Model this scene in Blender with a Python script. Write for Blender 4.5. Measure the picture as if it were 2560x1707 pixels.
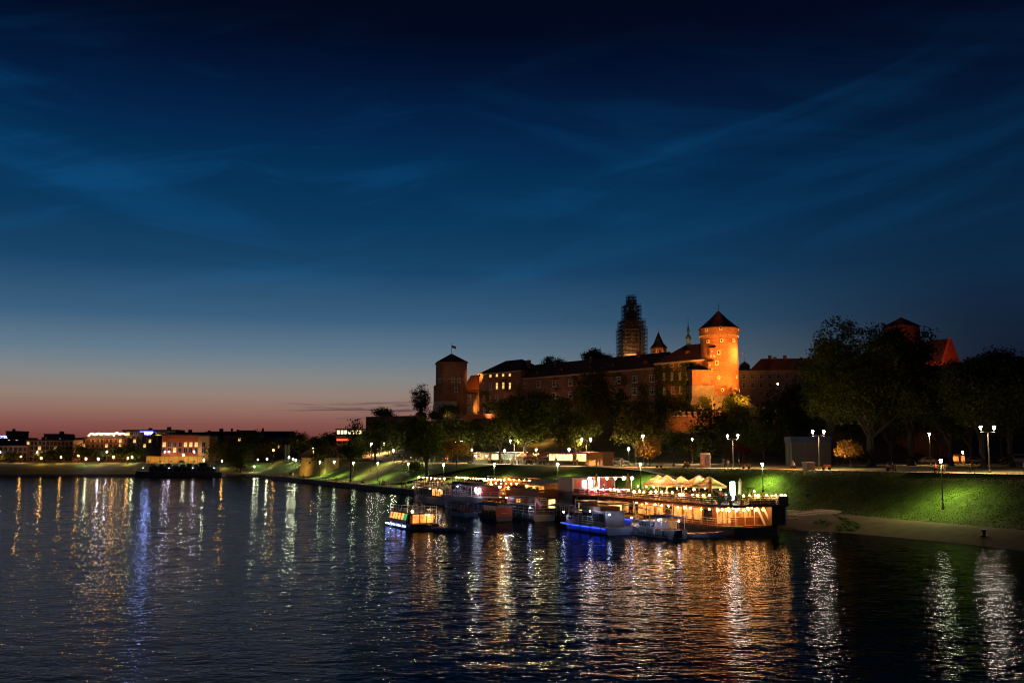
import bpy, bmesh, math, random
import numpy as np
from mathutils import Vector, Matrix

for o in list(bpy.data.objects):
    bpy.data.objects.remove(o)
random.seed(7)
RNG = np.random.default_rng(7)
SC = bpy.context.scene
COL = SC.collection
R = math.radians

# ------------------------------------------------------------------ camera
CAM_H = 10.5
FPX = 2489.0
PITCH = math.atan(278.5 / FPX)
cam_data = bpy.data.cameras.new('camera')
cam_data.lens = 35.0
cam_data.sensor_width = 36.0
cam_data.clip_start = 0.5
cam_data.clip_end = 8000
cam = bpy.data.objects.new('camera', cam_data)
COL.objects.link(cam)
cam.location = (0, 0, CAM_H)
cam.rotation_euler = (math.pi / 2 + PITCH, 0, 0)
SC.camera = cam

# ------------------------------------------------------------------ world: dusk sky
def lin(c):
    c = c / 255.0
    return c / 12.92 if c <= 0.04045 else ((c + 0.055) / 1.055) ** 2.4
def rgb(r, g, b, a=1.0):
    return (lin(r), lin(g), lin(b), a)

world = bpy.data.worlds.new('World')
SC.world = world
world.use_nodes = True
wt = world.node_tree
wt.nodes.clear()
def wn(kind, **kw):
    n = wt.nodes.new(kind)
    for k, v in kw.items():
        setattr(n, k, v)
    return n
def wlink(a, b):
    wt.links.new(a, b)
def wmath(op, a, b=None, c=None, clamp=False):
    n = wn('ShaderNodeMath', operation=op)
    n.use_clamp = clamp
    for i, x in enumerate((a, b, c)):
        if x is None:
            continue
        if isinstance(x, (int, float)):
            n.inputs[i].default_value = x
        else:
            wlink(x, n.inputs[i])
    return n.outputs[0]
def wsmooth(x, a, b, lo=0.0, hi=1.0):
    n = wn('ShaderNodeMapRange', interpolation_type='SMOOTHSTEP')
    wlink(x, n.inputs[0])
    for i, v in enumerate((a, b, lo, hi)):
        n.inputs[i + 1].default_value = v
    return n.outputs[0]
def wramp(x, stops):
    n = wn('ShaderNodeValToRGB')
    cr = n.color_ramp
    cr.interpolation = 'LINEAR'
    while len(cr.elements) < len(stops):
        cr.elements.new(0.5)
    for e, (p, c) in zip(cr.elements, stops):
        e.position = p
        e.color = rgb(*c)
    wlink(x, n.inputs[0])
    return n.outputs[0]
tc = wn('ShaderNodeTexCoord')
sep = wn('ShaderNodeSeparateXYZ')
wlink(tc.outputs['Generated'], sep.inputs[0])
X, Y, Z = sep.outputs
az = wmath('MULTIPLY', wmath('ARCTAN2', X, Y), 57.2958)
el = wmath('MULTIPLY', wmath('ARCSINE', Z), 57.2958)
t_el = wmath('DIVIDE', el, 30.0, clamp=True)
def D30(stops):
    return [(d / 30.0, c) for d, c in stops]
sunset = wramp(t_el, D30([(0, (90, 46, 43)), (0.8, (114, 60, 57)), (1.6, (134, 84, 78)), (2.3, (146, 108, 97)),
    (3.2, (147, 128, 118)), (4.2, (132, 134, 134)), (5.5, (101, 123, 140)), (7.5, (58, 95, 126)), (10.3, (23, 67, 103)),
    (13.0, (8, 55, 93)), (16.3, (3, 45, 83)), (19.0, (2, 31, 67)), (21.5, (1, 17, 47)), (23.5, (1, 8, 30)), (27, (2, 7, 26)), (30, (2, 7, 26))]))
away = wramp(t_el, D30([(0, (12, 15, 28)), (4, (19, 25, 42)), (7, (17, 33, 54)), (9, (14, 38, 63)), (12, (8, 39, 68)),
    (15, (4, 33, 62)), (18, (3, 24, 52)), (21, (2, 13, 37)), (24, (2, 8, 30)), (27, (2, 6, 24)), (30, (2, 6, 24))]))
fac_away = wsmooth(wmath('COSINE', wmath('MULTIPLY', wmath('ADD', az, 24.0), 1 / 57.2958)), 0.62, 0.995, 1.0, 0.0)
mixs = wn('ShaderNodeMix', data_type='RGBA')
wlink(fac_away, mixs.inputs[0]); wlink(sunset, mixs.inputs[6]); wlink(away, mixs.inputs[7])
# thin high cloud: two families of long faint streaks
def streak(slope, sa, se, lo, hi, seed):
    q = wmath('SUBTRACT', el, wmath('MULTIPLY', az, slope))
    cb = wn('ShaderNodeCombineXYZ')
    wlink(wmath('MULTIPLY', az, sa), cb.inputs[0]); wlink(wmath('MULTIPLY', q, se), cb.inputs[1])
    cb.inputs[2].default_value = seed
    nz = wn('ShaderNodeTexNoise')
    nz.inputs['Scale'].default_value = 1.0
    nz.inputs['Detail'].default_value = 5.0
    nz.inputs['Roughness'].default_value = 0.55
    nz.inputs['Distortion'].default_value = 0.6
    wlink(cb.outputs[0], nz.inputs['Vector'])
    return wsmooth(nz.outputs[0], lo, hi)
band = wmath('MULTIPLY', wsmooth(el, 6.0, 13.0), wsmooth(el, 25.0, 17.0))
cl = wmath('MULTIPLY', wmath('ADD', streak(0.25, 0.055, 0.42, 0.47, 0.72, 2.3), streak(-0.16, 0.05, 0.34, 0.48, 0.74, 7.1)), band)
q2 = wmath('SUBTRACT', el, wmath('ADD', wmath('MULTIPLY', az, 0.235), 14.2))
ray_cl = wmath('MULTIPLY', wsmooth(wmath('ABSOLUTE', q2), 1.5, 0.0), streak(0.24, 0.09, 0.9, 0.3, 0.75, 4.4))
ray_cl = wmath('MULTIPLY', ray_cl, wmath('MULTIPLY', wsmooth(az, -8.0, 6.0), wsmooth(az, 30.0, 18.0)))
cl = wmath('ADD', cl, wmath('MULTIPLY', ray_cl, 1.2))
addc = wn('ShaderNodeMix', data_type='RGBA', blend_type='ADD')
wlink(wmath('MULTIPLY', cl, wmath('ADD', 0.34, wmath('MULTIPLY', wsmooth(az, 6.0, -12.0), 0.28))), addc.inputs[0]); wlink(mixs.outputs[2], addc.inputs[6])
addc.inputs[7].default_value = (0.0012, 0.024, 0.062, 1)
# dark low cloud bars near the horizon beside the castle
lowc = wmath('MULTIPLY', streak(0.008, 0.10, 2.6, 0.50, 0.60, 11.7), wmath('MULTIPLY', wsmooth(el, 1.75, 2.35), wsmooth(el, 3.3, 2.7)))
lowc = wmath('MULTIPLY', lowc, wmath('MULTIPLY', wsmooth(az, -15.0, -9.0), wsmooth(az, 2.0, -4.0)))
addd = wn('ShaderNodeMix', data_type='RGBA')
wlink(wmath('MULTIPLY', lowc, 0.8), addd.inputs[0]); wlink(addc.outputs[2], addd.inputs[6])
addd.inputs[7].default_value = rgb(70, 58, 72)
sky = wn('ShaderNodeTexSky', sky_type='NISHITA')
sky.sun_disc = False
sky.sun_elevation = R(-5.0)
sky.sun_rotation = R(-24.0)
skym = wn('ShaderNodeMix', data_type='RGBA', blend_type='ADD')
skym.inputs[0].default_value = 0.02
wlink(addd.outputs[2], skym.inputs[6]); wlink(sky.outputs[0], skym.inputs[7])
bg = wn('ShaderNodeBackground')
bg.inputs['Strength'].default_value = 1.0
wo = wn('ShaderNodeOutputWorld')
wlink(skym.outputs[2], bg.inputs['Color']); wlink(bg.outputs[0], wo.inputs[0])

# the sun is below the horizon: only a faint broad afterglow from its direction is left
sun_d = bpy.data.lights.new('sun', 'SUN')
sun_d.energy = 0.02
sun_d.angle = R(30)
sun_d.color = (1.0, 0.78, 0.72)
sun = bpy.data.objects.new('sun', sun_d)
COL.objects.link(sun)
sun.rotation_euler = (R(82), 0, R(180 + 24))
sun.location = (-100, 100, 200)

SC.view_settings.view_transform = 'Standard'
SC.view_settings.look = 'None'
SC.view_settings.exposure = 0.0
SC.view_settings.gamma = 1.0
SC.view_settings.use_curve_mapping = False
SC.render.engine = 'CYCLES'
cy = SC.cycles
cy.use_denoising = True
cy.use_light_tree = True
cy.max_bounces = 5
cy.diffuse_bounces = 2
cy.glossy_bounces = 3
cy.transmission_bounces = 4
cy.transparent_max_bounces = 6
cy.sample_clamp_indirect = 3.0
cy.filter_width = 1.15
cy.caustics_reflective = False
cy.caustics_refractive = False

# ------------------------------------------------------------------ photograph geometry -> world
CT, ST = math.cos(PITCH), math.sin(PITCH)
def ray(u, v):
    a, b = (u - 1280) / FPX, (853.5 - v) / FPX
    return Vector((a, CT - ST * b, ST + CT * b))
def at(u, v, D):
    r = ray(u, v)
    return Vector((0, 0, CAM_H)) + r * (D / r.y)
def gz(u, v, z=0.0):
    r = ray(u, v)
    return Vector((0, 0, CAM_H)) + r * ((z - CAM_H) / r.z)

# ------------------------------------------------------------------ materials
MATS = {}
def nodes_of(name):
    m = bpy.data.materials.new(name)
    m.use_nodes = True
    nt = m.node_tree
    return m, nt, nt.nodes['Principled BSDF']
def mat(name, col, rough=0.7, var=0.25, scale=0.6, metal=0.0, bump=0.0, bscale=4.0, stretch=None, spec=None, alpha=None):
    """procedural paint / stone / wood: noise driven variation of one base colour"""
    if name in MATS:
        return MATS[name]
    m, nt, b = nodes_of(name)
    tcn = nt.nodes.new('ShaderNodeTexCoord')
    vec = tcn.outputs['Object']
    if stretch:
        mp = nt.nodes.new('ShaderNodeMapping')
        mp.inputs['Scale'].default_value = stretch
        nt.links.new(vec, mp.inputs[0]); vec = mp.outputs[0]
    nz = nt.nodes.new('ShaderNodeTexNoise')
    nz.inputs['Scale'].default_value = scale
    nz.inputs['Detail'].default_value = 6
    nz.inputs['Roughness'].default_value = 0.65
    nt.links.new(vec, nz.inputs['Vector'])
    rp = nt.nodes.new('ShaderNodeValToRGB')
    c0 = [max(0, x * (1 - var)) for x in col[:3]]; c1 = [min(1, x * (1 + var)) for x in col[:3]]
    rp.color_ramp.elements[0].position = 0.3; rp.color_ramp.elements[1].position = 0.7
    rp.color_ramp.elements[0].color = (*c0, 1); rp.color_ramp.elements[1].color = (*c1, 1)
    nt.links.new(nz.outputs[0], rp.inputs[0])
    nt.links.new(rp.outputs[0], b.inputs['Base Color'])
    b.inputs['Roughness'].default_value = rough
    b.inputs['Metallic'].default_value = metal
    if spec is not None:
        b.inputs['Specular IOR Level'].default_value = spec
    if bump > 0:
        n2 = nt.nodes.new('ShaderNodeTexNoise')
        n2.inputs['Scale'].default_value = bscale
        n2.inputs['Detail'].default_value = 5
        nt.links.new(vec, n2.inputs['Vector'])
        bp = nt.nodes.new('ShaderNodeBump')
        bp.inputs['Strength'].default_value = 1.0
        bp.inputs['Distance'].default_value = bump
        nt.links.new(n2.outputs[0], bp.inputs['Height'])
        nt.links.new(bp.outputs[0], b.inputs['Normal'])
    MATS[name] = m
    return m
def brick_mat(name, col, mortar, scale=1.0, var=0.3):
    if name in MATS:
        return MATS[name]
    m, nt, b = nodes_of(name)
    tcn = nt.nodes.new('ShaderNodeTexCoord')
    sp = nt.nodes.new('ShaderNodeSeparateXYZ'); nt.links.new(tcn.outputs['Object'], sp.inputs[0])
    ad = nt.nodes.new('ShaderNodeMath'); ad.operation = 'ADD'
    nt.links.new(sp.outputs[0], ad.inputs[0]); nt.links.new(sp.outputs[1], ad.inputs[1])
    cb = nt.nodes.new('ShaderNodeCombineXYZ')
    nt.links.new(ad.outputs[0], cb.inputs[0]); nt.links.new(sp.outputs[2], cb.inputs[1])
    br = nt.nodes.new('ShaderNodeTexBrick')
    br.inputs['Scale'].default_value = scale
    br.inputs['Brick Width'].default_value = 0.6; br.inputs['Row Height'].default_value = 0.22
    br.inputs['Mortar Size'].default_value = 0.02
    br.inputs['Color1'].default_value = (*[c * (1 + var) for c in col], 1)
    br.inputs['Color2'].default_value = (*[c * (1 - var) for c in col], 1)
    br.inputs['Mortar'].default_value = (*mortar, 1)
    nt.links.new(cb.outputs[0], br.inputs['Vector'])
    nz = nt.nodes.new('ShaderNodeTexNoise')
    nz.inputs['Scale'].default_value = 0.22; nz.inputs['Detail'].default_value = 7; nz.inputs['Roughness'].default_value = 0.7
    nt.links.new(tcn.outputs['Object'], nz.inputs['Vector'])
    mr = nt.nodes.new('ShaderNodeMapRange')
    mr.inputs[1].default_value = 0.3; mr.inputs[2].default_value = 0.7; mr.inputs[3].default_value = 0.62; mr.inputs[4].default_value = 1.25
    nt.links.new(nz.outputs[0], mr.inputs[0])
    mx = nt.nodes.new('ShaderNodeMix'); mx.data_type = 'RGBA'; mx.blend_type = 'MULTIPLY'
    mx.inputs[0].default_value = 1
    nt.links.new(br.outputs[0], mx.inputs[6]); nt.links.new(mr.outputs[0], mx.inputs[7])
    nt.links.new(mx.outputs[2], b.inputs['Base Color'])
    b.inputs['Roughness'].default_value = 0.9
    MATS[name] = m
    return m
def emit(name, col, strength):
    if name in MATS:
        return MATS[name]
    m, nt, b = nodes_of(name)
    b.inputs['Base Color'].default_value = (*[min(0.8, c) for c in col], 1)
    b.inputs['Emission Color'].default_value = (*col, 1)
    b.inputs['Emission Strength'].default_value = strength
    # slight unevenness of the lit glass
    MATS[name] = m
    return m
def lit_window(name, col, strength, scale=1.2):
    """a lit room behind glass: uneven warm glow"""
    if name in MATS:
        return MATS[name]
    m, nt, b = nodes_of(name)
    tcn = nt.nodes.new('ShaderNodeTexCoord')
    nz = nt.nodes.new('ShaderNodeTexNoise'); nz.inputs['Scale'].default_value = scale; nz.inputs['Detail'].default_value = 4
    nt.links.new(tcn.outputs['Object'], nz.inputs['Vector'])
    mr = nt.nodes.new('ShaderNodeMapRange')
    mr.inputs[1].default_value = 0.32; mr.inputs[2].default_value = 0.68
    mr.inputs[3].default_value = strength * 0.35; mr.inputs[4].default_value = strength * 1.5
    nt.links.new(nz.outputs[0], mr.inputs[0])
    b.inputs['Base Color'].default_value = (0.05, 0.04, 0.03, 1)
    b.inputs['Roughness'].default_value = 0.1
    b.inputs['Emission Color'].default_value = (*col, 1)
    nt.links.new(mr.outputs[0], b.inputs['Emission Strength'])
    MATS[name] = m
    return m
def glass(name, col=(0.02, 0.025, 0.03)):
    if name in MATS:
        return MATS[name]
    m, nt, b = nodes_of(name)
    tcn = nt.nodes.new('ShaderNodeTexCoord')
    nz = nt.nodes.new('ShaderNodeTexNoise'); nz.inputs['Scale'].default_value = 0.9
    nt.links.new(tcn.outputs['Object'], nz.inputs['Vector'])
    bp = nt.nodes.new('ShaderNodeBump'); bp.inputs['Distance'].default_value = 0.02
    nt.links.new(nz.outputs[0], bp.inputs['Height']); nt.links.new(bp.outputs[0], b.inputs['Normal'])
    b.inputs['Base Color'].default_value = (*col, 1)
    b.inputs['Roughness'].default_value = 0.08
    b.inputs['Specular IOR Level'].default_value = 0.8
    MATS[name] = m
    return m
def leaf_mat(name, col, var=0.45, trans=0.35):
    if name in MATS:
        return MATS[name]
    m, nt, b = nodes_of(name)
    ge = nt.nodes.new('ShaderNodeNewGeometry')
    rp = nt.nodes.new('ShaderNodeValToRGB')
    c0 = [x * (1 - var) for x in col]; c1 = [x * (1 + var) for x in col]; c1[0] *= 1.25
    rp.color_ramp.elements[0].color = (*c0, 1); rp.color_ramp.elements[1].color = (*c1, 1)
    nt.links.new(ge.outputs['Random Per Island'], rp.inputs[0])
    df = nt.nodes.new('ShaderNodeBsdfDiffuse'); tr = nt.nodes.new('ShaderNodeBsdfTranslucent')
    mx = nt.nodes.new('ShaderNodeMixShader'); mx.inputs[0].default_value = trans
    nt.links.new(rp.outputs[0], df.inputs[0]); nt.links.new(rp.outputs[0], tr.inputs[0])
    nt.links.new(df.outputs[0], mx.inputs[1]); nt.links.new(tr.outputs[0], mx.inputs[2])
    out = nt.nodes['Material Output']
    nt.links.new(mx.outputs[0], out.inputs[0])
    nt.nodes.remove(b)
    MATS[name] = m
    return m

def canvas(name, col, trans=0.5):
    m, nt, b = nodes_of(name)
    tcn = nt.nodes.new('ShaderNodeTexCoord'); nz = nt.nodes.new('ShaderNodeTexNoise'); nz.inputs['Scale'].default_value = 1.5; nz.inputs['Detail'].default_value = 5
    nt.links.new(tcn.outputs['Object'], nz.inputs['Vector'])
    rp = nt.nodes.new('ShaderNodeValToRGB'); rp.color_ramp.elements[0].position = 0.3; rp.color_ramp.elements[1].position = 0.7
    rp.color_ramp.elements[0].color = (*[c * 0.85 for c in col], 1); rp.color_ramp.elements[1].color = (*col, 1)
    nt.links.new(nz.outputs[0], rp.inputs[0])
    df = nt.nodes.new('ShaderNodeBsdfDiffuse'); tr = nt.nodes.new('ShaderNodeBsdfTranslucent'); mx = nt.nodes.new('ShaderNodeMixShader'); mx.inputs[0].default_value = trans
    nt.links.new(rp.outputs[0], df.inputs[0]); nt.links.new(rp.outputs[0], tr.inputs[0]); nt.links.new(df.outputs[0], mx.inputs[1]); nt.links.new(tr.outputs[0], mx.inputs[2])
    nt.links.new(mx.outputs[0], nt.nodes['Material Output'].inputs[0]); nt.nodes.remove(b)
    MATS[name] = m
    return m

# ------------------------------------------------------------------ mesh building
class MB:
    def __init__(s):
        s.v = []; s.f = []
    def add(s, vs, fs):
        n = len(s.v)
        s.v += [tuple(p) for p in vs]
        s.f += [tuple(i + n for i in q) for q in fs]
        return s
    def box(s, x0, x1, y0, y1, z0, z1):
        return s.add([(x0, y0, z0), (x1, y0, z0), (x1, y1, z0), (x0, y1, z0), (x0, y0, z1), (x1, y0, z1), (x1, y1, z1), (x0, y1, z1)],
                     [(0, 3, 2, 1), (4, 5, 6, 7), (0, 1, 5, 4), (1, 2, 6, 5), (2, 3, 7, 6), (3, 0, 4, 7)])
    def cbox(s, c, d, rz=0.0):
        n = len(s.v)
        s.box(-d[0] / 2, d[0] / 2, -d[1] / 2, d[1] / 2, -d[2] / 2, d[2] / 2)
        ca, sa = math.cos(rz), math.sin(rz)
        for i in range(n, len(s.v)):
            x, y, z = s.v[i]
            s.v[i] = (c[0] + x * ca - y * sa, c[1] + x * sa + y * ca, c[2] + z)
        return s
    def prism(s, pts, z0, z1, pts1=None):
        """vertical prism; pts counter-clockwise, pts1 an optional other outline for the top"""
        k = len(pts); t = pts1 or pts
        vs = [(p[0], p[1], z0) for p in pts] + [(p[0], p[1], z1) for p in t]
        fs = [tuple(reversed(range(k))), tuple(range(k, 2 * k))]
        fs += [(i, (i + 1) % k, k + (i + 1) % k, k + i) for i in range(k)]
        return s.add(vs, fs)
    def extrude_y(s, pts, y0, y1):
        """prism along y from an x,z outline"""
        k = len(pts)
        vs = [(p[0], y0, p[1]) for p in pts] + [(p[0], y1, p[1]) for p in pts]
        fs = [tuple(range(k)), tuple(reversed(range(k, 2 * k)))]
        fs += [(i, k + i, k + (i + 1) % k, (i + 1) % k) for i in range(k)]
        return s.add(vs, fs)
    def extrude_x(s, pts, x0, x1):
        k = len(pts)
        vs = [(x0, p[0], p[1]) for p in pts] + [(x1, p[0], p[1]) for p in pts]
        fs = [tuple(reversed(range(k))), tuple(range(k, 2 * k))]
        fs += [(i, (i + 1) % k, k + (i + 1) % k, k + i) for i in range(k)]
        return s.add(vs, fs)
    def tube(s, pts, r, n=6, cap=True):
        rs = r if isinstance(r, (list, tuple)) else [r] * len(pts)
        pts = [Vector(p) for p in pts]
        rings = []
        for i, p in enumerate(pts):
            d = (pts[min(i + 1, len(pts) - 1)] - pts[max(i - 1, 0)]).normalized()
            a = d.cross(Vector((0, 0, 1)))
            if a.length < 1e-3:
                a = Vector((1, 0, 0))
            a.normalize(); b = d.cross(a)
            rings.append([p + (a * math.cos(2 * math.pi * j / n) + b * math.sin(2 * math.pi * j / n)) * rs[i] for j in range(n)])
        vs = [q for rg in rings for q in rg]
        fs = []
        for i in range(len(pts) - 1):
            for j in range(n):
                fs.append((i * n + j, i * n + (j + 1) % n, (i + 1) * n + (j + 1) % n, (i + 1) * n + j))
        if cap:
            fs.append(tuple(reversed(range(n)))); fs.append(tuple(range((len(pts) - 1) * n, len(pts) * n)))
        return s.add(vs, fs)
    def lathe(s, prof, n=16, c=(0, 0, 0), a0=0.0, sx=1.0, sy=1.0, cap=True):
        vs = []
        for r, z in prof:
            for j in range(n):
                a = a0 + 2 * math.pi * j / n
                vs.append((c[0] + r * math.cos(a) * sx, c[1] + r * math.sin(a) * sy, c[2] + z))
        fs = []
        for i in range(len(prof) - 1):
            for j in range(n):
                fs.append((i * n + j, i * n + (j + 1) % n, (i + 1) * n + (j + 1) % n, (i + 1) * n + j))
        if cap:
            fs.append(tuple(reversed(range(n)))); fs.append(tuple(range((len(prof) - 1) * n, len(prof) * n)))
        return s.add(vs, fs)
    def ball(s, c, r, n=8, m=5, sz=1.0):
        prof = [(r * math.sin(math.pi * (i + 0.02) / m) if 0 < i < m else r * 0.05, -r * sz * math.cos(math.pi * i / m)) for i in range(m + 1)]
        return s.lathe(prof, n, c)
    def mesh(s, name, material=None, smooth=False):
        me = bpy.data.meshes.new(name)
        me.from_pydata(s.v, [], s.f)
        if smooth:
            me.polygons.foreach_set('use_smooth', [True] * len(me.polygons))
        if material:
            me.materials.append(material)
        me.update()
        return me
    def build(s, name, material, parent=None, loc=(0, 0, 0), rz=0.0, smooth=False):
        return obj(name, s.mesh(name, material, smooth), parent, loc, rz)
def obj(name, me, parent=None, loc=(0, 0, 0), rz=0.0):
    o = bpy.data.objects.new(name, me)
    COL.objects.link(o)
    o.location = loc
    o.rotation_euler = (0, 0, rz)
    o.parent = parent
    return o
def tag(o, label=None, cat=None, group=None, kind=None):
    if label: o['label'] = label
    if cat: o['category'] = cat
    if group: o['group'] = group
    if kind: o['kind'] = kind
    return o
def thing(name, label, cat, loc=(0, 0, 0), rz=0.0, group=None):
    return tag(obj(name, None, None, loc, rz), label, cat, group)
def copy_tree(o, parent=None):
    c = o.copy(); COL.objects.link(c); c.parent = parent
    for ch in o.children:
        copy_tree(ch, c)
    return c
def np_mesh(name, verts, quads, material, smooth=False):
    me = bpy.data.meshes.new(name)
    nv, nf, k = len(verts), len(quads), quads.shape[1]
    me.vertices.add(nv); me.vertices.foreach_set('co', verts.astype(np.float32).ravel())
    me.loops.add(nf * k); me.loops.foreach_set('vertex_index', quads.astype(np.int32).ravel())
    me.polygons.add(nf); me.polygons.foreach_set('loop_start', np.arange(0, nf * k, k, dtype=np.int32))
    if smooth:
        me.polygons.foreach_set('use_smooth', np.ones(nf, dtype=bool))
    me.update(calc_edges=True)
    if material:
        me.materials.append(material)
    return me
ORD = ['first', 'second', 'third', 'fourth', 'fifth', 'sixth', 'seventh', 'eighth', 'ninth', 'tenth', 'eleventh', 'twelfth',
       'thirteenth', 'fourteenth', 'fifteenth', 'sixteenth', 'seventeenth', 'eighteenth', 'nineteenth', 'twentieth',
       'twenty-first', 'twenty-second', 'twenty-third', 'twenty-fourth', 'twenty-fifth', 'twenty-sixth']

# ------------------------------------------------------------------ terrain: river bank frame (s along the bank, d landward)
BO = Vector((32.0, 132.0)); BT = Vector((-0.428, 0.904)); BN = Vector((0.904, 0.428))
BANK_RZ = math.atan2(-BT.y, -BT.x)          # local +x = towards the viewer along the bank, local +y = landward
def sd2xy(s, d):
    return BO.x + s * BT.x + d * BN.x, BO.y + s * BT.y + d * BN.y
def xy2sd(x, y):
    a, b = x - BO.x, y - BO.y
    return a * BT.x + b * BT.y, a * BN.x + b * BN.y
def fq(s): return float(np.interp(s, [-120, -40, -20, 6, 30, 60, 100, 480], [6, 8, 11, 8.5, 7, 3, 0, 0]))
def ff(s): return float(np.interp(s, [-120, -40, -16, 28, 60, 90, 126, 480], [15, 18, 20.5, 24, 15, 7, 5.5, 5.5]))
def fc(s): return float(np.interp(s, [-120, -60, -6, 28, 60, 90, 160, 224, 300, 480], [40, 38, 34, 33, 26, 19, 20, 23, 25, 25]))
def fzq(s): return float(np.interp(s, [-2, 10], [-0.5, 1.15]))
CB = Vector((-14.0, 424.0)); CEX = Vector((0.662, -0.749)); CEY = Vector((0.749, 0.662))
CAST_RZ = math.atan2(CEX.y, CEX.x)
def cast_local(x, y):
    a, b = x - CB.x, y - CB.y
    return a * CEX.x + b * CEX.y, a * CEY.x + b * CEY.y
def cast_world(lx, ly):
    return CB.x + lx * CEX.x + ly * CEY.x, CB.y + lx * CEX.y + ly * CEY.y
def sstep(a, b, x):
    t = min(1, max(0, (x - a) / (b - a)))
    return t * t * (3 - 2 * t)
def hill(x, y):
    lx, ly = cast_local(x, y)
    lat = sstep(-110, -50, lx) * (1 - sstep(150, 196, lx))
    h = 8.6 * sstep(-78, -20, ly) + 7.6 * sstep(-17, -13.5, ly)
    return h * lat
def bank_z(s, d):
    q, fo, c = fq(s), ff(s), fc(s)
    if d < q: return -1.5
    if d < fo: return fzq(s) + (1.5 - fzq(s)) * min(1, (d - q) / max(0.1, (fo - q)) * 1.25)
    if d < c:
        k = (d - fo) / (c - fo)
        return 1.5 + 6.1 * (0.25 * k + 0.75 * k * k * (3 - 2 * k))
    return 7.6 + 0.5 * sstep(8, 30, d - c)
def ground_z(x, y):
    if x < -135 and y > 430 or (x < -118 and y > 452):
        return left_z(x, y)
    s, d = xy2sd(x, y)
    return bank_z(s, d) + (hill(x, y) if d > fc(s) else 0)
LY0 = 456.0
def left_z(x, y):
    e = y - LY0
    if e < 0: return -1.0
    return float(np.interp(e, [0, 4, 5, 26, 34, 80, 400], [1.0, 1.15, 1.3, 5.6, 5.9, 6.2, 7.0]))
def on_ground(u, D):
    """the point of the ground at image column u and depth D"""
    x = (u - 1280) / FPX * D
    return Vector((x, D, ground_z(x, D)))
def on_bank(u, doff, ref=None):
    """bank point whose landward coordinate is ref(s)+doff, in image column u"""
    k = (u - 1280) / FPX
    best = None
    for i in range(-400, 1600):
        s = i * 0.25
        x, y = sd2xy(s, (ref(s) if ref else 0) + doff)
        e = abs(x / y - k)
        if best is None or e < best[0]:
            best = (e, x, y)
    return Vector((best[1], best[2], ground_z(best[1], best[2])))

M_GRASS = mat('grass', (0.05, 0.085, 0.007), 0.95, 0.55, 0.35, bump=0.10, bscale=2.2)
M_PATH = mat('path_concrete', (0.115, 0.075, 0.045), 0.9, 0.3, 0.5, bump=0.02, bscale=3)
M_BOUL = mat('boulevard_gravel', (0.36, 0.22, 0.12), 0.9, 0.3, 0.35, bump=0.02, bscale=5)
M_STONE = mat('quay_stone', (0.25, 0.23, 0.19), 0.9, 0.35, 0.7, bump=0.04, bscale=2)

def strip(name, material, lo, hi, n, s0=-110, s1=430, ds=4.0, zf=None):
    ss = np.arange(s0, s1 + 0.1, ds)
    vs = []
    for s in ss:
        a, b = lo(s), hi(s)
        for j in range(n + 1):
            d = a + (b - a) * j / n
            d2 = min(max(d, a + 1e-4), b - 1e-4)
            x, y = sd2xy(s, d)
            vs.append((x, y, zf(s, d2, x, y) if zf else ground_z(*sd2xy(s, d2))))
    q = []
    for i in range(len(ss) - 1):
        for j in range(n):
            a = i * (n + 1) + j
            q.append((a, a + 1, a + n + 2, a + n + 1))
    q = np.array(q)[:, ::-1]
    return tag(obj(name, np_mesh(name, np.array(vs), q, material, True)), kind='structure')
strip('river_path', M_PATH, fq, ff, 6)
def slope_z(s, d, x, y):
    k = (d - ff(s)) / (fc(s) - ff(s))
    lump = math.sin(x * 0.9 + 1.3 * math.sin(y * 0.4)) * math.sin(y * 0.7 + 0.8 * math.sin(x * 0.5))
    return bank_z(s, d) + 0.08 * lump * math.sin(math.pi * min(1, max(0, k)))
strip('grass_slope', M_GRASS, ff, fc, 14, zf=slope_z, ds=2.0)
strip('boulevard', M_BOUL, fc, lambda s: fc(s) + 6.5, 2)
strip('park_lawn', mat('park_grass', (0.06, 0.066, 0.018), 0.95, 0.5, 0.3, bump=0.06, bscale=2), lambda s: fc(s) + 6.5, lambda s: fc(s) + 300, 60, ds=5.0)
# quay wall face: cut stone blocks as far as they can be told apart
qw = MB()
ss = list(range(-110, 431, 4))
for s in ss:
    x, y = sd2xy(s, fq(s)); qw.v.append((x, y, -1.5)); qw.v.append((x, y, fzq(s) - 0.002))
for i in range(len(ss) - 1):
    qw.f.append((2 * i, 2 * i + 2, 2 * i + 3, 2 * i + 1))
tag(qw.build('quay_wall', M_STONE), kind='structure')
# kerb along the quay edge
kb = MB()
for s in range(12, 300, 4):
    x, y = sd2xy(s + 2, fq(s + 2) + 0.3)
    kb.cbox((x, y, 1.26), (3.9, 0.5, 0.26), BANK_RZ + math.atan2(fq(s) - fq(s + 4), 4))
tag(kb.build('quay_kerb', M_STONE), kind='structure')

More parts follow.
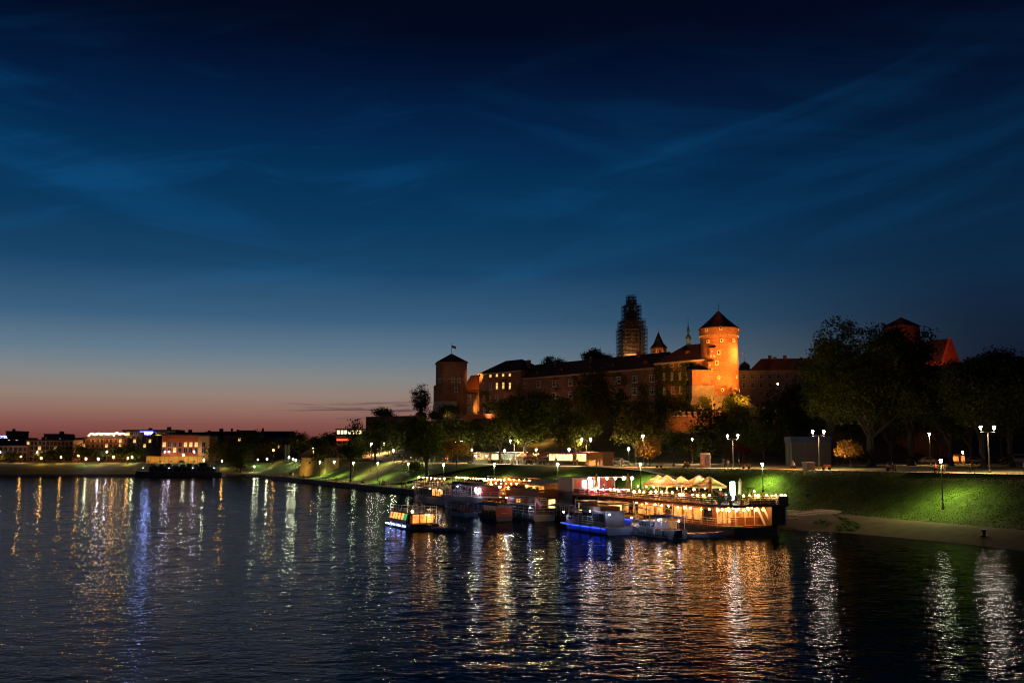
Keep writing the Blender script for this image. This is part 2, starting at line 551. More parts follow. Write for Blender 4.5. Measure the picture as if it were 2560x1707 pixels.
# far bank on the left
xs = np.arange(-620, -99, 10.0); es = [0, 0.01, 4, 5, 8, 12, 16, 20, 24, 27, 34, 60, 110, 200, 420]
def left_strip(name, material, e_list, zf=None):
    vs, q = [], []
    for x in xs:
        for e in e_list:
            vs.append((x, LY0 + e, zf(e) if zf else left_z(x, LY0 + e)))
    n = len(e_list)
    for i in range(len(xs) - 1):
        for j in range(n - 1):
            a = i * n + j
            q.append((a, a + n, a + n + 1, a + 1))
    return tag(obj(name, np_mesh(name, np.array(vs), np.array(q), material, True)), kind='structure')
lw = MB()
lw.box(-620, -100, LY0 - 0.5, LY0 + 0.02, -1.5, 1.05)
tag(lw.build('far_quay_wall', M_STONE), kind='structure')
left_strip('far_path', M_PATH, [0.02, 2, 5])
left_strip('far_grass_bank', mat('far_grass', (0.022, 0.06, 0.008), 0.95, 0.5, 0.2, bump=0.1, bscale=1.5), [5, 8, 12, 16, 20, 24, 27])
left_strip('far_promenade', M_PATH, [27, 34])
left_strip('far_ground', mat('far_soil', (0.06, 0.055, 0.035), 0.95, 0.4, 0.05), [34, 60, 110, 200, 420])
fg = MB()
fg.add([(-3500, 560, 5.0), (3500, 560, 5.0), (3500, 6000, 5.0), (-3500, 6000, 5.0)], [(0, 1, 2, 3)])
tag(fg.build('ground', MATS['far_soil']), kind='structure')

# ------------------------------------------------------------------ water
def water_mat():
    m, nt, b = nodes_of('river_water')
    tcn = nt.nodes.new('ShaderNodeTexCoord')
    def nz(scale, sx, sy, rot, detail, dist=0.0):
        mp = nt.nodes.new('ShaderNodeMapping')
        mp.inputs['Scale'].default_value = (sx, sy, 1)
        mp.inputs['Rotation'].default_value = (0, 0, rot)
        nt.links.new(tcn.outputs['Object'], mp.inputs[0])
        n = nt.nodes.new('ShaderNodeTexNoise')
        n.inputs['Scale'].default_value = scale
        n.inputs['Detail'].default_value = detail
        n.inputs['Roughness'].default_value = 0.5
        n.inputs['Distortion'].default_value = dist
        nt.links.new(mp.outputs[0], n.inputs['Vector'])
        return n.outputs[0]
    def madd(a, k, c=None):
        n = nt.nodes.new('ShaderNodeMath'); n.operation = 'MULTIPLY_ADD' if c is not None else 'MULTIPLY'
        nt.links.new(a, n.inputs[0]); n.inputs[1].default_value = k
        if c is not None: nt.links.new(c, n.inputs[2])
        return n.outputs[0]
    h = madd(nz(1.25, 0.8, 1.3, 0.5, 2, 0.2), 0.066)
    h = madd(nz(3.2, 0.9, 1.2, -0.4, 2, 0.2), 0.020, h)
    bp = nt.nodes.new('ShaderNodeBump')
    bp.inputs['Strength'].default_value = 1.0
    bp.inputs['Distance'].default_value = 1.0
    nt.links.new(h, bp.inputs['Height'])
    # silty river water: a slightly blue green mirror by Fresnel over a dark scattering body
    fr = nt.nodes.new('ShaderNodeFresnel'); fr.inputs['IOR'].default_value = 1.33
    nt.links.new(bp.outputs[0], fr.inputs['Normal'])
    gl = nt.nodes.new('ShaderNodeBsdfGlossy'); gl.inputs['Color'].default_value = (0.33, 0.355, 0.39, 1); gl.inputs['Roughness'].default_value = 0.05
    nt.links.new(bp.outputs[0], gl.inputs['Normal'])
    df = nt.nodes.new('ShaderNodeBsdfDiffuse'); df.inputs[0].default_value = (0.005, 0.012, 0.016, 1)
    mx = nt.nodes.new('ShaderNodeMixShader')
    nt.links.new(fr.outputs[0], mx.inputs[0]); nt.links.new(df.outputs[0], mx.inputs[1]); nt.links.new(gl.outputs[0], mx.inputs[2])
    nt.links.new(mx.outputs[0], nt.nodes['Material Output'].inputs[0])
    nt.nodes.remove(b)
    return m
def wave_height(x, y, lmin=1.2):
    g = np.random.default_rng(31)
    z = np.zeros_like(x); K = 56
    lam = np.exp(g.uniform(math.log(lmin), math.log(4.8), K))
    th = g.normal(0.15, 0.75, K) + math.pi / 2
    ph = g.uniform(0, 6.28, K)
    for l, t, p in zip(lam, th, ph):
        k = 2 * math.pi / l
        z += (0.0155 * l ** 0.95 / k ** 0.05 / math.sqrt(K) * 1.0) * np.sin(k * (x * math.cos(t) + y * math.sin(t)) + p)
    patch = 0.75 + 0.35 * np.sin(x * 0.031 + 1.1 * np.sin(y * 0.017)) * np.sin(y * 0.023 + 0.7)
    z *= patch * WAVE
    # wake of the boat under way
    sx, sy = -11.5, 138.0
    a, b = x - sx, y - sy
    p_ = -(a * BT.x + b * BT.y); q_ = np.abs(a * BN.x + b * BN.y)
    arm = q_ - 0.36 * np.maximum(p_, 0) - 1.6
    z += np.where(p_ > -4, 0.05 * np.exp(-(arm / 3.2) ** 2) * np.cos(2 * math.pi * arm / 1.9) * np.exp(-np.maximum(p_, 0) / 60.0), 0)
    return z
WAVE = 0.42
wvs, wqs, base_i = [], [], 0
for (xa, xb, ya, yb, st) in ((-80, 84, 18, 110, 0.4), (-150, 76, 109.8, 222, 0.6), (-330, 30, 221.7, 474, 1.0)):
    gx, gy = np.meshgrid(np.arange(xa, xb + st / 2, st), np.arange(ya, yb + st / 2, st))
    nyy, nxx = gx.shape
    wvs.append(np.stack([gx, gy, wave_height(gx, gy, max(1.1, st * 2.4))], -1).reshape(-1, 3))
    ii, jj = np.meshgrid(np.arange(nxx - 1), np.arange(nyy - 1))
    a_ = (jj * nxx + ii).ravel() + base_i
    wqs.append(np.stack([a_, a_ + 1, a_ + nxx + 1, a_ + nxx], 1)); base_i += nxx * nyy
tag(obj('river_water', np_mesh('river_water', np.concatenate(wvs), np.concatenate(wqs), water_mat(), True)), kind='structure')
wv = MB()
wv.add([(-1500, -80, -0.3), (500, -80, -0.3), (500, 475, -0.3), (-1500, 475, -0.3)], [(0, 1, 2, 3)])
tag(wv.build('river_bed_water', bpy.data.materials['river_water']), kind='structure')

# ------------------------------------------------------------------ castle
M_BRICK = brick_mat('castle_brick', (0.33, 0.115, 0.05), (0.22, 0.13, 0.08))
M_BRICKD = brick_mat('dark_brick', (0.20, 0.085, 0.055), (0.2, 0.16, 0.12))
M_PALE = mat('pale_limestone', (0.50, 0.44, 0.36), 0.9, 0.25, 0.6, bump=0.05, bscale=1.5)
M_PALE2 = mat('dimmed_limestone', (0.27, 0.20, 0.145), 0.9, 0.3, 0.5, bump=0.05, bscale=1.5)  # pale limestone darkened where the floodlights overexpose it
M_TILE = mat('roof_tile', (0.19, 0.07, 0.045), 0.85, 0.35, 0.8, bump=0.05, bscale=5, stretch=(1, 1, 3))
M_SLATE = mat('dark_slate', (0.05, 0.05, 0.055), 0.6, 0.3, 0.8, bump=0.03, bscale=4)
M_COPPER = mat('green_copper', (0.08, 0.17, 0.13), 0.6, 0.35, 0.7)
M_FRAME = mat('window_frame_white', (0.55, 0.53, 0.48), 0.6, 0.1, 2)
M_GLASS = glass('window_glass')
M_DARKHOLE = mat('opening_dark', (0.02, 0.018, 0.015), 0.9, 0.2, 2)
M_PLASTER = mat('castle_plaster', (0.36, 0.27, 0.2), 0.9, 0.25, 0.3)
M_WINLIT = lit_window('lit_castle_window', (1.0, 0.62, 0.16), 1.5)
M_IRON = mat('black_iron', (0.02, 0.02, 0.02), 0.5, 0.2, 3, metal=0.6)

WMESH = {}
def win_meshes(w, h, nx, nz, fw=0.16):
    """shared meshes: glass pane and a proud white frame with bars (local: x right, y out of the wall is -y, z up; centred)"""
    key = (round(w, 1), round(h, 1), nx, nz, fw)
    if key not in WMESH:
        g = MB().box(-w / 2, w / 2, -0.04, 0.05, -h / 2, h / 2).mesh('window')
        f = MB()
        f.box(-w / 2 - fw, -w / 2, -0.14, 0.04, -h / 2 - fw, h / 2 + fw); f.box(w / 2, w / 2 + fw, -0.14, 0.04, -h / 2 - fw, h / 2 + fw)
        f.box(-w / 2, w / 2, -0.14, 0.04, h / 2, h / 2 + fw); f.box(-w / 2, w / 2, -0.14, 0.04, -h / 2 - fw, -h / 2)
        for i in range(1, nx):
            x = -w / 2 + w * i / nx; f.box(x - fw * 0.4, x + fw * 0.4, -0.10, -0.03, -h / 2, h / 2)
        for i in range(1, nz):
            z = -h / 2 + h * i / nz + (h * 0.12 if nz == 2 else 0); f.box(-w / 2, w / 2, -0.11, -0.035, z - fw * 0.4, z + fw * 0.4)
        s = MB().box(-w / 2 - fw * 1.5, w / 2 + fw * 1.5, -0.3, 0.03, -h / 2 - fw * 1.9, -h / 2 - fw - 0.002).mesh('sill')
        WMESH[key] = (g, f.mesh('frame'), s)
    return WMESH[key]
def window(parent, x, y, z, w, h, nx=2, nz=2, lit=None, rz=0.0, frame=None, sill=True, fw=0.16):
    g, f, s = win_meshes(w, h, nx, nz, fw)
    def slot(me, m, nm, par, loc, r):
        if not me.materials: me.materials.append(m)
        o = obj(nm, me, par, loc, r)
        if me.materials[0] is not m:
            o.material_slots[0].link = 'OBJECT'; o.material_slots[0].material = m
        return o
    o = slot(g, lit or M_GLASS, 'window', parent, (x, y, z), rz)
    slot(f, frame or M_FRAME, 'frame', o, (0, 0, 0), 0)
    if sill: slot(s, frame or M_FRAME, 'sill', o, (0, 0, 0), 0)
    return o
def fac(u, v, ly=0.0):
    """image point -> castle local x, z on the vertical plane local y = ly"""
    r = ray(u, v)
    a0 = Vector((0, 0, CAM_H)) - Vector((CB.x, CB.y, 0))
    k = (ly - (a0.x * CEY.x + a0.y * CEY.y)) / (r.x * CEY.x + r.y * CEY.y)
    p = a0 + r * k
    return p.x * CEX.x + p.y * CEX.y, p.z

def hip_roof(mb, x0, x1, y0, y1, z0, z1, ex=0.6, inset=None, thick=0.35):
    x0 -= ex; x1 += ex; y0 -= ex; y1 += ex
    ym = (y0 + y1) / 2; i = (y1 - y0) / 2 if inset is None else inset
    a, b = x0 + i, x1 - i
    if a > b: a = b = (x0 + x1) / 2
    vs = [(x0, y0, z0), (x1, y0, z0), (x1, y1, z0), (x0, y1, z0), (a, ym, z1), (b, ym, z1)]
    mb.add(vs, [(0, 1, 5, 4), (1, 2, 5), (2, 3, 4, 5), (3, 0, 4), (3, 2, 1, 0)])
    return mb

XA = fac(1198, 1000)[0]; XB = fac(1302, 1000)[0]; XC = fac(1640, 1000)[0]; XD = fac(1766, 1000)[0]
GZ = 23.2
# left pavilion
lp = thing('castle_wing', 'brick castle wing with hipped roof and lit upper windows beside the thieves tower', 'castle wing', (CB.x, CB.y, 0), CAST_RZ, 'castle wings')
E1 = fac(1210, 934)[1]
MB().box(XA, XB, 0, 16, GZ, E1).build('wall', M_BRICKD, lp)
rf = hip_roof(MB(), XA, XB, 0, 16, E1, E1 + 5.6).build('roof', M_TILE, lp)
MB().box(XA - 0.5, XB + 0.5, -0.5, 0.02, E1 - 0.45, E1 - 0.02).build('cornice', M_PLASTER, lp)
cx, cz = fac(1296, 915)
MB().box(XB - 2.2, XB - 0.8, 5, 6.4, E1 + 1, E1 + 4.6).build('chimney', M_BRICKD, rf)
def c4(x, y): return 1000 + x / 7.128, 840 + y / 7.128
def c5(x, y): return 1280 + x / 7.35, 860 + y / 7.35
def c6(x, y): return 1500 + x / 4.6125, 720 + y / 4.6125
for i, (x, y) in enumerate([(1500, 715), (1615, 710), (1730, 700), (1842, 695), (1960, 690)]):
    a, z = fac(*c4(x, y)); window(lp, a, 0, z, 1.25, 1.05, 2, 1, M_WINLIT if i else None, fw=0.12)
for i, (x, y) in enumerate([(1503, 900), (1612, 895), (1730, 888), (1845, 880), (1962, 885)]):
    a, z = fac(*c4(x, y)); window(lp, a, 0, z, 1.15, 2.5, 2, 2, M_WINLIT if i > 1 else None)
for (x, y) in [(1503, 1118), (1612, 1115), (1728, 1108)]:
    a, z = fac(*c4(x, y)); window(lp, a, 0, z, 1.15, 2.4, 2, 2)
for (x, y) in [(1505, 1320), (1620, 1300), (1733, 1290)]:
    a, z = fac(*c4(x, y)); window(lp, a, 0, z, 1.1, 1.9, 2, 2)
# centre wing
cw = thing('castle_wing', 'long dark brick castle wing with pairs of pale windows under a low roof', 'castle wing', (CB.x, CB.y, 0), CAST_RZ, 'castle wings')
SB = 1.2
E2 = fac(1450, 934, SB)[1]
MB().box(XB + 0.01, XC - 0.01, SB, SB + 14, GZ, E2).build('wall', M_BRICKD, cw)
rm = MB()
x0, x1 = XB + 0.01, XC - 0.01
rm.extrude_x([(SB - 0.7, E2), (SB + 14.7, E2), (SB + 7, E2 + 6.0)], x0, x1)
rf = rm.build('roof', M_TILE, cw)
MB().box(x0, x1, SB - 0.45, SB + 0.02, E2 - 0.5, E2 - 0.02).build('cornice', M_PLASTER, cw)
for k in (0.18, 0.46, 0.8):
    xx = x0 + (x1 - x0) * k
    MB().box(xx, xx + 1.2, SB + 5, SB + 6.2, E2 + 3.5, E2 + 6.9).build('chimney', M_BRICKD, rf)
for k in (0.1, 0.3, 0.52, 0.68, 0.9):
    xx = x0 + (x1 - x0) * k
    d = MB(); d.extrude_y([(xx - 0.9, E2 + 2.0), (xx + 0.9, E2 + 2.0), (xx, E2 + 3.0)], SB + 1.2, SB + 4.0)
    d.build('roof_dormer', M_TILE, rf)
for (x, y) in [(208, 752), (493, 738), (790, 722), (1080, 705), (1375, 690), (1670, 676), (1960, 662), (2258, 643)]:
    a, z = fac(*c5(x, y), SB); window(cw, a, SB, z, 2.1, 2.2, 3, 2)
a, z = fac(*c6(605, 1040), SB); window(cw, a, SB, z, 2.1, 2.2, 3, 2)
for (x, y) in [(208, 985), (495, 965), (790, 948), (1075, 930)]:
    a, z = fac(*c5(x, y), SB); window(cw, a, SB, z, 2.1, 2.2, 3, 2)
for (x, y) in [(400, 1190), (608, 1185)]:
    a, z = fac(*c6(x, y), SB); window(cw, a, SB, z, 2.1, 2.2, 3, 2)
# right pavilion
rp_ = thing('castle_wing', 'ivy grown brick castle wing with white cross barred windows beside the round tower', 'castle wing', (CB.x, CB.y, 0), CAST_RZ, 'castle wings')
E3 = fac(1700, 903)[1]
MB().box(XC, XD, 0, 15, GZ, E3).build('wall', M_BRICK, rp_)
rf = hip_roof(MB(), XC, XD, 0, 15, E3, E3 + 6.4).build('roof', M_TILE, rp_)
MB().box(XC - 0.4, XD + 0.1, -0.5, 0.02, E3 - 0.5, E3 - 0.02).build('cornice', M_PALE, rp_)
for (x, y) in [(742, 897), (835, 890), (923, 885), (1020, 880), (1112, 873)]:
    a, z = fac(*c6(x, y)); window(rp_, a, 0, z, 0.95, 0.8, 2, 1, fw=0.14)
for row in ([(745, 1025), (838, 1020), (930, 1015), (1022, 1010)], [(748, 1185), (841, 1180), (935, 1175), (1027, 1170)]):
    for (x, y) in row:
        a, z = fac(*c6(x, y)); window(rp_, a, 0, z, 0.95, 2.25, 2, 2, fw=0.15)
a, z = fac(*c6(1030, 1305)); window(rp_, a, 0, z, 1.0, 1.3, 2, 2)
MB().box(XC + 11, XC + 12.2, 3.0, 4.2, E3 + 0.5, E3 + 3.8).build('chimney', M_BRICK, rf)
MB().box(XD - 4, XD - 2.4, 6, 7.2, E3 + 3.0, E3 + 7.4).build('chimney', M_BRICKD, rf)
MB().box(XD - 7, XD - 5.9, 6.5, 7.5, E3 + 4.0, E3 + 7.6).build('chimney', M_BRICKD, rf)

# round tower
TC = at(1801, 1000, 337); TR = 6.25
TB = 22.0
def zt(v): return at(1801, v, 337 - TR)[2]
rt = thing('round_tower', 'floodlit round brick tower with conical roof and pale framed small windows', 'tower', (TC.x, TC.y, 0))
Ze = zt(817); Zc = zt(836)
MB().lathe([(TR + 0.35, TB), (TR + 0.1, TB + 10), (TR, Zc - 1.0)], 48, cap=False).build('wall', M_BRICK, rt, smooth=True)
MB().lathe([(TR + 0.28, Zc + 0.4), (TR + 0.28, Ze)], 48, cap=False).build('gallery_wall', M_BRICK, rt, smooth=True)
MB().lathe([(TR + 0.95, TB - 2), (TR + 0.45, zt(988)), (TR + 0.1, zt(988) + 0.05)], 48, cap=False).build('stone_base', M_PALE2, rt, smooth=True)
rf = MB().lathe([(TR + 0.66, Ze - 0.25), (TR + 0.66, Ze), (TR * 0.5, Ze + (at(1801, 777, 337)[2] - Ze) * 0.52), (0.12, at(1801, 777, 337)[2])], 48).build('roof', M_TILE, rt)
MB().tube([(0, 0, at(1801, 778, 337)[2]), (0, 0, at(1801, 758, 337)[2])], 0.09, 5).build('finial', M_IRON, rf)
MB().lathe([(TR + 0.01, Zc - 1.0), (TR + 0.24, Zc + 0.15), (TR + 0.28, Zc + 0.4)], 48, cap=False).build('corbel_ring', M_BRICK, rt, smooth=True)
cb = MB().box(-0.2, 0.2, -0.42, 0.0, -0.35, 0.25).mesh('corbel', M_PALE2)
for i in range(44):
    a = 2 * math.pi * i / 44
    obj('corbel', cb, rt, (TR * math.sin(a), -TR * math.cos(a), Zc), a)
def tower_win(u, v, w, h, oval=False):
    off = (u - 1801) * (337 - TR) / FPX / (TR + 0.05)
    a = math.asin(max(-0.97, min(0.97, off)))
    y_near = 337 - TR * math.cos(a)
    z = at(u, v, y_near)[2]
    rr = TR + (0.33 if z > Zc else 0.08)
    x, y = rr * math.sin(a), -rr * math.cos(a)
    fr = MB()
    if oval:
        n = 12
        vs = [(math.cos(2 * math.pi * i / n) * (w / 2 + 0.28), -0.12, math.sin(2 * math.pi * i / n) * (h / 2 + 0.28)) for i in range(n)]
        vi = [(math.cos(2 * math.pi * i / n) * w / 2, -0.12, math.sin(2 * math.pi * i / n) * h / 2) for i in range(n)]
        fr.add(vs + vi + [(p[0], 0.25, p[2]) for p in vs], [(i, (i + 1) % n, n + (i + 1) % n, n + i) for i in range(n)] + [(2 * n + i, 2 * n + (i + 1) % n, (i + 1) % n, i) for i in range(n)])
        gl = MB().extrude_y([(p[0], p[2]) for p in vi], -0.05, 0.2)
    else:
        k = 0.3
        fr.box(-w / 2 - k, -w / 2, -0.14, 0.3, -h / 2 - k, h / 2 + k); fr.box(w / 2, w / 2 + k, -0.14, 0.3, -h / 2 - k, h / 2 + k)
        fr.box(-w / 2, w / 2, -0.14, 0.3, h / 2, h / 2 + k); fr.box(-w / 2, w / 2, -0.14, 0.3, -h / 2 - k, -h / 2)
        gl = MB().box(-w / 2, w / 2, -0.03, 0.2, -h / 2, h / 2)
    o = gl.build('window', M_GLASS, rt, (x, y, z), a)
    fr.build('frame', M_PALE, o)
for (x, y) in [(1220, 480), (1365, 463), (1597, 470), (1228, 615), (1373, 602), (1523, 600)]:
    tower_win(*c6(x, y), 0.5, 0.7)
tower_win(*c6(1338, 742), 0.5, 0.95); tower_win(*c6(1315, 862), 0.5, 1.0)
for (x, y) in [(1333, 1030), (1555, 1023), (1370, 1175), (1533, 1172), (1618, 1175)]:
    tower_win(*c6(x, y), 0.42, 0.75, True)
tower_win(*c6(1232, 1180), 0.4, 0.8)
for (x, y) in [(1276, 728), (1256, 885), (1220, 1018)]:
    u, v = c6(x, y)
    off = (u - 1801) * (337 - TR) / FPX / (TR + 0.05)
    a = math.asin(off); z = at(u, v, 337 - TR)[2]
    o = MB().box(-0.85, 0.85, -1.0, 0.4, -1.2, 1.2).build('garderobe_bay', M_BRICK, rt, (TR * math.sin(a), -TR * math.cos(a), z), a)
    MB().add([(-1.05, -1.3, 1.15), (1.05, -1.3, 1.15), (1.05, 0.4, 2.2), (-1.05, 0.4, 2.2), (-1.05, 0.4, 1.15), (1.05, 0.4, 1.15)],
             [(0, 1, 2, 3), (0, 3, 4), (1, 5, 2), (0, 4, 5, 1)]).build('bay_roof', M_TILE, o)
    for sx in (-0.55, 0.55):
        MB().box(sx - 0.22, sx + 0.22, -0.95, 0.4, -2.0, -1.202).build('bay_corbel', M_PALE, o)
    MB().box(-0.22, 0.22, -1.06, -0.98, -0.3, 0.3).build('bay_slit', M_PALE, o)
hb = MB()
rr_ = random.Random(3)
for zi in np.arange(zt(1010), Zc - 1, 1.9):
    for ai in np.arange(-80, 81, 11.5):
        a = R(ai + rr_.uniform(-2, 2)); z = zi + rr_.uniform(-0.15, 0.15)
        hb.cbox((TR * 1.004 * math.sin(a) , -TR * 1.004 * math.cos(a), z), (0.2, 0.12, 0.2), a)
tag(hb.build('putlog_holes', M_DARKHOLE, rt), kind='stuff')
# stepped annex with pale battered foot, left of the round tower
u0, u1 = 1733, 1762
ap = at(1745, 1000, 331)
an = thing('tower_annex', 'brick annex with pale stone foot leaning against the round tower', 'annex', (ap.x, ap.y, 0))
def zv(v): return at(1745, v, 331)[2]
MB().box(-1.8, 5.5, 0, 6, zv(963), zv(925)).build('brick_wall', M_BRICK, an)
MB().prism([(-3.6, -1.6), (5.5, -1.6), (5.5, 6), (-3.6, 6)], zv(1030), zv(996), [(-2.0, -0.3), (5.5, -0.3), (5.5, 6), (-2.0, 6)]).build('stone_foot', M_PALE2, an)
MB().box(-2.0, 5.5, -0.3, 6, zv(996) + 0.002, zv(963) - 0.002).build('stone_wall', M_PALE2, an)
MB().add([(-2.1, -0.5, zv(925)), (5.5, -0.5, zv(925)), (5.5, 6, zv(918)), (-2.1, 6, zv(918)), (-2.1, 6, zv(925)), (5.5, 6, zv(925))],
         [(0, 1, 2, 3), (0, 3, 4), (1, 5, 2), (0, 4, 5, 1)]).build('lean_to_roof', M_TILE, an)
# buttress ramp to the right of the tower
bp_ = at(1868, 1010, 335)
bt = MB().extrude_y([(-3.5, 16), (4.6, 16), (4.2, 24), (-1, 28.5), (-3.5, 29.2)], -2, 3).build('tower_buttress', M_PALE, None, (bp_.x, bp_.y, 0))
tag(bt, 'sloping pale stone buttress right of the round tower foot', 'buttress')

# thieves tower (left)
tp = at(1128, 1000, 432)
th_ = thing('corner_tower', 'dark brick corner tower with pyramid roof and a flag on top', 'tower', (tp.x, tp.y, 0), R(8))
def z2(v): return at(1128, v, 426)[2]
W = 6.35
oct_ = [(-W, -4.2), (-4.0, -W), (4.4, -W), (W, -5.0), (W, W), (-W, W)]
MB().prism(oct_, z2(1045), z2(906)).build('wall', M_BRICKD, th_)
ro = [(p[0] * 1.07, p[1] * 1.07) for p in oct_]
rf = MB().prism(ro, z2(906), z2(904), ro).build('eave', M_TILE, th_)
k = len(ro)
rf = MB().add([(p[0], p[1], z2(904) + 0.001) for p in ro] + [(0, 0, z2(880))], [(i, (i + 1) % k, k) for i in range(k)]).build('roof', M_TILE, th_)
MB().tube([(0, 0, z2(881)), (0, 0, z2(853))], [0.1, 0.05], 5).build('flag_pole', M_IRON, rf)
MB().box(-W - 0.03, W + 0.06, -W - 0.12, W, z2(949), z2(948) + 0.1).build('string_course', M_PLASTER, th_)
for (x, y) in [(925, 780), (950, 780), (1035, 780), (1060, 780)]:
    u, v = c4(x, y); window(th_, (u - 1128) * 426 / FPX - 0.4, -W, z2(v), 0.6, 1.9, 1, 2, fw=0.14)
u, v = c4(990, 950); window(th_, (u - 1128) * 426 / FPX - 0.4, -W, z2(v), 1.1, 2.1, 2, 2)
window(th_, -5.3, -5.35, z2(951), 0.9, 2.0, 2, 2, rz=R(-43)); window(th_, -5.3, -5.35, z2(975), 0.8, 1.9, 1, 2, rz=R(-43))
MB().prism([(-8.3, -5.5), (-4.2, -7.4), (1.5, -7.6), (2.0, -6.3), (-6.3, -2), (-8.3, 0)], z2(1050), z2(1003),
           [(-7.6, -5.0), (-4.1, -6.8), (1.5, -6.8), (2.0, -6.2), (-6.3, -2), (-7.6, 0)]).build('stone_foot', M_PALE, th_)
MB().prism([(-7.6, -5.0), (-4.1, -6.8), (-3.9, -6.2), (-6.2, -4), (-6.2, 1), (-7.6, 1)], z2(1003) + 0.01, z2(963)).build('side_turret', M_BRICKD, th_)
fl = MB()
n = 10; fw_, fh_ = 1.9, 1.15
for i in range(n + 1):
    x = fw_ * i / n
    for j, zz in enumerate((0, 0.5, 1.0)):
        fl.v.append((x, 0.13 * math.sin(x * 4.0) * x, zz * fh_ - 0.16 * x * x))
for i in range(n):
    for j in range(2): fl.f.append((i * 3 + j, i * 3 + 3 + j, i * 3 + 4 + j, i * 3 + 1 + j))
fw_o = thing('flag', 'small white and red flag flying above the dark corner tower', 'flag', (tp.x + 0.06, tp.y, z2(866)))
M_FW = mat('flag_white', (0.7, 0.68, 0.66), 0.8, 0.1, 2); M_FR = mat('flag_red', (0.5, 0.03, 0.04), 0.8, 0.1, 2)
def flag_part(name, j0, m):
    p = MB(); p.v = list(fl.v); p.f = [f for f in fl.f if f[0] % 3 == j0]
    return p.build(name, m, fw_o)
flag_part('white_band', 1, M_FW); flag_part('red_band', 0, M_FR)

# orange lit house between the corner tower and the wing
hp = at(1180, 1000, 436)
hs = thing('castle_house', 'orange lit house with steep tiled roof squeezed behind the dark corner tower', 'house', (hp.x, hp.y, 0), CAST_RZ)
def z3(v): return at(1180, v, 436)[2]
MB().box(-6, 9, 0, 9, z3(1045), z3(973)).build('wall', M_PLASTER, hs)
MB().extrude_x([(-0.8, z3(975)), (9.8, z3(975)), (5.2, z3(935)), (4.6, z3(935))], -6.5, 9.5).build('roof', mat('clay_tile', (0.38, 0.13, 0.06), 0.85, 0.2, 0.8), hs)
for xx in (-3.2, 0.4):
    window(hs, xx, 0, z3(995), 0.9, 1.6, 2, 2)
    window(hs, xx, 0, z3(1020), 0.9, 1.6, 2, 2)
MB().box(3.6, 4.6, 3.0, 4.0, z3(955), z3(934)).build('chimney', M_BRICK, hs)
np_ = at(1173, 1000, 428)
ns = thing('narrow_house', 'narrow pale house with small windows at the right foot of the corner tower', 'house', (np_.x, np_.y, 0), R(-30))
MB().box(-1.3, 1.5, 0, 4, z3(1048), z3(987)).build('wall', M_PLASTER, ns)
MB().add([(-2.0, -0.6, z3(984)), (2.0, -0.6, z3(988)), (2.0, 4, z3(978)), (-2.0, 4, z3(976)), (-2.0, 4, z3(988)), (2.0, 4, z3(989))],
         [(0, 1, 2, 3), (0, 3, 4), (1, 5, 2), (0, 4, 5, 1)]).build('roof', M_TILE, ns)
for v in (996, 1014, 1032):
    window(ns, 0, 0, z3(v), 0.9, 1.5, 2, 2)

# cathedral clock tower under scaffolding
kp = at(1580, 900, 450)
ct = thing('cathedral_tower', 'tall cathedral tower tapering to a domed lantern inside the scaffolding', 'tower', (kp.x, kp.y, 0), R(20))
def z4(v): return at(1580, v, 450)[2]
a8 = lambda r: [(r * math.cos(math.pi / 8 + i * math.pi / 4), r * math.sin(math.pi / 8 + i * math.pi / 4)) for i in range(8)]
MB().lathe([(6.3, 30), (6.3, z4(893)), (6.6, z4(893)), (6.6, z4(888)), (5.6, z4(886)), (4.6, z4(880))], 24).build('base_drum', M_PALE, ct)
MB().prism(a8(4.5), z4(880), z4(828)).build('shaft', mat('tower_stone', (0.25, 0.19, 0.14), 0.9, 0.3, 0.4), ct)
MB().prism(a8(4.8), z4(828) + 0.002, z4(826)).build('cornice', M_PALE, ct)
MB().lathe([(3.9, z4(826) + 0.003), (3.7, z4(815)), (2.6, z4(806)), (2.35, z4(798)), (2.35, z4(788)), (2.6, z4(785)), (1.8, z4(777)), (0.9, z4(769)), (0.75, z4(760)), (0.2, z4(750))], 16).build('helm', M_SLATE, ct)
for i in range(8):
    a = i * math.pi / 4
    MB().box(-0.9, 0.9, -0.12, 0.1, -2.4, 2.4).build('belfry_opening', M_DARKHOLE, ct, (4.18 * math.sin(a), -4.18 * math.cos(a), z4(848)), a)
sc_ = thing('scaffolding', 'metal scaffolding with planks wrapped round the cathedral tower', 'scaffolding', (kp.x, kp.y, 0), R(9))
M_STEEL = mat('scaffold_steel', (0.16, 0.17, 0.18), 0.45, 0.2, 3, metal=0.5)
M_PLANK = mat('scaffold_plank', (0.20, 0.15, 0.10), 0.8, 0.3, 2)
M_NET = mat('scaffold_net', (0.10, 0.22, 0.22), 0.8, 0.2, 2)
tiers = [(893, 826, 5.8), (826, 806, 5.2), (806, 767, 3.65), (767, 744, 1.95)]
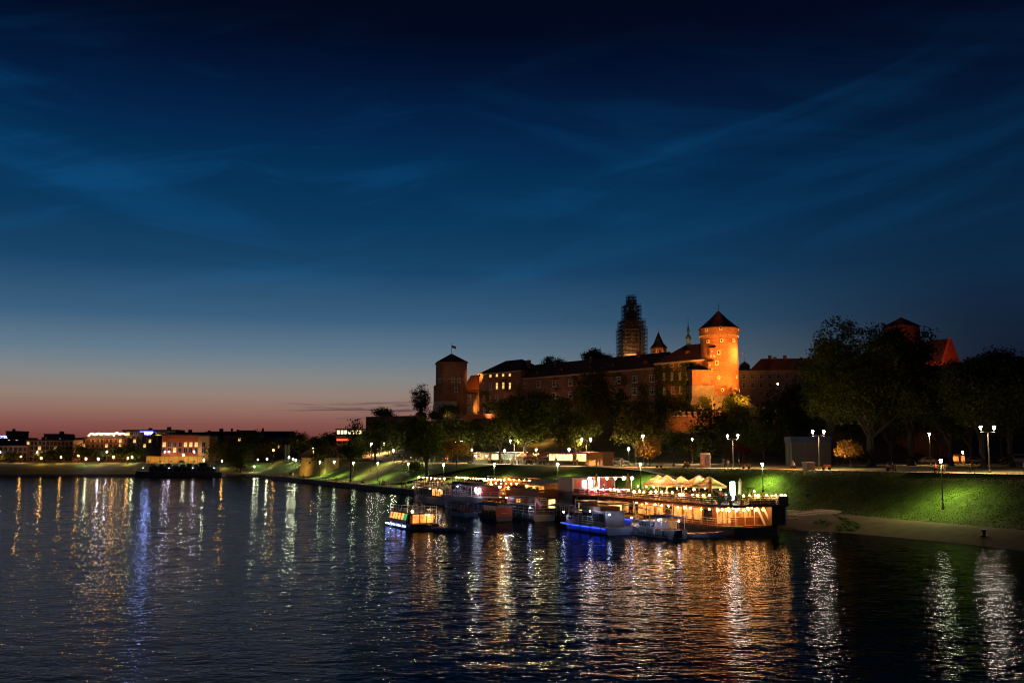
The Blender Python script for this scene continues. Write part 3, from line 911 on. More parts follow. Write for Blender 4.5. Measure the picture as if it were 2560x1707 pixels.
for (va, vb, w) in tiers:
    za, zb = z4(va), z4(vb)
    nl = max(2, round((zb - za) / 1.75)); nb = max(3, round(2 * w / 1.5))
    po, le = MB(), MB()
    for w2 in (w, w - 1.0):
        for i in range(nb + 1):
            c = -w2 + 2 * w2 * i / nb
            for (x, y) in ((c, -w2), (c, w2), (-w2, c), (w2, c)):
                po.tube([(x, y, za), (x, y, zb + 0.5)], 0.075, 4, False)
        for l in range(nl + 1):
            z = za + (zb - za) * l / nl
            for dz in (0.0, 1.0):
                for (p, q) in (((-w2, -w2), (w2, -w2)), ((w2, -w2), (w2, w2)), ((w2, w2), (-w2, w2)), ((-w2, w2), (-w2, -w2))):
                    le.tube([(*p, z + dz), (*q, z + dz)], 0.06, 4, False)
    for l in range(nl):
        z = za + (zb - za) * l / nl; z1_ = za + (zb - za) * (l + 1) / nl
        for i in range(0, nb, 2):
            c0 = -w + 2 * w * i / nb; c1 = -w + 2 * w * (i + 1) / nb
            le.tube([(c0, -w, z), (c1, -w, z1_)], 0.045, 4, False); le.tube([(-w, c1, z), (-w, c0, z1_)], 0.045, 4, False)
    po.build('scaffold_standard', M_STEEL, sc_); le.build('scaffold_ledger', M_STEEL, sc_)
    for l in range(nl + 1):
        z = za + (zb - za) * l / nl + 0.06
        pl = MB(); pl.box(-w, w, -w, -w + 0.95, z, z + 0.07); pl.box(-w, w, w - 0.95, w, z, z + 0.07)
        pl.box(-w, -w + 0.95, -w + 0.95, w - 0.95, z, z + 0.07); pl.box(w - 0.95, w, -w + 0.95, w - 0.95, z, z + 0.07)
        pl.build('plank_deck', M_PLANK, sc_)
MB().box(-1.9, 1.9, -2.05, -2.0, z4(764), z4(750)).build('netting', M_NET, sc_); MB().box(-2.05, -2.0, -1.9, 1.9, z4(764), z4(750)).build('netting', M_NET, sc_)

# small octagonal tower
op = at(1647, 900, 430)
ot = thing('octagonal_tower', 'small octagonal brick tower with pointed dark spire behind the castle roof', 'tower', (op.x, op.y, 0))
def z5(v): return at(1647, v, 430)[2]
MB().prism(a8(3.45), 35, z5(871)).build('wall', M_BRICK, ot)
rf = MB().lathe([(3.95, z5(871) + 0.001), (3.95, z5(870)), (2.2, z5(858)), (1.2, z5(845)), (0.1, z5(830))], 8, a0=math.pi / 8).build('spire', M_SLATE, ot)
MB().tube([(0, 0, z5(831)), (0, 0, z5(824))], 0.06, 4).build('finial', M_IRON, rf)
for i in range(8):
    a = i * math.pi / 4
    o = MB().box(-0.42, 0.42, -0.1, 0.1, -1.4, 1.4).build('window', M_DARKHOLE, ot, (3.2 * math.sin(a), -3.2 * math.cos(a), z5(884)), a)
    MB().extrude_y([(-0.6, -1.5), (-0.42, -1.5), (-0.42, 1.4), (0.42, 1.4), (0.42, -1.5), (0.6, -1.5), (0.6, 1.6), (-0.6, 1.6)], -0.16, -0.02).build('frame', M_PALE, o)
    b = a + math.pi / 8
    MB().box(-0.22, 0.22, -0.12, 0.1, 35, z5(872)).build('corner_pilaster', M_PALE, ot, (3.4 * math.sin(b), -3.4 * math.cos(b), 0), b)

# slim baroque steeple
sp_ = at(1722, 900, 440)
stp = thing('steeple', 'slim green and gilded baroque steeple behind the right castle wing', 'steeple', (sp_.x, sp_.y, 0))
def z6(v): return at(1722, v, 440)[2]
MB().prism(a8(1.9), 38, z6(872)).build('shaft', M_COPPER, stp)
MB().lathe([(2.3, z6(872)), (1.7, z6(866)), (1.0, z6(860))], 16).build('skirt_roof', M_COPPER, stp)
for i in range(6):
    a = i * math.pi / 3
    MB().box(-0.14, 0.14, -0.14, 0.14, z6(861), z6(848)).build('lantern_column', mat('gilded', (0.55, 0.42, 0.2), 0.4, 0.2, 2, metal=0.4), stp, (0.85 * math.sin(a), -0.85 * math.cos(a), 0), a)
MB().lathe([(1.2, z6(848)), (1.35, z6(845)), (0.95, z6(840)), (0.4, z6(836)), (0.35, z6(832)), (0.7, z6(829)), (0.45, z6(822)), (0.2, z6(815)), (0.06, z6(803))], 14).build('helm', M_COPPER, stp)
MB().ball((0, 0, z6(809)), 0.28, 8, 5).build('ball', MATS['gilded'], stp)
MB().box(-0.05, 0.05, -0.05, 0.05, z6(804), z6(794)).box(-0.3, 0.3, -0.04, 0.04, z6(798), z6(798) + 0.1).build('cross', M_IRON, stp)

# brick retaining walls of the castle terrace
def crenel_wall(u0, u1, v, D0, D1, drop, label, merlons, m=M_BRICK, lvl=True):
    a, b = at(u0, v, D0), at(u1, v, D1)
    L = (Vector((b.x, b.y)) - Vector((a.x, a.y))).length
    rz = math.atan2(b.y - a.y, b.x - a.x)
    w = thing('terrace_wall', label, 'wall', (a.x, a.y, 0), rz, 'castle terrace walls')
    MB().box(0, L, 0, 1.2, a.z - drop, a.z).build('wall', m, w)
    MB().box(-0.1, L + 0.1, -0.15, 1.35, a.z + 0.001, a.z + 0.25).build('coping', M_PALE if merlons else m, w)
    if merlons:
        cr = MB().box(-0.55, 0.55, 0.1, 0.9, 0, 0.95).mesh('merlon', m); cp = MB().box(-0.6, 0.6, 0.05, 0.95, 0.951, 1.1).mesh('cap', M_PALE)
        for i in range(int(L / 2.0)):
            o = obj('merlon', cr, w, (1.0 + i * 2.0, 0, a.z + 0.251)); obj('cap', cp, o)
    return w
crenel_wall(1656, 1812, 1041, 322, 312, 14, 'orange lit brick terrace wall with small merlons below the round tower', True)
crenel_wall(1160, 1300, 1038, 410, 392, 12, 'reddish brick terrace wall below the left castle wing', False)
crenel_wall(915, 1062, 1043, 440, 424, 12, 'dark brick bastion wall at the left end of the castle hill', False, M_BRICKD)
crenel_wall(1812, 1960, 1052, 312, 300, 12, 'dark brick terrace wall right of the round tower bushes', False, M_BRICKD)
# small bastion house, left
bh = at(1052, 1030, 428)
b_ = thing('bastion_hut', 'small lit orange hut with dark pyramid roof on the bastion wall', 'hut', (bh.x, bh.y, 0), R(-20))
MB().box(-1.8, 1.8, -1.5, 1.5, 24, at(1052, 1034, 428)[2]).build('wall', M_BRICK, b_)
hip_roof(MB(), -1.8, 1.8, -1.5, 1.5, at(1052, 1034, 428)[2] + 0.001, at(1052, 1027, 428)[2], 0.3).build('roof', M_SLATE, b_)

# buildings right of the round tower
gp = at(1965, 950, 400)
gb = thing('palace_building', 'long plaster building with high red tiled roof and chimneys right of the round tower', 'building', (gp.x, gp.y, 0), R(-6))
def z7(v): return at(1965, v, 400)[2]
MB().box(-22, 24, 0, 14, 25, z7(925)).build('wall', M_PLASTER, gb)
rf = hip_roof(MB(), -13, 24, 0, 14, z7(925) + 0.001, z7(892), 0.6, 5).build('roof', M_TILE, gb)
hip_roof(MB(), -22, -13.2, 0, 14, z7(925) + 0.002, z7(915), 0.4, 1).build('low_roof', M_TILE, gb)
for u, h in ((1934, 8), (1946, 4), (1971, 8)):
    x = (u - 1965) * 405 / FPX
    MB().box(x - 0.6, x + 0.6, 6.3, 7.7, z7(896), z7(892 - h)).build('chimney', M_BRICK, rf)
for i in range(10):
    for v in (940, 962):
        window(gb, -20 + i * 3.4, 0, z7(v), 1.1, 1.8, 2, 2)
dp = at(1862, 930, 420)
dm = thing('small_dome', 'small dark domed turret showing over the roof right of the round tower', 'turret', (dp.x, dp.y, 0))
def z8(v): return at(1862, v, 420)[2]
MB().lathe([(1.7, 40), (1.7, z8(921))], 12).build('drum', M_PLASTER, dm)
rf = MB().lathe([(2.1, z8(921)), (2.3, z8(916)), (1.9, z8(911)), (0.9, z8(907)), (0.1, z8(903))], 14).build('dome', M_SLATE, dm)
MB().tube([(0, 0, z8(904)), (0, 0, z8(893))], 0.06, 4).build('finial', M_IRON, rf)
# far right tower and red gable behind the big trees
ep = at(2254, 820, 330)
et = thing('gate_tower', 'red pyramid tower roof peeking over the big park trees', 'tower', (ep.x, ep.y, 0), R(30))
def z9(v): return at(2254, v, 330)[2]
MB().box(-4, 4, -4, 4, 8, z9(817)).build('wall', M_BRICK, et)
rf = hip_roof(MB(), -4, 4, -4, 4, z9(817) + 0.001, z9(793), 0.5).build('roof', M_TILE, et)
MB().tube([(0, 0, z9(794)), (0, 0, z9(778))], [0.16, 0.1], 5).build('finial', M_PALE, rf)
fp = at(2378, 860, 290)
fb = thing('gabled_building', 'building with bright red lit stepped gable between the park tree crowns', 'building', (fp.x, fp.y, 0), R(38))
def z10(v): return at(2345, v, 290)[2]
MB().box(-4.6, 4.8, 0.0, 20, 8, z10(905)).build('wall', M_BRICK, fb)
MB().extrude_y([(-4.6, z10(905) + 0.001), (4.8, z10(905) + 0.001), (0.1, z10(844))], 0.0, 0.8).build('gable', brick_mat('red_gable_brick', (0.42, 0.10, 0.05), (0.35, 0.2, 0.12)), fb)
MB().extrude_y([(-5.0, z10(905) + 0.002), (5.2, z10(905) + 0.002), (0.1, z10(846))], 0.81, 20).build('roof', M_SLATE, fb)

# ------------------------------------------------------------------ trees
M_BARK = mat('bark', (0.04, 0.03, 0.022), 0.95, 0.4, 1.5, bump=0.05, bscale=4, stretch=(1, 1, 0.3))
LEAVES = {
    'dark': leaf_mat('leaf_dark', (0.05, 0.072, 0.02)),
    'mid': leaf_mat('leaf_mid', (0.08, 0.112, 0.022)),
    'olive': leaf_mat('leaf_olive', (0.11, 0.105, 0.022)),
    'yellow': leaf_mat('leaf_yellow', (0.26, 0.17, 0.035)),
    'red': leaf_mat('leaf_lit_red', (0.14, 0.03, 0.025)),  # red light on the bush put into its leaf colour
}
def crown(seed, rx, ry, rz, n, leaf, style='round', gap=0.35):
    """leaf cards gathered in clumps over the crown's volume; returns verts, quads and lobe centres (crown centre at the origin)"""
    g = np.random.default_rng(seed)
    nl = {'round': 38, 'tall': 34, 'bush': 16, 'flat': 22, 'conifer': 26}[style]
    lobes = []
    for i in range(nl):
        v = g.normal(size=3); v /= np.linalg.norm(v)
        r = g.uniform(0.35, 0.86)
        c = v * r
        if style == 'conifer':
            t = g.uniform(-0.95, 0.9); w = (1 - t) / 2
            a = g.uniform(0, 6.28); c = np.array([math.cos(a) * w * 0.7, math.sin(a) * w * 0.7, t])
            lr = 0.16 + 0.26 * w
        else:
            if c[2] < -0.55 and style != 'bush': c[2] *= 0.7
            lr = g.uniform(0.20, 0.36)
        lobes.append((c, lr))
    L = np.array([l[0] for l in lobes]); LR = np.array([l[1] for l in lobes])
    w = LR ** 2; w /= w.sum()
    # small clumps of leaves sitting on the lobes
    ncl = max(20, n // 26)
    li = g.choice(nl, ncl, p=w)
    dirs = g.normal(size=(ncl, 3)); dirs[:, 2] += 0.25; dirs /= np.linalg.norm(dirs, axis=1)[:, None]
    rad = g.uniform(0.55, 1.12, ncl)
    cc = L[li] + dirs * (LR[li] * rad)[:, None]
    cs = g.uniform(0.5, 1.4, ncl)
    ci = g.integers(0, ncl, n)
    sc = np.array([rx, ry, rz])
    off = np.clip(g.normal(size=(n, 3)), -1.5, 1.5) * (leaf * 2.0 * cs[ci])[:, None]
    off[:, 2] *= 0.6
    pos = cc[ci] * sc + off
    # leaf cards: random tilt, mostly facing up and out
    nr = g.normal(size=(n, 3)); nr[:, 2] += 0.5; nr += dirs[ci] * 0.7
    nr /= np.linalg.norm(nr, axis=1)[:, None]
    up = g.normal(size=(n, 3))
    a = np.cross(nr, up); a /= np.linalg.norm(a, axis=1)[:, None]
    b = np.cross(nr, a)
    s = leaf * g.uniform(0.55, 1.3, n)[:, None]
    v0 = pos - a * s * 0.5; v1 = pos + b * s * 0.36; v2 = pos + a * s * 0.62; v3 = pos - b * s * 0.36
    verts = np.stack([v0, v1, v2, v3], 1).reshape(-1, 3)
    quads = np.arange(4 * n).reshape(n, 4)
    return verts, quads, L * sc
TREE_SEED = [100]
def tree(u, D, vtop, wpx, label, kind='dark', style='round', base=None, trunk_h=None, n=None, leaf=None, name='park_tree', cat='tree', vbot=None, group='trees in the riverside park', gz0=None):
    TREE_SEED[0] += 1
    sd = TREE_SEED[0]
    p = on_ground(u, D) if base is None else base
    if gz0 is not None: p.z = gz0
    top = at(u, vtop, D)[2]
    rx = wpx * D / FPX / 2
    H = top - p.z
    th = trunk_h if trunk_h is not None else (0.22 * H)
    if vbot: th = max(0.2, at(u, vbot, D)[2] - p.z)
    rz_ = (H - th) / 2
    cz = th + rz_
    if leaf is None: leaf = min(0.62, max(0.3, D / 420))
    if n is None:
        n = int(min(26000, max(1800, 1.5 * (rx * 2) * (rz_ * 2) / (leaf * leaf) * 3.2)))
    t = thing(name, label, cat, p, random.uniform(0, 6), group)
    v, q, L = crown(sd, rx * 0.94, rx * 0.94, rz_ * 0.95, n, leaf, style)
    obj('crown', np_mesh('crown', v + np.array([0, 0, cz]), q, LEAVES[kind]), t)
    tr = MB()
    r0 = max(0.09, 0.028 * H)
    if style != 'bush':
        tr.tube([(0, 0, -0.4), (0.02, 0, 0.3), (0.1, 0.05, th * 0.6), (0.05, -0.1, th + 0.4 * rz_), (0, 0, th + 1.3 * rz_)], [r0 * 1.5, r0 * 1.1, r0 * 0.9, r0 * 0.6, r0 * 0.15], 8)
        g = random.Random(sd)
        for c in L[:9]:
            b0 = Vector((0.05, 0, th * g.uniform(0.75, 1.0) + rz_ * 0.1)); e = Vector((c[0], c[1], c[2] + cz))
            m_ = b0.lerp(e, 0.5) + Vector((0, 0, -0.06 * (e - b0).length + 0.2))
            tr.tube([b0, m_, e], [r0 * 0.5, r0 * 0.32, r0 * 0.08], 5)
    else:
        g = random.Random(sd)
        for c in L[:6]:
            tr.tube([(0, 0, -0.2), (c[0] * 0.4, c[1] * 0.4, cz * 0.5), (c[0], c[1], c[2] + cz)], [r0, r0 * 0.6, 0.03], 5)
    tr.build('trunk' if style != 'bush' else 'stems', M_BARK, t)
    return t
# big trees of the park on the right
tree(2172, 188, 800, 330, 'huge dark tree with twin topped crown right of the white stall building', 'mid', 'round', vbot=1098, n=46000, leaf=0.44)
tree(2072, 205, 822, 170, 'tall dark tree forming the left shoulder of the big park trees', 'mid', 'round', vbot=1075, n=24000, leaf=0.44)
tree(2272, 192, 798, 205, 'huge dark tree under the red pyramid tower roof', 'dark', 'round', vbot=1095, n=36000, leaf=0.44)
tree(2370, 185, 905, 150, 'dark broad tree below the bright red gable', 'dark', 'round', vbot=1110, n=26000, leaf=0.42)
tree(2450, 166, 862, 230, 'big dark tree beside the double street lamp at the right', 'dark', 'round', vbot=1105, n=30000, leaf=0.4)
tree(2520, 172, 880, 200, 'big dark tree just inside the right picture edge', 'dark', 'round', vbot=1105, n=28000, leaf=0.4)
tree(2610, 180, 905, 230, 'dark tree cut off by the right picture edge', 'dark', 'round', vbot=1095, n=10000, leaf=0.44)
tree(1990, 262, 935, 150, 'dark tree behind the white stall building', 'dark', 'round', vbot=1080)
tree(2045, 285, 905, 140, 'tall dark tree in front of the long red roofed building', 'dark', 'round', vbot=1070)
tree(1925, 275, 985, 130, 'dark tree below the lit hillside lamp', 'dark', 'round', vbot=1110)
tree(1905, 212, 1048, 135, 'dark spreading tree left of the white stall building', 'dark', 'round', vbot=1135, n=9000, leaf=0.4)
tree(1845, 240, 1015, 130, 'dark tree behind the red lit bush', 'dark', 'round', vbot=1130)
tree(1778, 258, 1010, 110, 'dark tree in front of the crenellated terrace wall', 'dark', 'round', vbot=1125)
tree(1681, 214, 1066, 68, 'small round dark tree in front of the orange terrace wall', 'dark', 'round', vbot=1140, leaf=0.36)
tree(1588, 245, 998, 150, 'big dark tree below the middle castle wing', 'olive', 'round', vbot=1125, n=16000)
tree(1438, 232, 1030, 132, 'green lit broad tree behind the food stalls', 'mid', 'round', vbot=1132, n=14000, leaf=0.42)
tree(1312, 262, 985, 140, 'tall dark tree right of the reddish terrace wall', 'mid', 'round', vbot=1120, n=15000)
tree(1250, 272, 1030, 70, 'dark tree in front of the reddish terrace wall', 'dark', 'round', vbot=1128)
tree(1480, 292, 905, 108, 'tall narrow tree standing in front of the middle castle wing', 'olive', 'tall', vbot=1085, n=15000, leaf=0.5)
tree(1400, 316, 985, 110, 'low tree with lit leaves at the foot of the middle castle wing', 'mid', 'round', vbot=1060)
tree(1540, 310, 960, 100, 'dark tree climbing the right half of the middle castle wing', 'dark', 'round', vbot=1060)
tree(1640, 315, 1000, 90, 'dark tree at the left end of the crenellated wall', 'dark', 'round', vbot=1080)
tree(1210, 300, 1058, 90, 'dark low tree behind the left food stalls', 'dark', 'round', vbot=1125)
tree(1066, 280, 1036, 120, 'big tree with bare trunk standing on the grass slope', 'mid', 'round', vbot=1158, n=16000, leaf=0.46, base=on_bank(1069, 3.0, ff), group='trees on the grass slope')
tree(1135, 300, 1048, 110, 'broad tree right behind the big slope tree', 'mid', 'round', vbot=1130)
tree(985, 345, 1040, 110, 'dark tree below the left bastion wall', 'dark', 'round', vbot=1140)
tree(940, 352, 1035, 80, 'dark tree left of the bastion wall', 'dark', 'round', vbot=1140)
tree(889, 335, 1052, 52, 'pointed dark tree in front of the building with the lit top floor', 'dark', 'conifer', vbot=1140)
tree(880, 322, 1105, 80, 'low wide dark tree at the left end of the boulevard crowd', 'dark', 'round', vbot=1150)
tree(1052, 446, 962, 62, 'airy tree left of the dark corner tower', 'dark', 'round', vbot=1036, n=5200, leaf=0.5, gz0=24)
tree(1128, 418, 1013, 60, 'dark round bush against the corner tower foot', 'dark', 'bush', vbot=1044, gz0=23.5, name='bush', cat='bush')
tree(1100, 412, 1030, 70, 'bush row below the pale corner tower foot', 'dark', 'bush', vbot=1048, gz0=22, name='bush', cat='bush')
tree(960, 441, 1022, 60, 'small dark tree above the bastion wall', 'dark', 'round', vbot=1045, gz0=22)
tree(1497, 402, 868, 84, 'round dark crown rising behind the middle castle roof', 'dark', 'round', vbot=950, n=15000, leaf=0.5, gz0=30)
tree(1380, 430, 886, 66, 'thin dark crown peeking over the castle roof', 'dark', 'round', vbot=945, n=6000, leaf=0.48, gz0=30)
tree(1835, 318, 986, 66, 'dark bush in front of the floodlit tower foot', 'dark', 'bush', vbot=1035, gz0=21.5, name='bush', cat='bush', n=2600)
tree(1766, 322, 985, 24, 'green lit ivy bush on the pale tower foot', 'mid', 'bush', vbot=1034, gz0=22.5, name='bush', cat='bush', leaf=0.4)
tree(1700, 325, 1010, 90, 'dark bush below the ivy grown castle wing', 'dark', 'bush', vbot=1036, gz0=22.5, name='bush', cat='bush', n=3500)
tree(1245, 400, 1000, 70, 'green bush at the foot of the lit left castle wing', 'mid', 'bush', vbot=1040, gz0=22.5, name='bush', cat='bush')
tree(1345, 372, 975, 90, 'dark tree with bright leaves under the pale windows', 'mid', 'round', vbot=1030, gz0=22)
for (u, D, vt, w, lab) in [(2110, 232, 930, 190, 'dark background tree behind the left shoulder tree'), (2225, 238, 915, 190, 'dark background tree between the two huge trees'), (2335, 236, 925, 170, 'dark background tree left of the red gable'),
      (2420, 232, 930, 180, 'dark background tree behind the parked cars'), (2500, 236, 925, 190, 'dark background tree behind the van'), (2580, 236, 930, 180, 'dark background tree beyond the van at the right edge'), (2015, 250, 1000, 120, 'dark background tree just right of the white stall building')]:
    tree(u, D, vt, w, lab, 'dark', 'round', vbot=1122, n=11000, leaf=0.55)
# small lamp lit trees along the boulevard
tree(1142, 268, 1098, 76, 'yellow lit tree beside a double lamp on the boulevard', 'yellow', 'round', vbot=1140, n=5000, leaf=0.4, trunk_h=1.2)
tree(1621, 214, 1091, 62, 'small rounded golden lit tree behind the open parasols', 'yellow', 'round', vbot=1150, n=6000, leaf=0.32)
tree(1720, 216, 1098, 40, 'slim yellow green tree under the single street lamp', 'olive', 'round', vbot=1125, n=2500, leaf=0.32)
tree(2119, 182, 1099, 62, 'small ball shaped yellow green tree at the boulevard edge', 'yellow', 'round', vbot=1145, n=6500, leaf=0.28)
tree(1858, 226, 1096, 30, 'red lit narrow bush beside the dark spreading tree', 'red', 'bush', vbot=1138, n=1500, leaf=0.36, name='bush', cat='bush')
tree(1760, 232, 1095, 60, 'dark bush behind the advertising column', 'dark', 'round', vbot=1150)
# trees of the far bank
FB = 'trees on the far bank'
for (u, D, vt, w, vb, lab, kd) in [
    (152, 492, 1116, 60, 1152, 'dark round tree before the tan house on the far bank', 'dark'),
    (38, 490, 1128, 48, 1158, 'dark tree near the left picture edge on the far bank', 'dark'),
    (120, 489, 1130, 40, 1158, 'smaller dark tree left of the round one on the far bank', 'dark'),
    (258, 490, 1124, 40, 1156, 'dark tree before the brick red block on the far bank', 'dark'),
    (312, 488, 1108, 62, 1156, 'tall dark tree left of the yellow lit wall', 'dark'),
    (345, 487, 1118, 44, 1157, 'dark tree with lit lower leaves beside the yellow lit wall', 'mid'),
    (212, 494, 1110, 46, 1152, 'dark tree in the gap between the houses on the far bank', 'dark'),
    (548, 486, 1100, 60, 1150, 'dark tree right of the orange building on the far bank', 'olive'),
    (598, 466, 1106, 76, 1180, 'large black tree low on the far bank slope', 'dark'),
    (628, 500, 1072, 80, 1140, 'broad dark tree before the long roof on the far bank', 'dark'),
    (690, 500, 1095, 66, 1145, 'amber lit tree under a street lamp on the far bank', 'olive'),
    (752, 480, 1074, 58, 1140, 'bushy dark tree right of the two tall pillars', 'dark'),
    (795, 450, 1096, 60, 1146, 'dark tree behind the yellow lit bridge abutment', 'dark'),
    (828, 440, 1085, 40, 1140, 'dark tree left of the building with the lit top floor', 'dark'),
    (812, 372, 1118, 42, 1150, 'amber lit bush near the left end of the boulevard', 'olive'),
    (480, 520, 1096, 30, 1130, 'thin dark tree behind the orange building', 'dark')]:
    tree(u, D, vt, w, lab, kd, 'round', vbot=vb, group=FB, leaf=0.75)
tree(607, 462, 1146, 22, 'small bright green lit shrub on the black slope', 'mid', 'bush', vbot=1170, group=FB, leaf=0.6, name='bush', cat='bush')
tree(800, 372, 1148, 30, 'pale green shrub on the slope by the yellow abutment', 'mid', 'bush', base=on_bank(800, 8, ff), group='trees on the grass slope', leaf=0.5, name='bush', cat='bush', vbot=1185)
tree(1035, 265, 1159, 60, 'low bright green branch clump under the slope tree', 'mid', 'bush', base=on_bank(1040, 9, ff), group='trees on the grass slope', leaf=0.4, name='bush', cat='bush', vbot=1182, n=1800)

# ivy over the right castle wing, leaving the windows free
iv = thing('climbing_ivy', 'dark green ivy covering the castle wing beside the round tower', 'ivy', (CB.x, CB.y, 0), CAST_RZ)
def ivy(name, x0, x1, y, z0, z1, n, holes, cut, seed):
    g = np.random.default_rng(seed)
    x = g.uniform(x0, x1, n); z = g.uniform(z0, z1, n)
    keep = np.ones(n, bool)
    for (hx, hz, w, h) in holes:
        keep &= ~((np.abs(x - hx) < w / 2 + 0.25) & (np.abs(z - hz) < h / 2 + 0.3))
    m = np.sin(x * 0.55 + seed) + np.sin(x * 0.23 + z * 0.4) + 0.8 * np.sin(z * 0.9 + x * 0.3) + g.normal(size=n) * 0.5
    keep &= m > cut + (z - z0) / (z1 - z0) * 1.0
    x, z = x[keep], z[keep]; k = len(x)
    pos = np.stack([x, np.full(k, y) - g.uniform(0.05, 0.4, k), z], 1)
    nr = g.normal(size=(k, 3)) * 0.6; nr[:, 1] -= 1; nr /= np.linalg.norm(nr, axis=1)[:, None]
    a = np.cross(nr, g.normal(size=(k, 3))); a /= np.linalg.norm(a, axis=1)[:, None]; b = np.cross(nr, a)
    s = g.uniform(0.3, 0.7, k)[:, None]
    v = np.stack([pos - a * s * 0.5, pos + b * s * 0.4, pos + a * s * 0.5, pos - b * s * 0.4], 1).reshape(-1, 3)
    tag(obj(name, np_mesh(name, v, np.arange(4 * k).reshape(k, 4), LEAVES['mid']), iv), kind='stuff')
def holes_of(t):
    return [(c.location.x, c.location.z, max(v.co.x for v in c.data.vertices) * 2, max(v.co.z for v in c.data.vertices) * 2) for c in t.children if c.name.startswith('window')]
ivy('ivy_leaves', XC, XD, 0, GZ, E3 - 1.0, 15000, holes_of(rp_), -1.35, 3)
ivy('ivy_leaves', XB, XC, SB, GZ, E2 - 0.6, 16000, holes_of(cw), 0.3, 8)
ivy('ivy_leaves', XA, XB, 0, GZ, E1 - 3, 6000, holes_of(lp), 0.1, 5)

# rough grass tufts on the near slope
def tufts(n, seed):
    g = np.random.default_rng(seed)
    P = []
    s = g.uniform(-75, 60, n); k = g.uniform(0, 1, n)
    for si, ki in zip(s, k):
        d = ff(si) + (fc(si) - ff(si)) * ki
        x, y = sd2xy(si, d)
        P.append((x, y, slope_z(si, d, x, y)))
    P = np.array(P)
    ang = g.uniform(0, 6.28, n); h = g.uniform(0.04, 0.12, n)[:, None]; w = g.uniform(0.05, 0.13, n)[:, None]
    a = np.stack([np.cos(ang), np.sin(ang), np.zeros(n)], 1)
    lean = g.normal(size=(n, 3)) * 0.35; lean[:, 2] = 1
    v = np.stack([P - a * w, P + a * w, P + a * w * 0.2 + lean * h], 1).reshape(-1, 3)
    return v, np.arange(3 * n).reshape(n, 3)
v, q = tufts(42000, 5)
tag(obj('meadow_grass', np_mesh('meadow_grass', v, q, leaf_mat('leaf_grass', (0.052, 0.09, 0.008), 0.22))), 'rough green meadow grass on the embankment slope', 'grass', kind='stuff')

# ------------------------------------------------------------------ lamps
M_COOL = emit('lamp_glass_cool', (1.0, 0.78, 0.6), 400)
M_LOW = emit('lamp_glass_low', (0.95, 1.0, 0.55), 150)
M_SODIUM = emit('lamp_glass_sodium', (1.0, 0.42, 0.08), 420)
M_WHITE = emit('lamp_glass_white', (0.9, 0.75, 0.9), 420)
M_POLE = mat('lamp_post_paint', (0.03, 0.032, 0.03), 0.5, 0.2, 2)
LAMP = {}; SPOTS = {}; LAMP_GAIN = 1.0
def lantern_meshes():
    if LAMP: return
    gl = MB().lathe([(0.10, 0.0), (0.27, 0.55), (0.20, 0.62)], 8)
    LAMP['glass_cool'] = gl.mesh('lamp_glass', M_COOL); LAMP['glass_low'] = gl.mesh('lamp_glass', M_LOW)
    LAMP['glass_sod'] = gl.mesh('lamp_glass', M_SODIUM); LAMP['glass_white'] = gl.mesh('lamp_glass', M_WHITE)
    LAMP['glass_lowf'] = gl.mesh('lamp_glass', emit('lamp_glass_far', (1.0, 0.95, 0.5), 420))
    LAMP['glass_park'] = gl.mesh('lamp_glass', emit('added_lamp_glass', (1.0, 0.9, 0.40), 1700))
    LAMP['cap'] = MB().lathe([(0.33, 0.63), (0.26, 0.72), (0.08, 0.86), (0.03, 0.98)], 8).mesh('lamp_cap', M_POLE)
    LAMP['holder'] = MB().lathe([(0.03, -0.2), (0.12, -0.02)], 8).mesh('lamp_holder', M_POLE)
lantern_meshes()
def lantern(parent, loc, kind):
    o = obj('lantern', LAMP['holder'], parent, loc); o.scale = (0.78, 0.78, 0.82)
    obj('lamp_glass', LAMP['glass_' + kind], o); obj('lamp_cap', LAMP['cap'], o)
    # the reflector under the cap throws most of the light down
    if kind not in SPOTS:
        L = bpy.data.lights.new('lamp_beam', 'SPOT'); e_, c_ = {'cool': (13000, (1.0, 0.56, 0.25)), 'park': (1500, (1.0, 0.85, 0.4)), 'lowf': (1000, (0.9, 1.0, 0.4)), 'low': (5200, (0.84, 1.0, 0.26)), 'sod': (3000, (1.0, 0.45, 0.10)), 'white': (3000, (1.0, 0.42, 0.11))}[kind]
        L.energy = e_ * LAMP_GAIN; L.color = c_; L.spot_size = R(158); L.spot_blend = 0.9; L.shadow_soft_size = 0.2
        SPOTS[kind] = L
    lo = bpy.data.objects.new('lamp_beam', SPOTS[kind]); COL.objects.link(lo); lo.parent = o; lo.location = (0, 0, -0.28)
def post(parent, h, r=0.09):
    MB().lathe([(0.22, -0.3), (0.22, 0.25), (0.14, 0.4), (r, 1.0), (r * 0.7, h)], 8).build('post', M_POLE, parent)
def low_lamp(u, v, label, kind='low', ref=ff, off=2.2, base=None):
    p = base or on_bank(u, off, ref)
    top = at(u, v, p.y)[2]
    h = max(3.0, top - p.z - 0.3)
    t = thing('street_lamp', label, 'street lamp', p, 0.0, 'single lanterns on the embankment slope')
    post(t, h - 0.2); lantern(t, (0, 0, h), kind)
    return t
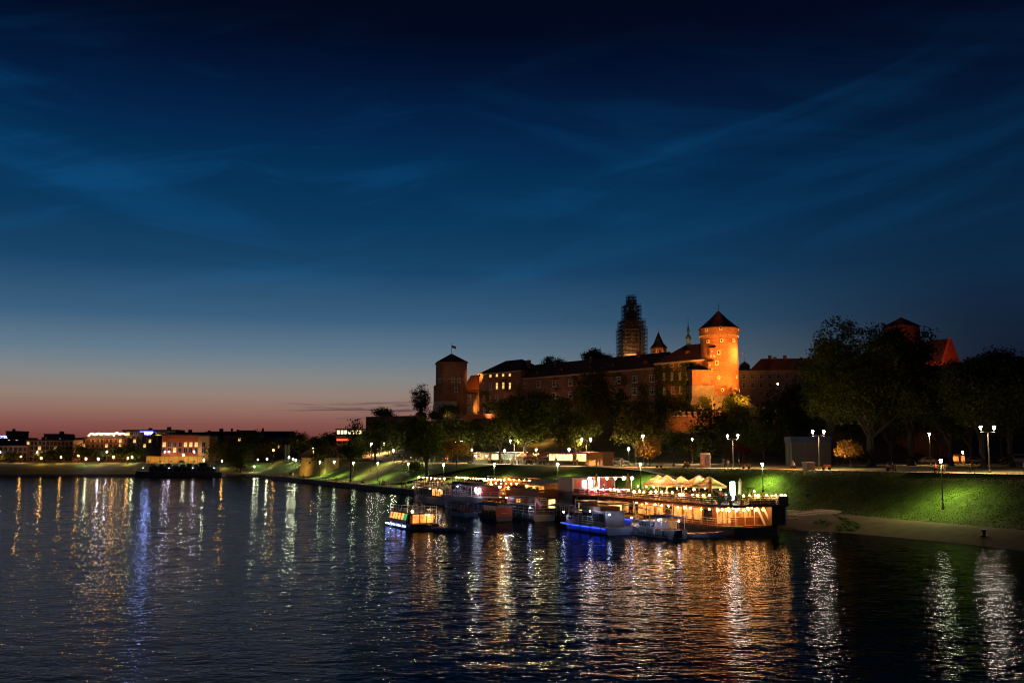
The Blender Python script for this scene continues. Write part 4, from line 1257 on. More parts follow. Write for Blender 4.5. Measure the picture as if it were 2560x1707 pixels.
for i, (u, v, lab) in enumerate([
    (803, 1155, 'single lantern beside the yellow lit abutment on the slope'),
    (839, 1154, 'single lantern on the slope left of the four that follow'),
    (886, 1157, 'single lantern on the slope below the pointed dark tree'),
    (947, 1158, 'single lantern on the slope left of the big slope tree'),
    (1023, 1159, 'single lantern shining into the big slope tree'),
    (1110, 1161, 'single lantern on the slope right of the big slope tree'),
    (1235.5, 1161, 'single lantern on the slope below the left food stalls'),
    (1394.5, 1161, 'single lantern beside the couple at the ramp head'),
    (1599, 1160, 'single lantern on the slope behind the open parasols'),
    (1900, 1161, 'tall thin single lantern behind the restaurant barge stern'),
    (2346, 1152, 'leaning single lantern on the lit grass slope at the right')]):
    low_lamp(u, v, lab, off=2.4 if u < 1150 else 4.0)
def double_lamp(u, v, label, D=None, both=True, kind='cool', n=2):
    p = on_bank(u, 8.0, fc) if D is None else on_ground(u, D)
    h = at(u, v, p.y)[2] - p.z - 0.25
    t = thing('street_lamp', label, 'street lamp', p, 0.0, 'lamp posts along the boulevard')
    post(t, h - (0.35 if n == 2 else 0.2), 0.1)
    if n == 2:
        MB().box(-1.05, 1.05, -0.06, 0.06, h - 0.42, h - 0.3).build('cross_arm', M_POLE, t)
        lantern(t, (-1.0, 0, h), kind); 
        if both: lantern(t, (1.0, 0, h), kind)
    else:
        lantern(t, (0, 0, h), kind)
    return t
for (u, v, lab, D, n) in [
    (955, 1108, 'double lamp post above the left boulevard crowd', None, 2),
    (1146, 1104, 'double lamp post behind the yellow lit tree', None, 2),
    (1285, 1102, 'double lamp post between the food stalls and the cafe parasols', None, 2),
    (1465, 1099, 'double lamp post at the right end of the lit food stall', None, 2),
    (1829, 1090, 'double lamp post left of the red lit bush', None, 2),
    (2043, 1080, 'double lamp post in front of the white stall building', None, 2),
    (2465, 1069, 'double lamp post under the big trees at the right', None, 2),
    (1728, 1099, 'single tall lamp over the slim yellow green tree', 224, 1),
    (2319, 1085, 'single tall lamp under the trees left of the leaning lantern', 196, 1),
    (1606, 1091, 'tall lamp shining over the top of the golden lit tree', 208, 1),
    (930, 1110, 'thin tall lamp beside the left double lamp', 330, 1)]:
    double_lamp(u, v, lab, D, n=n)
# amber lamps among the trees; all but the hillside one added for light
for (u, D, h, lab) in [
    (1350, 330, 4.0, 'added amber lamp on the slope below the castle windows'),
    (1398, 338, 4.0, 'second added amber lamp on the slope below the castle windows'),
    (1945, 301, 7.0, 'amber lamp on the hillside right of the round tower'),
    (2400, 215, 2.2, 'added amber lamp between the parked cars')]:
    p = on_ground(u, D)
    t = thing('park_lamp', lab, 'park lamp', p, 0, 'amber lamps among the park trees')
    post(t, h - 0.2, 0.06); lantern(t, (0, 0, h), 'sod')
for (u, D, h, lab) in [(1262, 262, 3.2, 'added low pale lamp behind the flat roofed kiosk'), (1340, 258, 3.4, 'added low pale lamp behind the cafe parasols'), (1422, 243, 3.4, 'added low pale lamp behind the long lit food stall'),
    (1570, 238, 3.2, 'added low pale lamp left of the golden lit tree'), (1180, 288, 3.4, 'added low pale lamp behind the dark food stall'), (1050, 305, 3.2, 'added low pale lamp behind the slope tree'),
    (985, 335, 3.4, 'added low pale lamp behind the left boulevard crowd')]:
    p = on_ground(u, D)  # lamps added under the trees to light their crowns
    t = thing('park_lamp', lab, 'park lamp', p, 0, 'added low lamps lighting the park trees')
    post(t, h - 0.2, 0.06); lantern(t, (0, 0, h), 'park')
# lamps of the far bank
FL = [(8, 1130, 486, 'white', 'violet white lamp at the far left before the tan houses'), (101, 1130, 486, 'white', 'violet white lamp before the tan house'),
      (273, 1129, 486, 'white', 'violet white lamp before the brick red block'), (417, 1129, 486, 'white', 'violet white lamp left of the orange building'),
      (428, 1129, 486, 'white', 'violet white lamp close to its left neighbour by the orange building'), (490, 1129, 486, 'white', 'violet white lamp before the orange building corner'),
      (687, 1125, 480, 'sod', 'amber street lamp beside the amber lit tree'), (464, 1137, 478, 'low', 'pale lamp before the yellow lit wall'),
      (515, 1150, 474, 'low', 'pale low lamp right of the yellow lit wall'), (203, 1139, 484, 'sod', 'amber lamp in the gap between the far houses'),
      (222, 1153, 478, 'low', 'pale low lamp above the far grass bank'), (253, 1156, 478, 'white', 'bluish low lamp above the far grass bank'),
      (111, 1153, 480, 'sod', 'amber low lamp below the tan house'), (60, 1142, 486, 'sod', 'amber lamp left of the tan house'),
      (326, 1153, 480, 'sod', 'amber low lamp among the trees left of the yellow wall'), (337, 1147, 482, 'low', 'pale lamp among the trees left of the yellow wall'),
      (672, 1147, 470, 'low', 'pale lamp beside the wide far lawn'), (726, 1147, 455, 'low', 'pale lamp at the foot of the two pillars'),
      (737, 1152, 440, 'low', 'left one of the lamps crowding beside the abutment'), (743, 1154, 432, 'low', 'right one of the lamps crowding beside the abutment'),
      (649, 1151, 476, 'low', 'greenish lamp above the far lawn'), (641, 1168, 462, 'low', 'pale lamp low on the far lawn'),
      (815, 1130, 400, 'sod', 'amber lamp left of the lit top floor building'), (787, 1128, 420, 'sod', 'amber lamp above the abutment'),
      (766, 1152, 396, 'low', 'lamp standing in front of the yellow lit abutment wall'), (785, 1124, 470, 'sod', 'high amber lamp behind the abutment'),
      (160, 1152, 482, 'sod', 'amber low lamp below the dark round tree'), (290, 1150, 484, 'sod', 'amber lamp behind the tall dark tree'), (560, 1152, 470, 'sod', 'amber lamp right of the orange building tree')]
for (u, v, D, kd, lab) in FL:
    p = on_ground(u, D)
    top = at(u, v, D)[2]
    h = max(2.6, top - p.z - 0.3)
    t = thing('street_lamp', lab, 'street lamp', p, 0.0, 'street lamps of the far bank')
    post(t, h - 0.2); lantern(t, (0, 0, h), 'lowf' if kd == 'low' else kd)

# floodlights on the round tower and the castle
M_FLOOD = emit('floodlight_glass', (1.0, 0.43, 0.07), 900)
def flood(p, target, label, power, spot=95, blend=0.8, col=(1.0, 0.42, 0.075), mast=0.0, size=0.35, lit=True):
    t = thing('floodlight', label, 'floodlight', p)
    d = (Vector(target) - Vector(p)).normalized()
    q = d.to_track_quat('-Z', 'Y')
    hs = MB().box(-0.35, 0.35, -0.28, 0.28, 0.02, 0.34).build('housing', M_POLE, t); hs.rotation_mode = 'QUATERNION'; hs.rotation_quaternion = q
    g = MB().box(-0.3, 0.3, -0.23, 0.23, -0.02, 0.015).build('lamp_glass', MATS['floodlight_glass_dim'] if not lit else M_FLOOD, t)
    g.rotation_mode = 'QUATERNION'; g.rotation_quaternion = q
    if mast > 0:
        MB().tube([(0, 0, -mast), (0, 0, -0.25)], 0.09, 6).build('mast', M_POLE, t)
    else:
        MB().box(-0.3, 0.3, -0.05, 0.05, -0.45, -0.3).build('bracket', M_POLE, t)
    L = bpy.data.lights.new('flood_beam', 'SPOT')
    L.energy = power; L.spot_size = R(spot); L.spot_blend = blend; L.color = col; L.shadow_soft_size = size
    lo = bpy.data.objects.new('flood_beam', L); COL.objects.link(lo)
    lo.parent = t; lo.location = d * 0.12; lo.rotation_mode = 'QUATERNION'; lo.rotation_quaternion = q
    return t
emit('floodlight_glass_dim', (1.0, 0.5, 0.1), 12)
tz = lambda v: zt(v)
# from masts on the slope in front, aimed at the shaft
flood(at(1786, 1010, 296), (TC.x - 0.5, TC.y, tz(905)), 'mast floodlight below the crenellated wall aimed at the round tower', 70000, 60, mast=9, col=(1.0, 0.36, 0.05), lit=False)
flood(at(1893, 1012, 303), (TC.x + 1, TC.y, tz(905)), 'mast floodlight right of the round tower aimed at its shaft', 190000, 54, mast=8, col=(1.0, 0.36, 0.05), lit=False)
flood(at(1846, 882, 337 - 7.2) + Vector((1.6, -0.6, 0)), (TC.x + 5.2, TC.y - 3.6, tz(886)), 'small floodlight bracketed at the right edge of the round tower', 6500, 150, 1.0)
flood(at(1777, 1014, 325), (TC.x - 1.5, TC.y - 5, tz(985)), 'ground floodlight in the bushes at the tower foot', 1000, 130, 1.0)
flood(at(1725, 1032, 322), (at(1742, 1000, 331).x, 331, tz(1000)), 'ground floodlight before the pale tower annex', 500, 120, 1.0, lit=False)
flood(at(1690, 1036, 306), at(1735, 1062, 318), 'ground floodlight washing the crenellated terrace wall', 5500, 120, 1.0, lit=False)
flood(at(1700, 1030, 322), (*cast_world(XC + 14, 0), 33), 'ground floodlight below the ivy grown castle wing', 2600, 120, 1.0, lit=False)
flood(at(1199, 938, 419), (hp.x + 1, hp.y + 5, z3(950)), 'roof floodlight on the house behind the corner tower', 9000, 80, 1.0, col=(1.0, 0.36, 0.06), lit=False)
flood(at(1196, 1030, 424), (hp.x + 3, hp.y + 1, z3(1005)), 'ground floodlight before the orange lit house', 6000, 70, 1.0, col=(1.0, 0.36, 0.06), lit=False)
flood(at(1255, 1058, 382), at(1240, 1060, 399), 'ground floodlight at the reddish terrace wall', 4200, 120, 1.0, col=(1.0, 0.36, 0.06), lit=False)
flood(at(1580, 905, 436), (kp.x, kp.y, z4(888)), 'roof floodlight at the scaffolded cathedral tower foot', 5200, 140, 1.0, col=(1.0, 0.33, 0.06), lit=False)
flood(at(1566, 894, 436), (kp.x, kp.y, z4(845)), 'roof floodlight aimed up the scaffolding', 3500, 80, 1.0, col=(1.0, 0.5, 0.2), lit=False)
flood(at(1640, 893, 419), (op.x, op.y, z5(880)), 'roof floodlight before the small octagonal tower', 2600, 130, 1.0, col=(1.0, 0.3, 0.06), lit=False)
flood(at(1716, 878, 428), (sp_.x, sp_.y, z6(850)), 'roof floodlight before the slim steeple', 2600, 100, 1.0, col=(1.0, 0.7, 0.35), lit=False)
flood(at(2352, 905, 272), (fp.x, fp.y, z10(880)), 'floodlight before the bright red gable', 9000, 120, 1.0, col=(1.0, 0.16, 0.04), lit=False, mast=8)
flood(at(2262, 850, 316), (ep.x, ep.y, z9(800)), 'floodlight below the red pyramid roof', 900, 120, 1.0, col=(1.0, 0.2, 0.05), lit=False, mast=8)

for (lx, label, pw) in ((20, 'weak floodlight under the pale windows of the long wing, left', 16000), (48, 'weak floodlight under the pale windows of the long wing, middle', 16000), (74, 'weak floodlight under the pale windows of the long wing, right', 12000), (4, 'added weak floodlight brightening the left castle wing', 9000)):
    x, y = cast_world(lx, -13.5)  # unseen floods added to lift the dark castle facade
    flood(Vector((x, y, 25.0)), (*cast_world(lx + 1, 0), 36), label, pw * 0.13, 150, 1.0, col=(1.0, 0.42, 0.24), lit=False)
flood(at(1118, 1046, 405), (tp.x, tp.y, z2(960)), 'added weak floodlight brightening the dark corner tower', 3600, 90, 1.0, col=(1.0, 0.5, 0.34), lit=False)  # added fill light for the corner tower brick
# ------------------------------------------------------------------ town on the far bank
M_TAN = mat('tan_plaster', (0.34, 0.20, 0.11), 0.9, 0.2, 0.25)
M_REDW = mat('brick_red_wall', (0.30, 0.10, 0.055), 0.9, 0.2, 0.3)
M_ORW = mat('orange_render', (0.42, 0.085, 0.022), 0.9, 0.15, 0.3)
M_DKW = mat('dark_facade', (0.09, 0.085, 0.09), 0.8, 0.25, 0.3)
M_GREYW = mat('grey_render', (0.2, 0.18, 0.17), 0.9, 0.25, 0.3)
M_TOWNLIT = lit_window('lit_town_window', (1.0, 0.60, 0.2), 1.3, 0.5)
M_ROOFD = mat('dark_roof', (0.055, 0.05, 0.052), 0.8, 0.3, 0.4)
def bld(u0, u1, vtop, D, label, wall, name='town_house', rows=(), nwin=0, ww=1.2, wh=1.7, lit=0.15, roof='flat', rh=3.0, depth=14, seed=1, base=None, roofm=None):
    a, b = at(u0, vtop, D), at(u1, vtop, D)
    W_ = b.x - a.x
    z0 = ground_z(a.x, D) - 1.0 if base is None else base
    t = thing(name, label, 'building', (a.x, D, 0), 0.0, 'town buildings on the far bank')
    MB().box(0, W_, 0, depth, z0, a.z).build('wall', wall, t)
    g = random.Random(seed)
    if roof == 'flat':
        MB().box(-0.25, W_ + 0.25, -0.25, depth + 0.25, a.z + 0.001, a.z + 0.5).build('parapet', roofm or M_ROOFD, t)
        for i in range(max(1, int(W_ / 9))):
            x = g.uniform(1, max(1.5, W_ - 3)); w = g.uniform(0.8, 2.4); h = g.uniform(0.8, 2.2)
            MB().box(x, x + w, 4, 6, a.z + 0.5, a.z + 0.5 + h).build('roof_vent', M_ROOFD, t)
    elif roof == 'hip':
        rf = hip_roof(MB(), 0, W_, 0, depth, a.z + 0.001, a.z + rh, 0.4).build('roof', roofm or M_ROOFD, t)
        for i in range(max(1, int(W_ / 10))):
            x = g.uniform(2, max(2.5, W_ - 2))
            MB().box(x, x + 0.9, depth / 2 - 1.5, depth / 2 - 0.6, a.z + rh * 0.4, a.z + rh + 1.0).build('chimney', M_REDW, rf)
    elif roof == 'gable':
        MB().extrude_x([(-0.4, a.z + 0.001), (depth + 0.4, a.z + 0.001), (depth / 2, a.z + rh)], -0.2, W_ + 0.2).build('roof', roofm or M_ROOFD, t)
    for v in rows:
        z = at(u0, v, D)[2]
        for i in range(nwin):
            x = W_ * (i + 0.5) / nwin
            window(t, x, 0, z, ww, wh, 2, 1, M_TOWNLIT if g.random() < lit else None, fw=0.14, sill=False, frame=M_TAN)
    return t, a, W_
bld(-40, 70, 1113, 498, 'low tan house at the far left edge', M_TAN, rows=(1123, 1137, 1149), nwin=9, lit=0.2, seed=2, roof='hip', rh=2.5)
bld(66, 183, 1101, 500, 'wide tan house with rows of windows and a flat roof', M_TAN, rows=(1108, 1120, 1133, 1147), nwin=12, lit=0.12, seed=3)
bld(15, 44, 1079, 600, 'dark square block on the far left skyline', M_DKW, seed=4, rows=(1086,), nwin=3, lit=0)
bld(-30, 66, 1096, 585, 'long dark block behind the low tan house', M_DKW, seed=5, rows=(1103,), nwin=10, lit=0.3)
bld(110, 160, 1086, 610, 'dark block with aerials behind the wide tan house', M_DKW, seed=6)
bld(160, 205, 1096, 640, 'dark low block filling the skyline gap', M_DKW, seed=7)
bld(205, 318, 1095, 512, 'brick red block with a lit roof terrace', M_REDW, rows=(1102, 1114, 1126), nwin=10, lit=0.12, seed=8)
bld(306, 440, 1076, 540, 'dark hotel block carrying the blue white sign', M_DKW, rows=(1084, 1096, 1108, 1120), nwin=14, ww=1.8, wh=1.6, lit=0.10, seed=9, name='hotel_building')
t, a, W_ = bld(318, 420, 1091, 515, 'grey hotel wing with thin vertical fins', M_DKW, rows=(1102, 1114), nwin=8, lit=0.3, seed=10, name='hotel_building')
for i in range(9):
    MB().box(W_ * i / 8 - 0.12, W_ * i / 8 + 0.12, -0.6, -0.01, at(318, 1122, 515)[2], a.z).build('facade_fin', M_GREYW, t)
bld(405, 498, 1088, 492, 'orange red building with dark top floor on the far bank', M_ORW, rows=(1111, 1125), nwin=7, lit=0.35, ww=1.5, wh=2.2, seed=11)
bld(496.5, 524, 1090, 490, 'tan tower like corner of the orange building', mat('ochre_render', (0.48, 0.25, 0.09), 0.9, 0.15, 0.3), rows=(1113, 1125), nwin=1, lit=0, ww=1.6, wh=2.8, seed=12)
bld(520, 610, 1080, 600, 'dark apartment block right of the orange building', M_GREYW, rows=(1087, 1097, 1107, 1118), nwin=9, lit=0.1, seed=13)
bld(455, 530, 1082, 640, 'dark block on the skyline behind the orange building', M_DKW, seed=14)
bld(560, 660, 1088, 560, 'reddish tenement with tiled roof behind the broad tree', M_REDW, rows=(1098, 1110), nwin=9, lit=0.1, roof='hip', rh=3, seed=15)
bld(645, 728, 1094, 580, 'house with long dark pitched roof and pale gable end', M_GREYW, rows=(1104, 1116), nwin=7, lit=0.15, roof='gable', rh=4.0, seed=16)
bld(725, 850, 1112, 620, 'dark low block behind the bushy tree', M_DKW, seed=17, rows=(1122,), nwin=8, lit=0.2)
# top floor glazed building near the castle hill
t, a, W_ = bld(842, 905, 1088, 420, 'building with a brightly lit glazed top floor left of the castle hill', M_TAN, rows=(1104, 1120), nwin=5, lit=0.1, seed=18, base=6)
M_TOPLIT = lit_window('lit_top_floor', (1.0, 0.72, 0.36), 3.0, 0.3)
for i in range(7):
    x = W_ * (i + 0.5) / 7
    window(t, x, -0.3, a.z + 1.35, W_ / 7 - 0.5, 1.5, 1, 1, M_TOPLIT, fw=0.2, sill=False)
MB().box(-0.6, W_ + 0.6, -0.8, 9, a.z + 2.4, a.z + 2.8).build('roof_slab', M_ROOFD, t)
MB().box(0.0, W_ * 0.5, -0.22, -0.02, a.z - 2.2, a.z - 1.6).build('red_light_strip', emit('red_strip', (1.0, 0.08, 0.03), 3.0), t)
bld(898, 932, 1096, 415, 'dark roofed house at the foot of the castle hill', M_TAN, rows=(1110,), nwin=3, lit=0, roof='hip', rh=3, seed=19, base=6)
# yellow lit wall
wa, wb = at(366, 1141, 486), at(508, 1141, 486)
yw = thing('riverside_wall', 'bright yellow lit wall with small arch below the orange building', 'wall', (wa.x, 486, 0))
LW = wb.x - wa.x
MB().box(0, LW, 0, 2, 4.5, wa.z).build('wall', mat('yellow_render', (0.5, 0.33, 0.12), 0.9, 0.15, 0.4), yw)
MB().box(-0.2, LW + 0.2, -0.3, 2.1, wa.z + 0.001, wa.z + 0.3).build('coping', M_GREYW, yw)
n = 10
ar = [(LW * 0.62 + 2.0 * math.cos(math.pi * i / n), 5.2 + 1.9 * math.sin(math.pi * i / n)) for i in range(n + 1)]
MB().extrude_y(ar[::-1], -0.05, 0.1).build('arch_niche', M_DARKHOLE, yw)
for i in range(6):
    MB().box(LW * (i + 0.4) / 6, LW * (i + 0.4) / 6 + 0.35, -0.2, -0.01, 5, wa.z).build('pilaster', M_TAN, yw)
for i in range(5):
    x = wa.x + LW * (i + 0.5) / 5
    flood(Vector((x, 481.5, 6.6)), (x, 486, 7.6), 'ground floodlight at the yellow wall, %s from the left' % ORD[i], 620, 150, 1.0, col=(1.0, 0.55, 0.14), lit=False)
# blue white roof sign: one bright word, burnt out in the photograph
sg = at(350, 1086, 539.0)
st_ = thing('roof_sign', 'glowing blue white sign on the hotel roof', 'sign', (sg.x, 539.0, sg.z))
MB().box(-0.2, 6.9, 0.12, 0.3, 0.0, 1.7).build('sign_board', emit('sign_blue', (0.05, 0.06, 1.0), 12), st_)
MB().box(0.2, 6.5, -0.05, 0.1, 0.35, 1.3).build('sign_face', emit('sign_white', (0.4, 0.5, 1.0), 150), st_)
def text_mesh(s, size, material, name='lettering'):
    cu = bpy.data.curves.new(name, 'FONT'); cu.body = s; cu.size = size; cu.extrude = 0.02; cu.resolution_u = 2
    o = bpy.data.objects.new(name, cu); COL.objects.link(o)
    dg = bpy.context.evaluated_depsgraph_get()
    me = bpy.data.meshes.new_from_object(o.evaluated_get(dg))
    bpy.data.objects.remove(o); me.materials.clear(); me.materials.append(material)
    return me
s2 = at(-3, 1096, 560)
t = thing('roof_sign', 'small blue lit hotel sign at the far left picture edge', 'sign', (s2.x, 560, s2.z))
lo = obj('lettering', text_mesh('HOTEL', 1.9, emit('sign_blue_letters', (0.25, 0.3, 1.0), 8)), t, (-1.2, 0, 0.3)); lo.rotation_euler = (R(90), 0, 0)
MB().box(-1.4, 4.6, 0.05, 0.2, -0.1, 0.15).build('sign_rail', M_ROOFD, t)
MB().box(-1, -0.8, 0.06, 0.2, -3, -0.1).box(4, 4.2, 0.06, 0.2, -3, -0.1).build('sign_legs', M_ROOFD, t)
# roof terrace lights
M_BULB = emit('bulb_warm', (1.0, 0.55, 0.2), 330)
bulb_me = MB().ball((0, 0, 0), 0.17, 6, 4).mesh('bulb', M_BULB)
tl = at(222, 1090, 511)
t = thing('terrace_lights', 'string of bright bulbs on the brick red block roof terrace', 'string lights', (tl.x, 511, tl.z))
rr = random.Random(4)
pts = []
for i in range(22):
    x = 19.0 * i / 21; z = 0.4 + 1.1 * abs(math.sin(i * 0.9)) + rr.uniform(-0.2, 0.3)
    pts.append((x, 0, z)); obj('bulb', bulb_me, t, (x, -0.1, z))
MB().tube([(p[0], p[1], p[2] + 0.2) for p in pts], 0.03, 4).build('cable', M_IRON, t)
for x in (0, 6.3, 12.6, 19): MB().box(x - 0.06, x + 0.06, 0.1, 0.2, -0.8, 1.8).build('cable_post', M_IRON, t)
# two tall pillars
for i, u in enumerate((718, 725)):
    p = on_ground(u, 470); tp_ = at(u, 1112, 470)[2]
    t = thing('pillar', 'tall slim stone pillar above the far lawn, %s of the pair' % ('left' if i == 0 else 'right'), 'pillar', p, 0, 'pair of pillars')
    MB().box(-0.6, 0.6, -0.6, 0.6, -0.5, 0.6).build('base', M_STONE, t)
    MB().box(-0.4, 0.4, -0.4, 0.4, 0.601, tp_ - p.z).build('shaft', M_STONE, t)
# abutment
ab = gz(758, 1192, 1.4)
t = thing('abutment', 'yellow lit stone abutment wall rising from the slope foot', 'abutment', (ab.x, ab.y, 0), R(-52))
MB().prism([(-4.5, 0), (17, 0), (17, 6), (-4.5, 6)], 0.8, 8.4, [(-3.2, 0.8), (17, 0.8), (17, 6), (-3.2, 6)]).build('wall', mat('abutment_stone', (0.42, 0.3, 0.13), 0.9, 0.35, 0.5, bump=0.1, bscale=1.0), t)
MB().box(-3.5, 17.2, 0.5, 6.2, 8.401, 8.8).build('coping', M_STONE, t)
pb = ab + Vector((-3.5, -6, 1.5))
flood(pb, ab + Vector((2, 2, 4)), 'ground floodlight before the yellow stone abutment', 2200, 130, 1.0, col=(1.0, 0.62, 0.16), lit=False)

# ------------------------------------------------------------------ boats
M_HULLW = mat('hull_white', (0.75, 0.75, 0.77), 0.35, 0.15, 0.8)
M_HULLB = mat('hull_blue', (0.03, 0.06, 0.30), 0.35, 0.2, 0.8)
M_HULLD = mat('hull_dark', (0.09, 0.09, 0.105), 0.45, 0.3, 0.8)
M_HULLR = mat('panel_red', (0.45, 0.07, 0.04), 0.5, 0.2, 0.8)
M_DECK = mat('deck_wood', (0.22, 0.12, 0.06), 0.7, 0.3, 1.5, stretch=(0.4, 3, 1))
M_WOOD = mat('cladding_wood', (0.30, 0.13, 0.055), 0.65, 0.35, 1.2, stretch=(0.3, 0.3, 4), bump=0.02, bscale=3)
M_CANVB = mat('canvas_blue', (0.10, 0.13, 0.30), 0.8, 0.15, 0.8)
M_CANVG = mat('canvas_grey', (0.26, 0.28, 0.33), 0.8, 0.15, 0.8)
M_RAIL = mat('rail_white', (0.78, 0.76, 0.73), 0.4, 0.1, 2)
M_RING = mat('life_ring_orange', (0.6, 0.07, 0.02), 0.6, 0.1, 2)
M_CABLIT = lit_window('lit_cabin', (1.0, 0.36, 0.07), 1.6, 1.0)
M_CABYEL = lit_window('lit_cabin_yellow', (1.0, 0.62, 0.2), 2.6, 1.0)
M_BLUELED = emit('led_blue', (0.02, 0.06, 1.0), 10)
M_WHITELED = emit('led_strip', (0.30, 0.38, 1.0), 16)
def hull_mesh(L, W, H, bow=0.35, sheer=0.35, square=False):
    mb = MB(); n = 12; rows = []
    for i in range(n + 1):
        k = i / n
        w = W / 2 * (min(1.0, (k + 0.02) / bow) ** 0.55 if not square else min(1.0, 0.8 + k * 1.5))
        x = -L / 2 + L * k; zt_ = H + sheer * (1 - min(1, k / 0.5)) ** 2
        rows.append([(x, -w, zt_), (x, -w * 0.94, 0.15), (x + (0.3 if k == 0 else 0), -w * 0.6, -0.5), (x + (0.3 if k == 0 else 0), w * 0.6, -0.5), (x, w * 0.94, 0.15), (x, w, zt_)])
    mb.v = [p for r in rows for p in r]
    for i in range(n):
        for j in range(5):
            a = i * 6 + j; mb.f.append((a, a + 1, a + 7, a + 6))
        mb.f.append((i * 6 + 5, i * 6, i * 6 + 6, i * 6 + 11))
    mb.f.append((5, 4, 3, 2, 1, 0)); mb.f.append(tuple(range(n * 6, n * 6 + 6)))
    return mb
def rails(pts, z, h, rows=2, step=1.5, r=0.045):
    mb = MB()
    for (p, q) in zip(pts[:-1], pts[1:]):
        p, q = Vector((*p, z)), Vector((*q, z)); L = (q - p).length; k = max(1, round(L / step))
        for i in range(k + 1):
            c = p.lerp(q, i / k); mb.tube([c, c + Vector((0, 0, h))], r, 4, False)
        for j in range(rows):
            dz = Vector((0, 0, h * (j + 1) / rows)); mb.tube([p + dz, q + dz], r, 4, False)
    return mb
def ring(parent, loc, rz=0.0, r=0.36):
    mb = MB(); n, m = 14, 6
    for i in range(n):
        a = 2 * math.pi * i / n
        for j in range(m):
            b = 2 * math.pi * j / m; rr = r + 0.09 * math.cos(b)
            mb.v.append((rr * math.cos(a), 0.09 * math.sin(b), rr * math.sin(a)))
    for i in range(n):
        for j in range(m):
            mb.f.append((i * m + j, i * m + (j + 1) % m, ((i + 1) % n) * m + (j + 1) % m, ((i + 1) % n) * m + j))
    return mb.build('life_ring', M_RING, parent, loc, rz)
def boat(name, label, c, rz=BANK_RZ, group='boats at the quay'):
    return thing(name, label, 'boat', (c[0], c[1], 0), rz, group)
def posts(x0, x1, ys, z0, z1, n, r=0.045, m=None, parent=None, name='canopy_post'):
    for y in ys:
        for i in range(n):
            x = x0 + (x1 - x0) * i / (n - 1)
            MB().tube([(x, y, z0), (x, y, z1)], r, 5).build(name, m or M_RAIL, parent)
def canopy(x0, x1, w, z, rise=0.25, th=0.06):
    mb = MB(); n = 6
    pts = [(-w + 2 * w * i / n, z + rise * (1 - (2 * i / n - 1) ** 2)) for i in range(n + 1)]
    return mb.extrude_x(pts + [(p[0], p[1] - th) for p in reversed(pts)], x0, x1)
off = lambda p, a, b: (p[0] - BT.x * a + BN.x * b, p[1] - BT.y * a + BN.y * b)

# 1 the tour boat under way
b1 = boat('tour_boat', 'tour boat with orange lit slanted windows and a blue light strip, under way', (-14.4, 143.6), group='boats under way')
L_, W_b = 11.6, 4.2
hull_mesh(L_, W_b, 0.75, 0.25, 0.15).build('hull', M_HULLD, b1)
MB().box(-L_ / 2 + 0.8, L_ / 2, -W_b / 2 + 0.1, W_b / 2 - 0.1, 0.751, 0.84).build('deck', M_DECK, b1)
cab = MB().prism([(-4.9, -2.0), (3.6, -2.0), (3.6, 2.0), (-4.9, 2.0)], 0.85, 2.25, [(-4.2, -1.6), (3.6, -1.6), (3.6, 1.6), (-4.2, 1.6)]).build('cabin', M_HULLB, b1)
for i in range(6):
    x = -3.9 + i * 1.25
    y0, y1 = -2.0 + 0.4 * 0.28, -2.0 + 0.4 * 0.9
    MB().add([(x, y0 - 0.03, 1.25), (x + 1.0, y0 - 0.03, 1.25), (x + 1.0, y1 - 0.03, 2.1), (x, y1 - 0.03, 2.1)], [(0, 1, 2, 3)]).build('window', M_CABLIT if i < 5 else lit_window('lit_cabin_green', (0.04, 1.0, 0.2), 0.5), cab)
MB().box(-4.6, 4.0, -1.9, 1.9, 2.251, 2.33).build('roof_deck', M_HULLD, b1)
rails([(-3.9, -1.75), (1.0, -1.75), (1.0, 1.75), (-3.9, 1.75)], 2.33, 0.85, 2, 1.2).build('roof_railing', M_RAIL, b1)
MB().box(-L_ / 2 + 1.0, 3.7, -2.16, -2.1, 0.36, 0.5).build('light_strip', M_WHITELED, b1)
MB().box(3.8, 4.5, -1.7, 0.1, 0.85, 1.9).build('stern_panel', M_HULLR, b1)
for x, y in ((3.7, -1.8), (3.7, 1.8), (5.4, -1.8), (5.4, 1.8)): MB().tube([(x, y, 0.8), (x, y, 2.9 if x < 5 else 2.25)], 0.04, 5).build('stern_post', M_RAIL, b1)
MB().box(3.6, 5.5, -1.9, 1.9, 2.24, 2.32).build('stern_roof', M_HULLD, b1)
rails([(4.1, -1.8), (5.45, -1.8), (5.45, 1.8)], 2.32, 0.9, 2, 0.9).build('stern_railing', M_RAIL, b1)
for i in range(3):
    MB().box(5.0, 5.06, -1.5 + i * 1.05, -0.6 + i * 1.05, 0.95, 2.1).build('stern_window', M_CABLIT, b1)
ring(b1, (4.9, -1.9, 2.75)); MB().ball((3.9, -1.2, 2.5), 0.13, 6, 4).build('deck_or_fill_light', emit('bulb_deck', (1.0, 0.6, 0.3), 180), b1)
MB().box(5.6, 5.72, 0.4, 1.2, 0.3, 0.42).build('stern_led', M_BLUELED, b1)

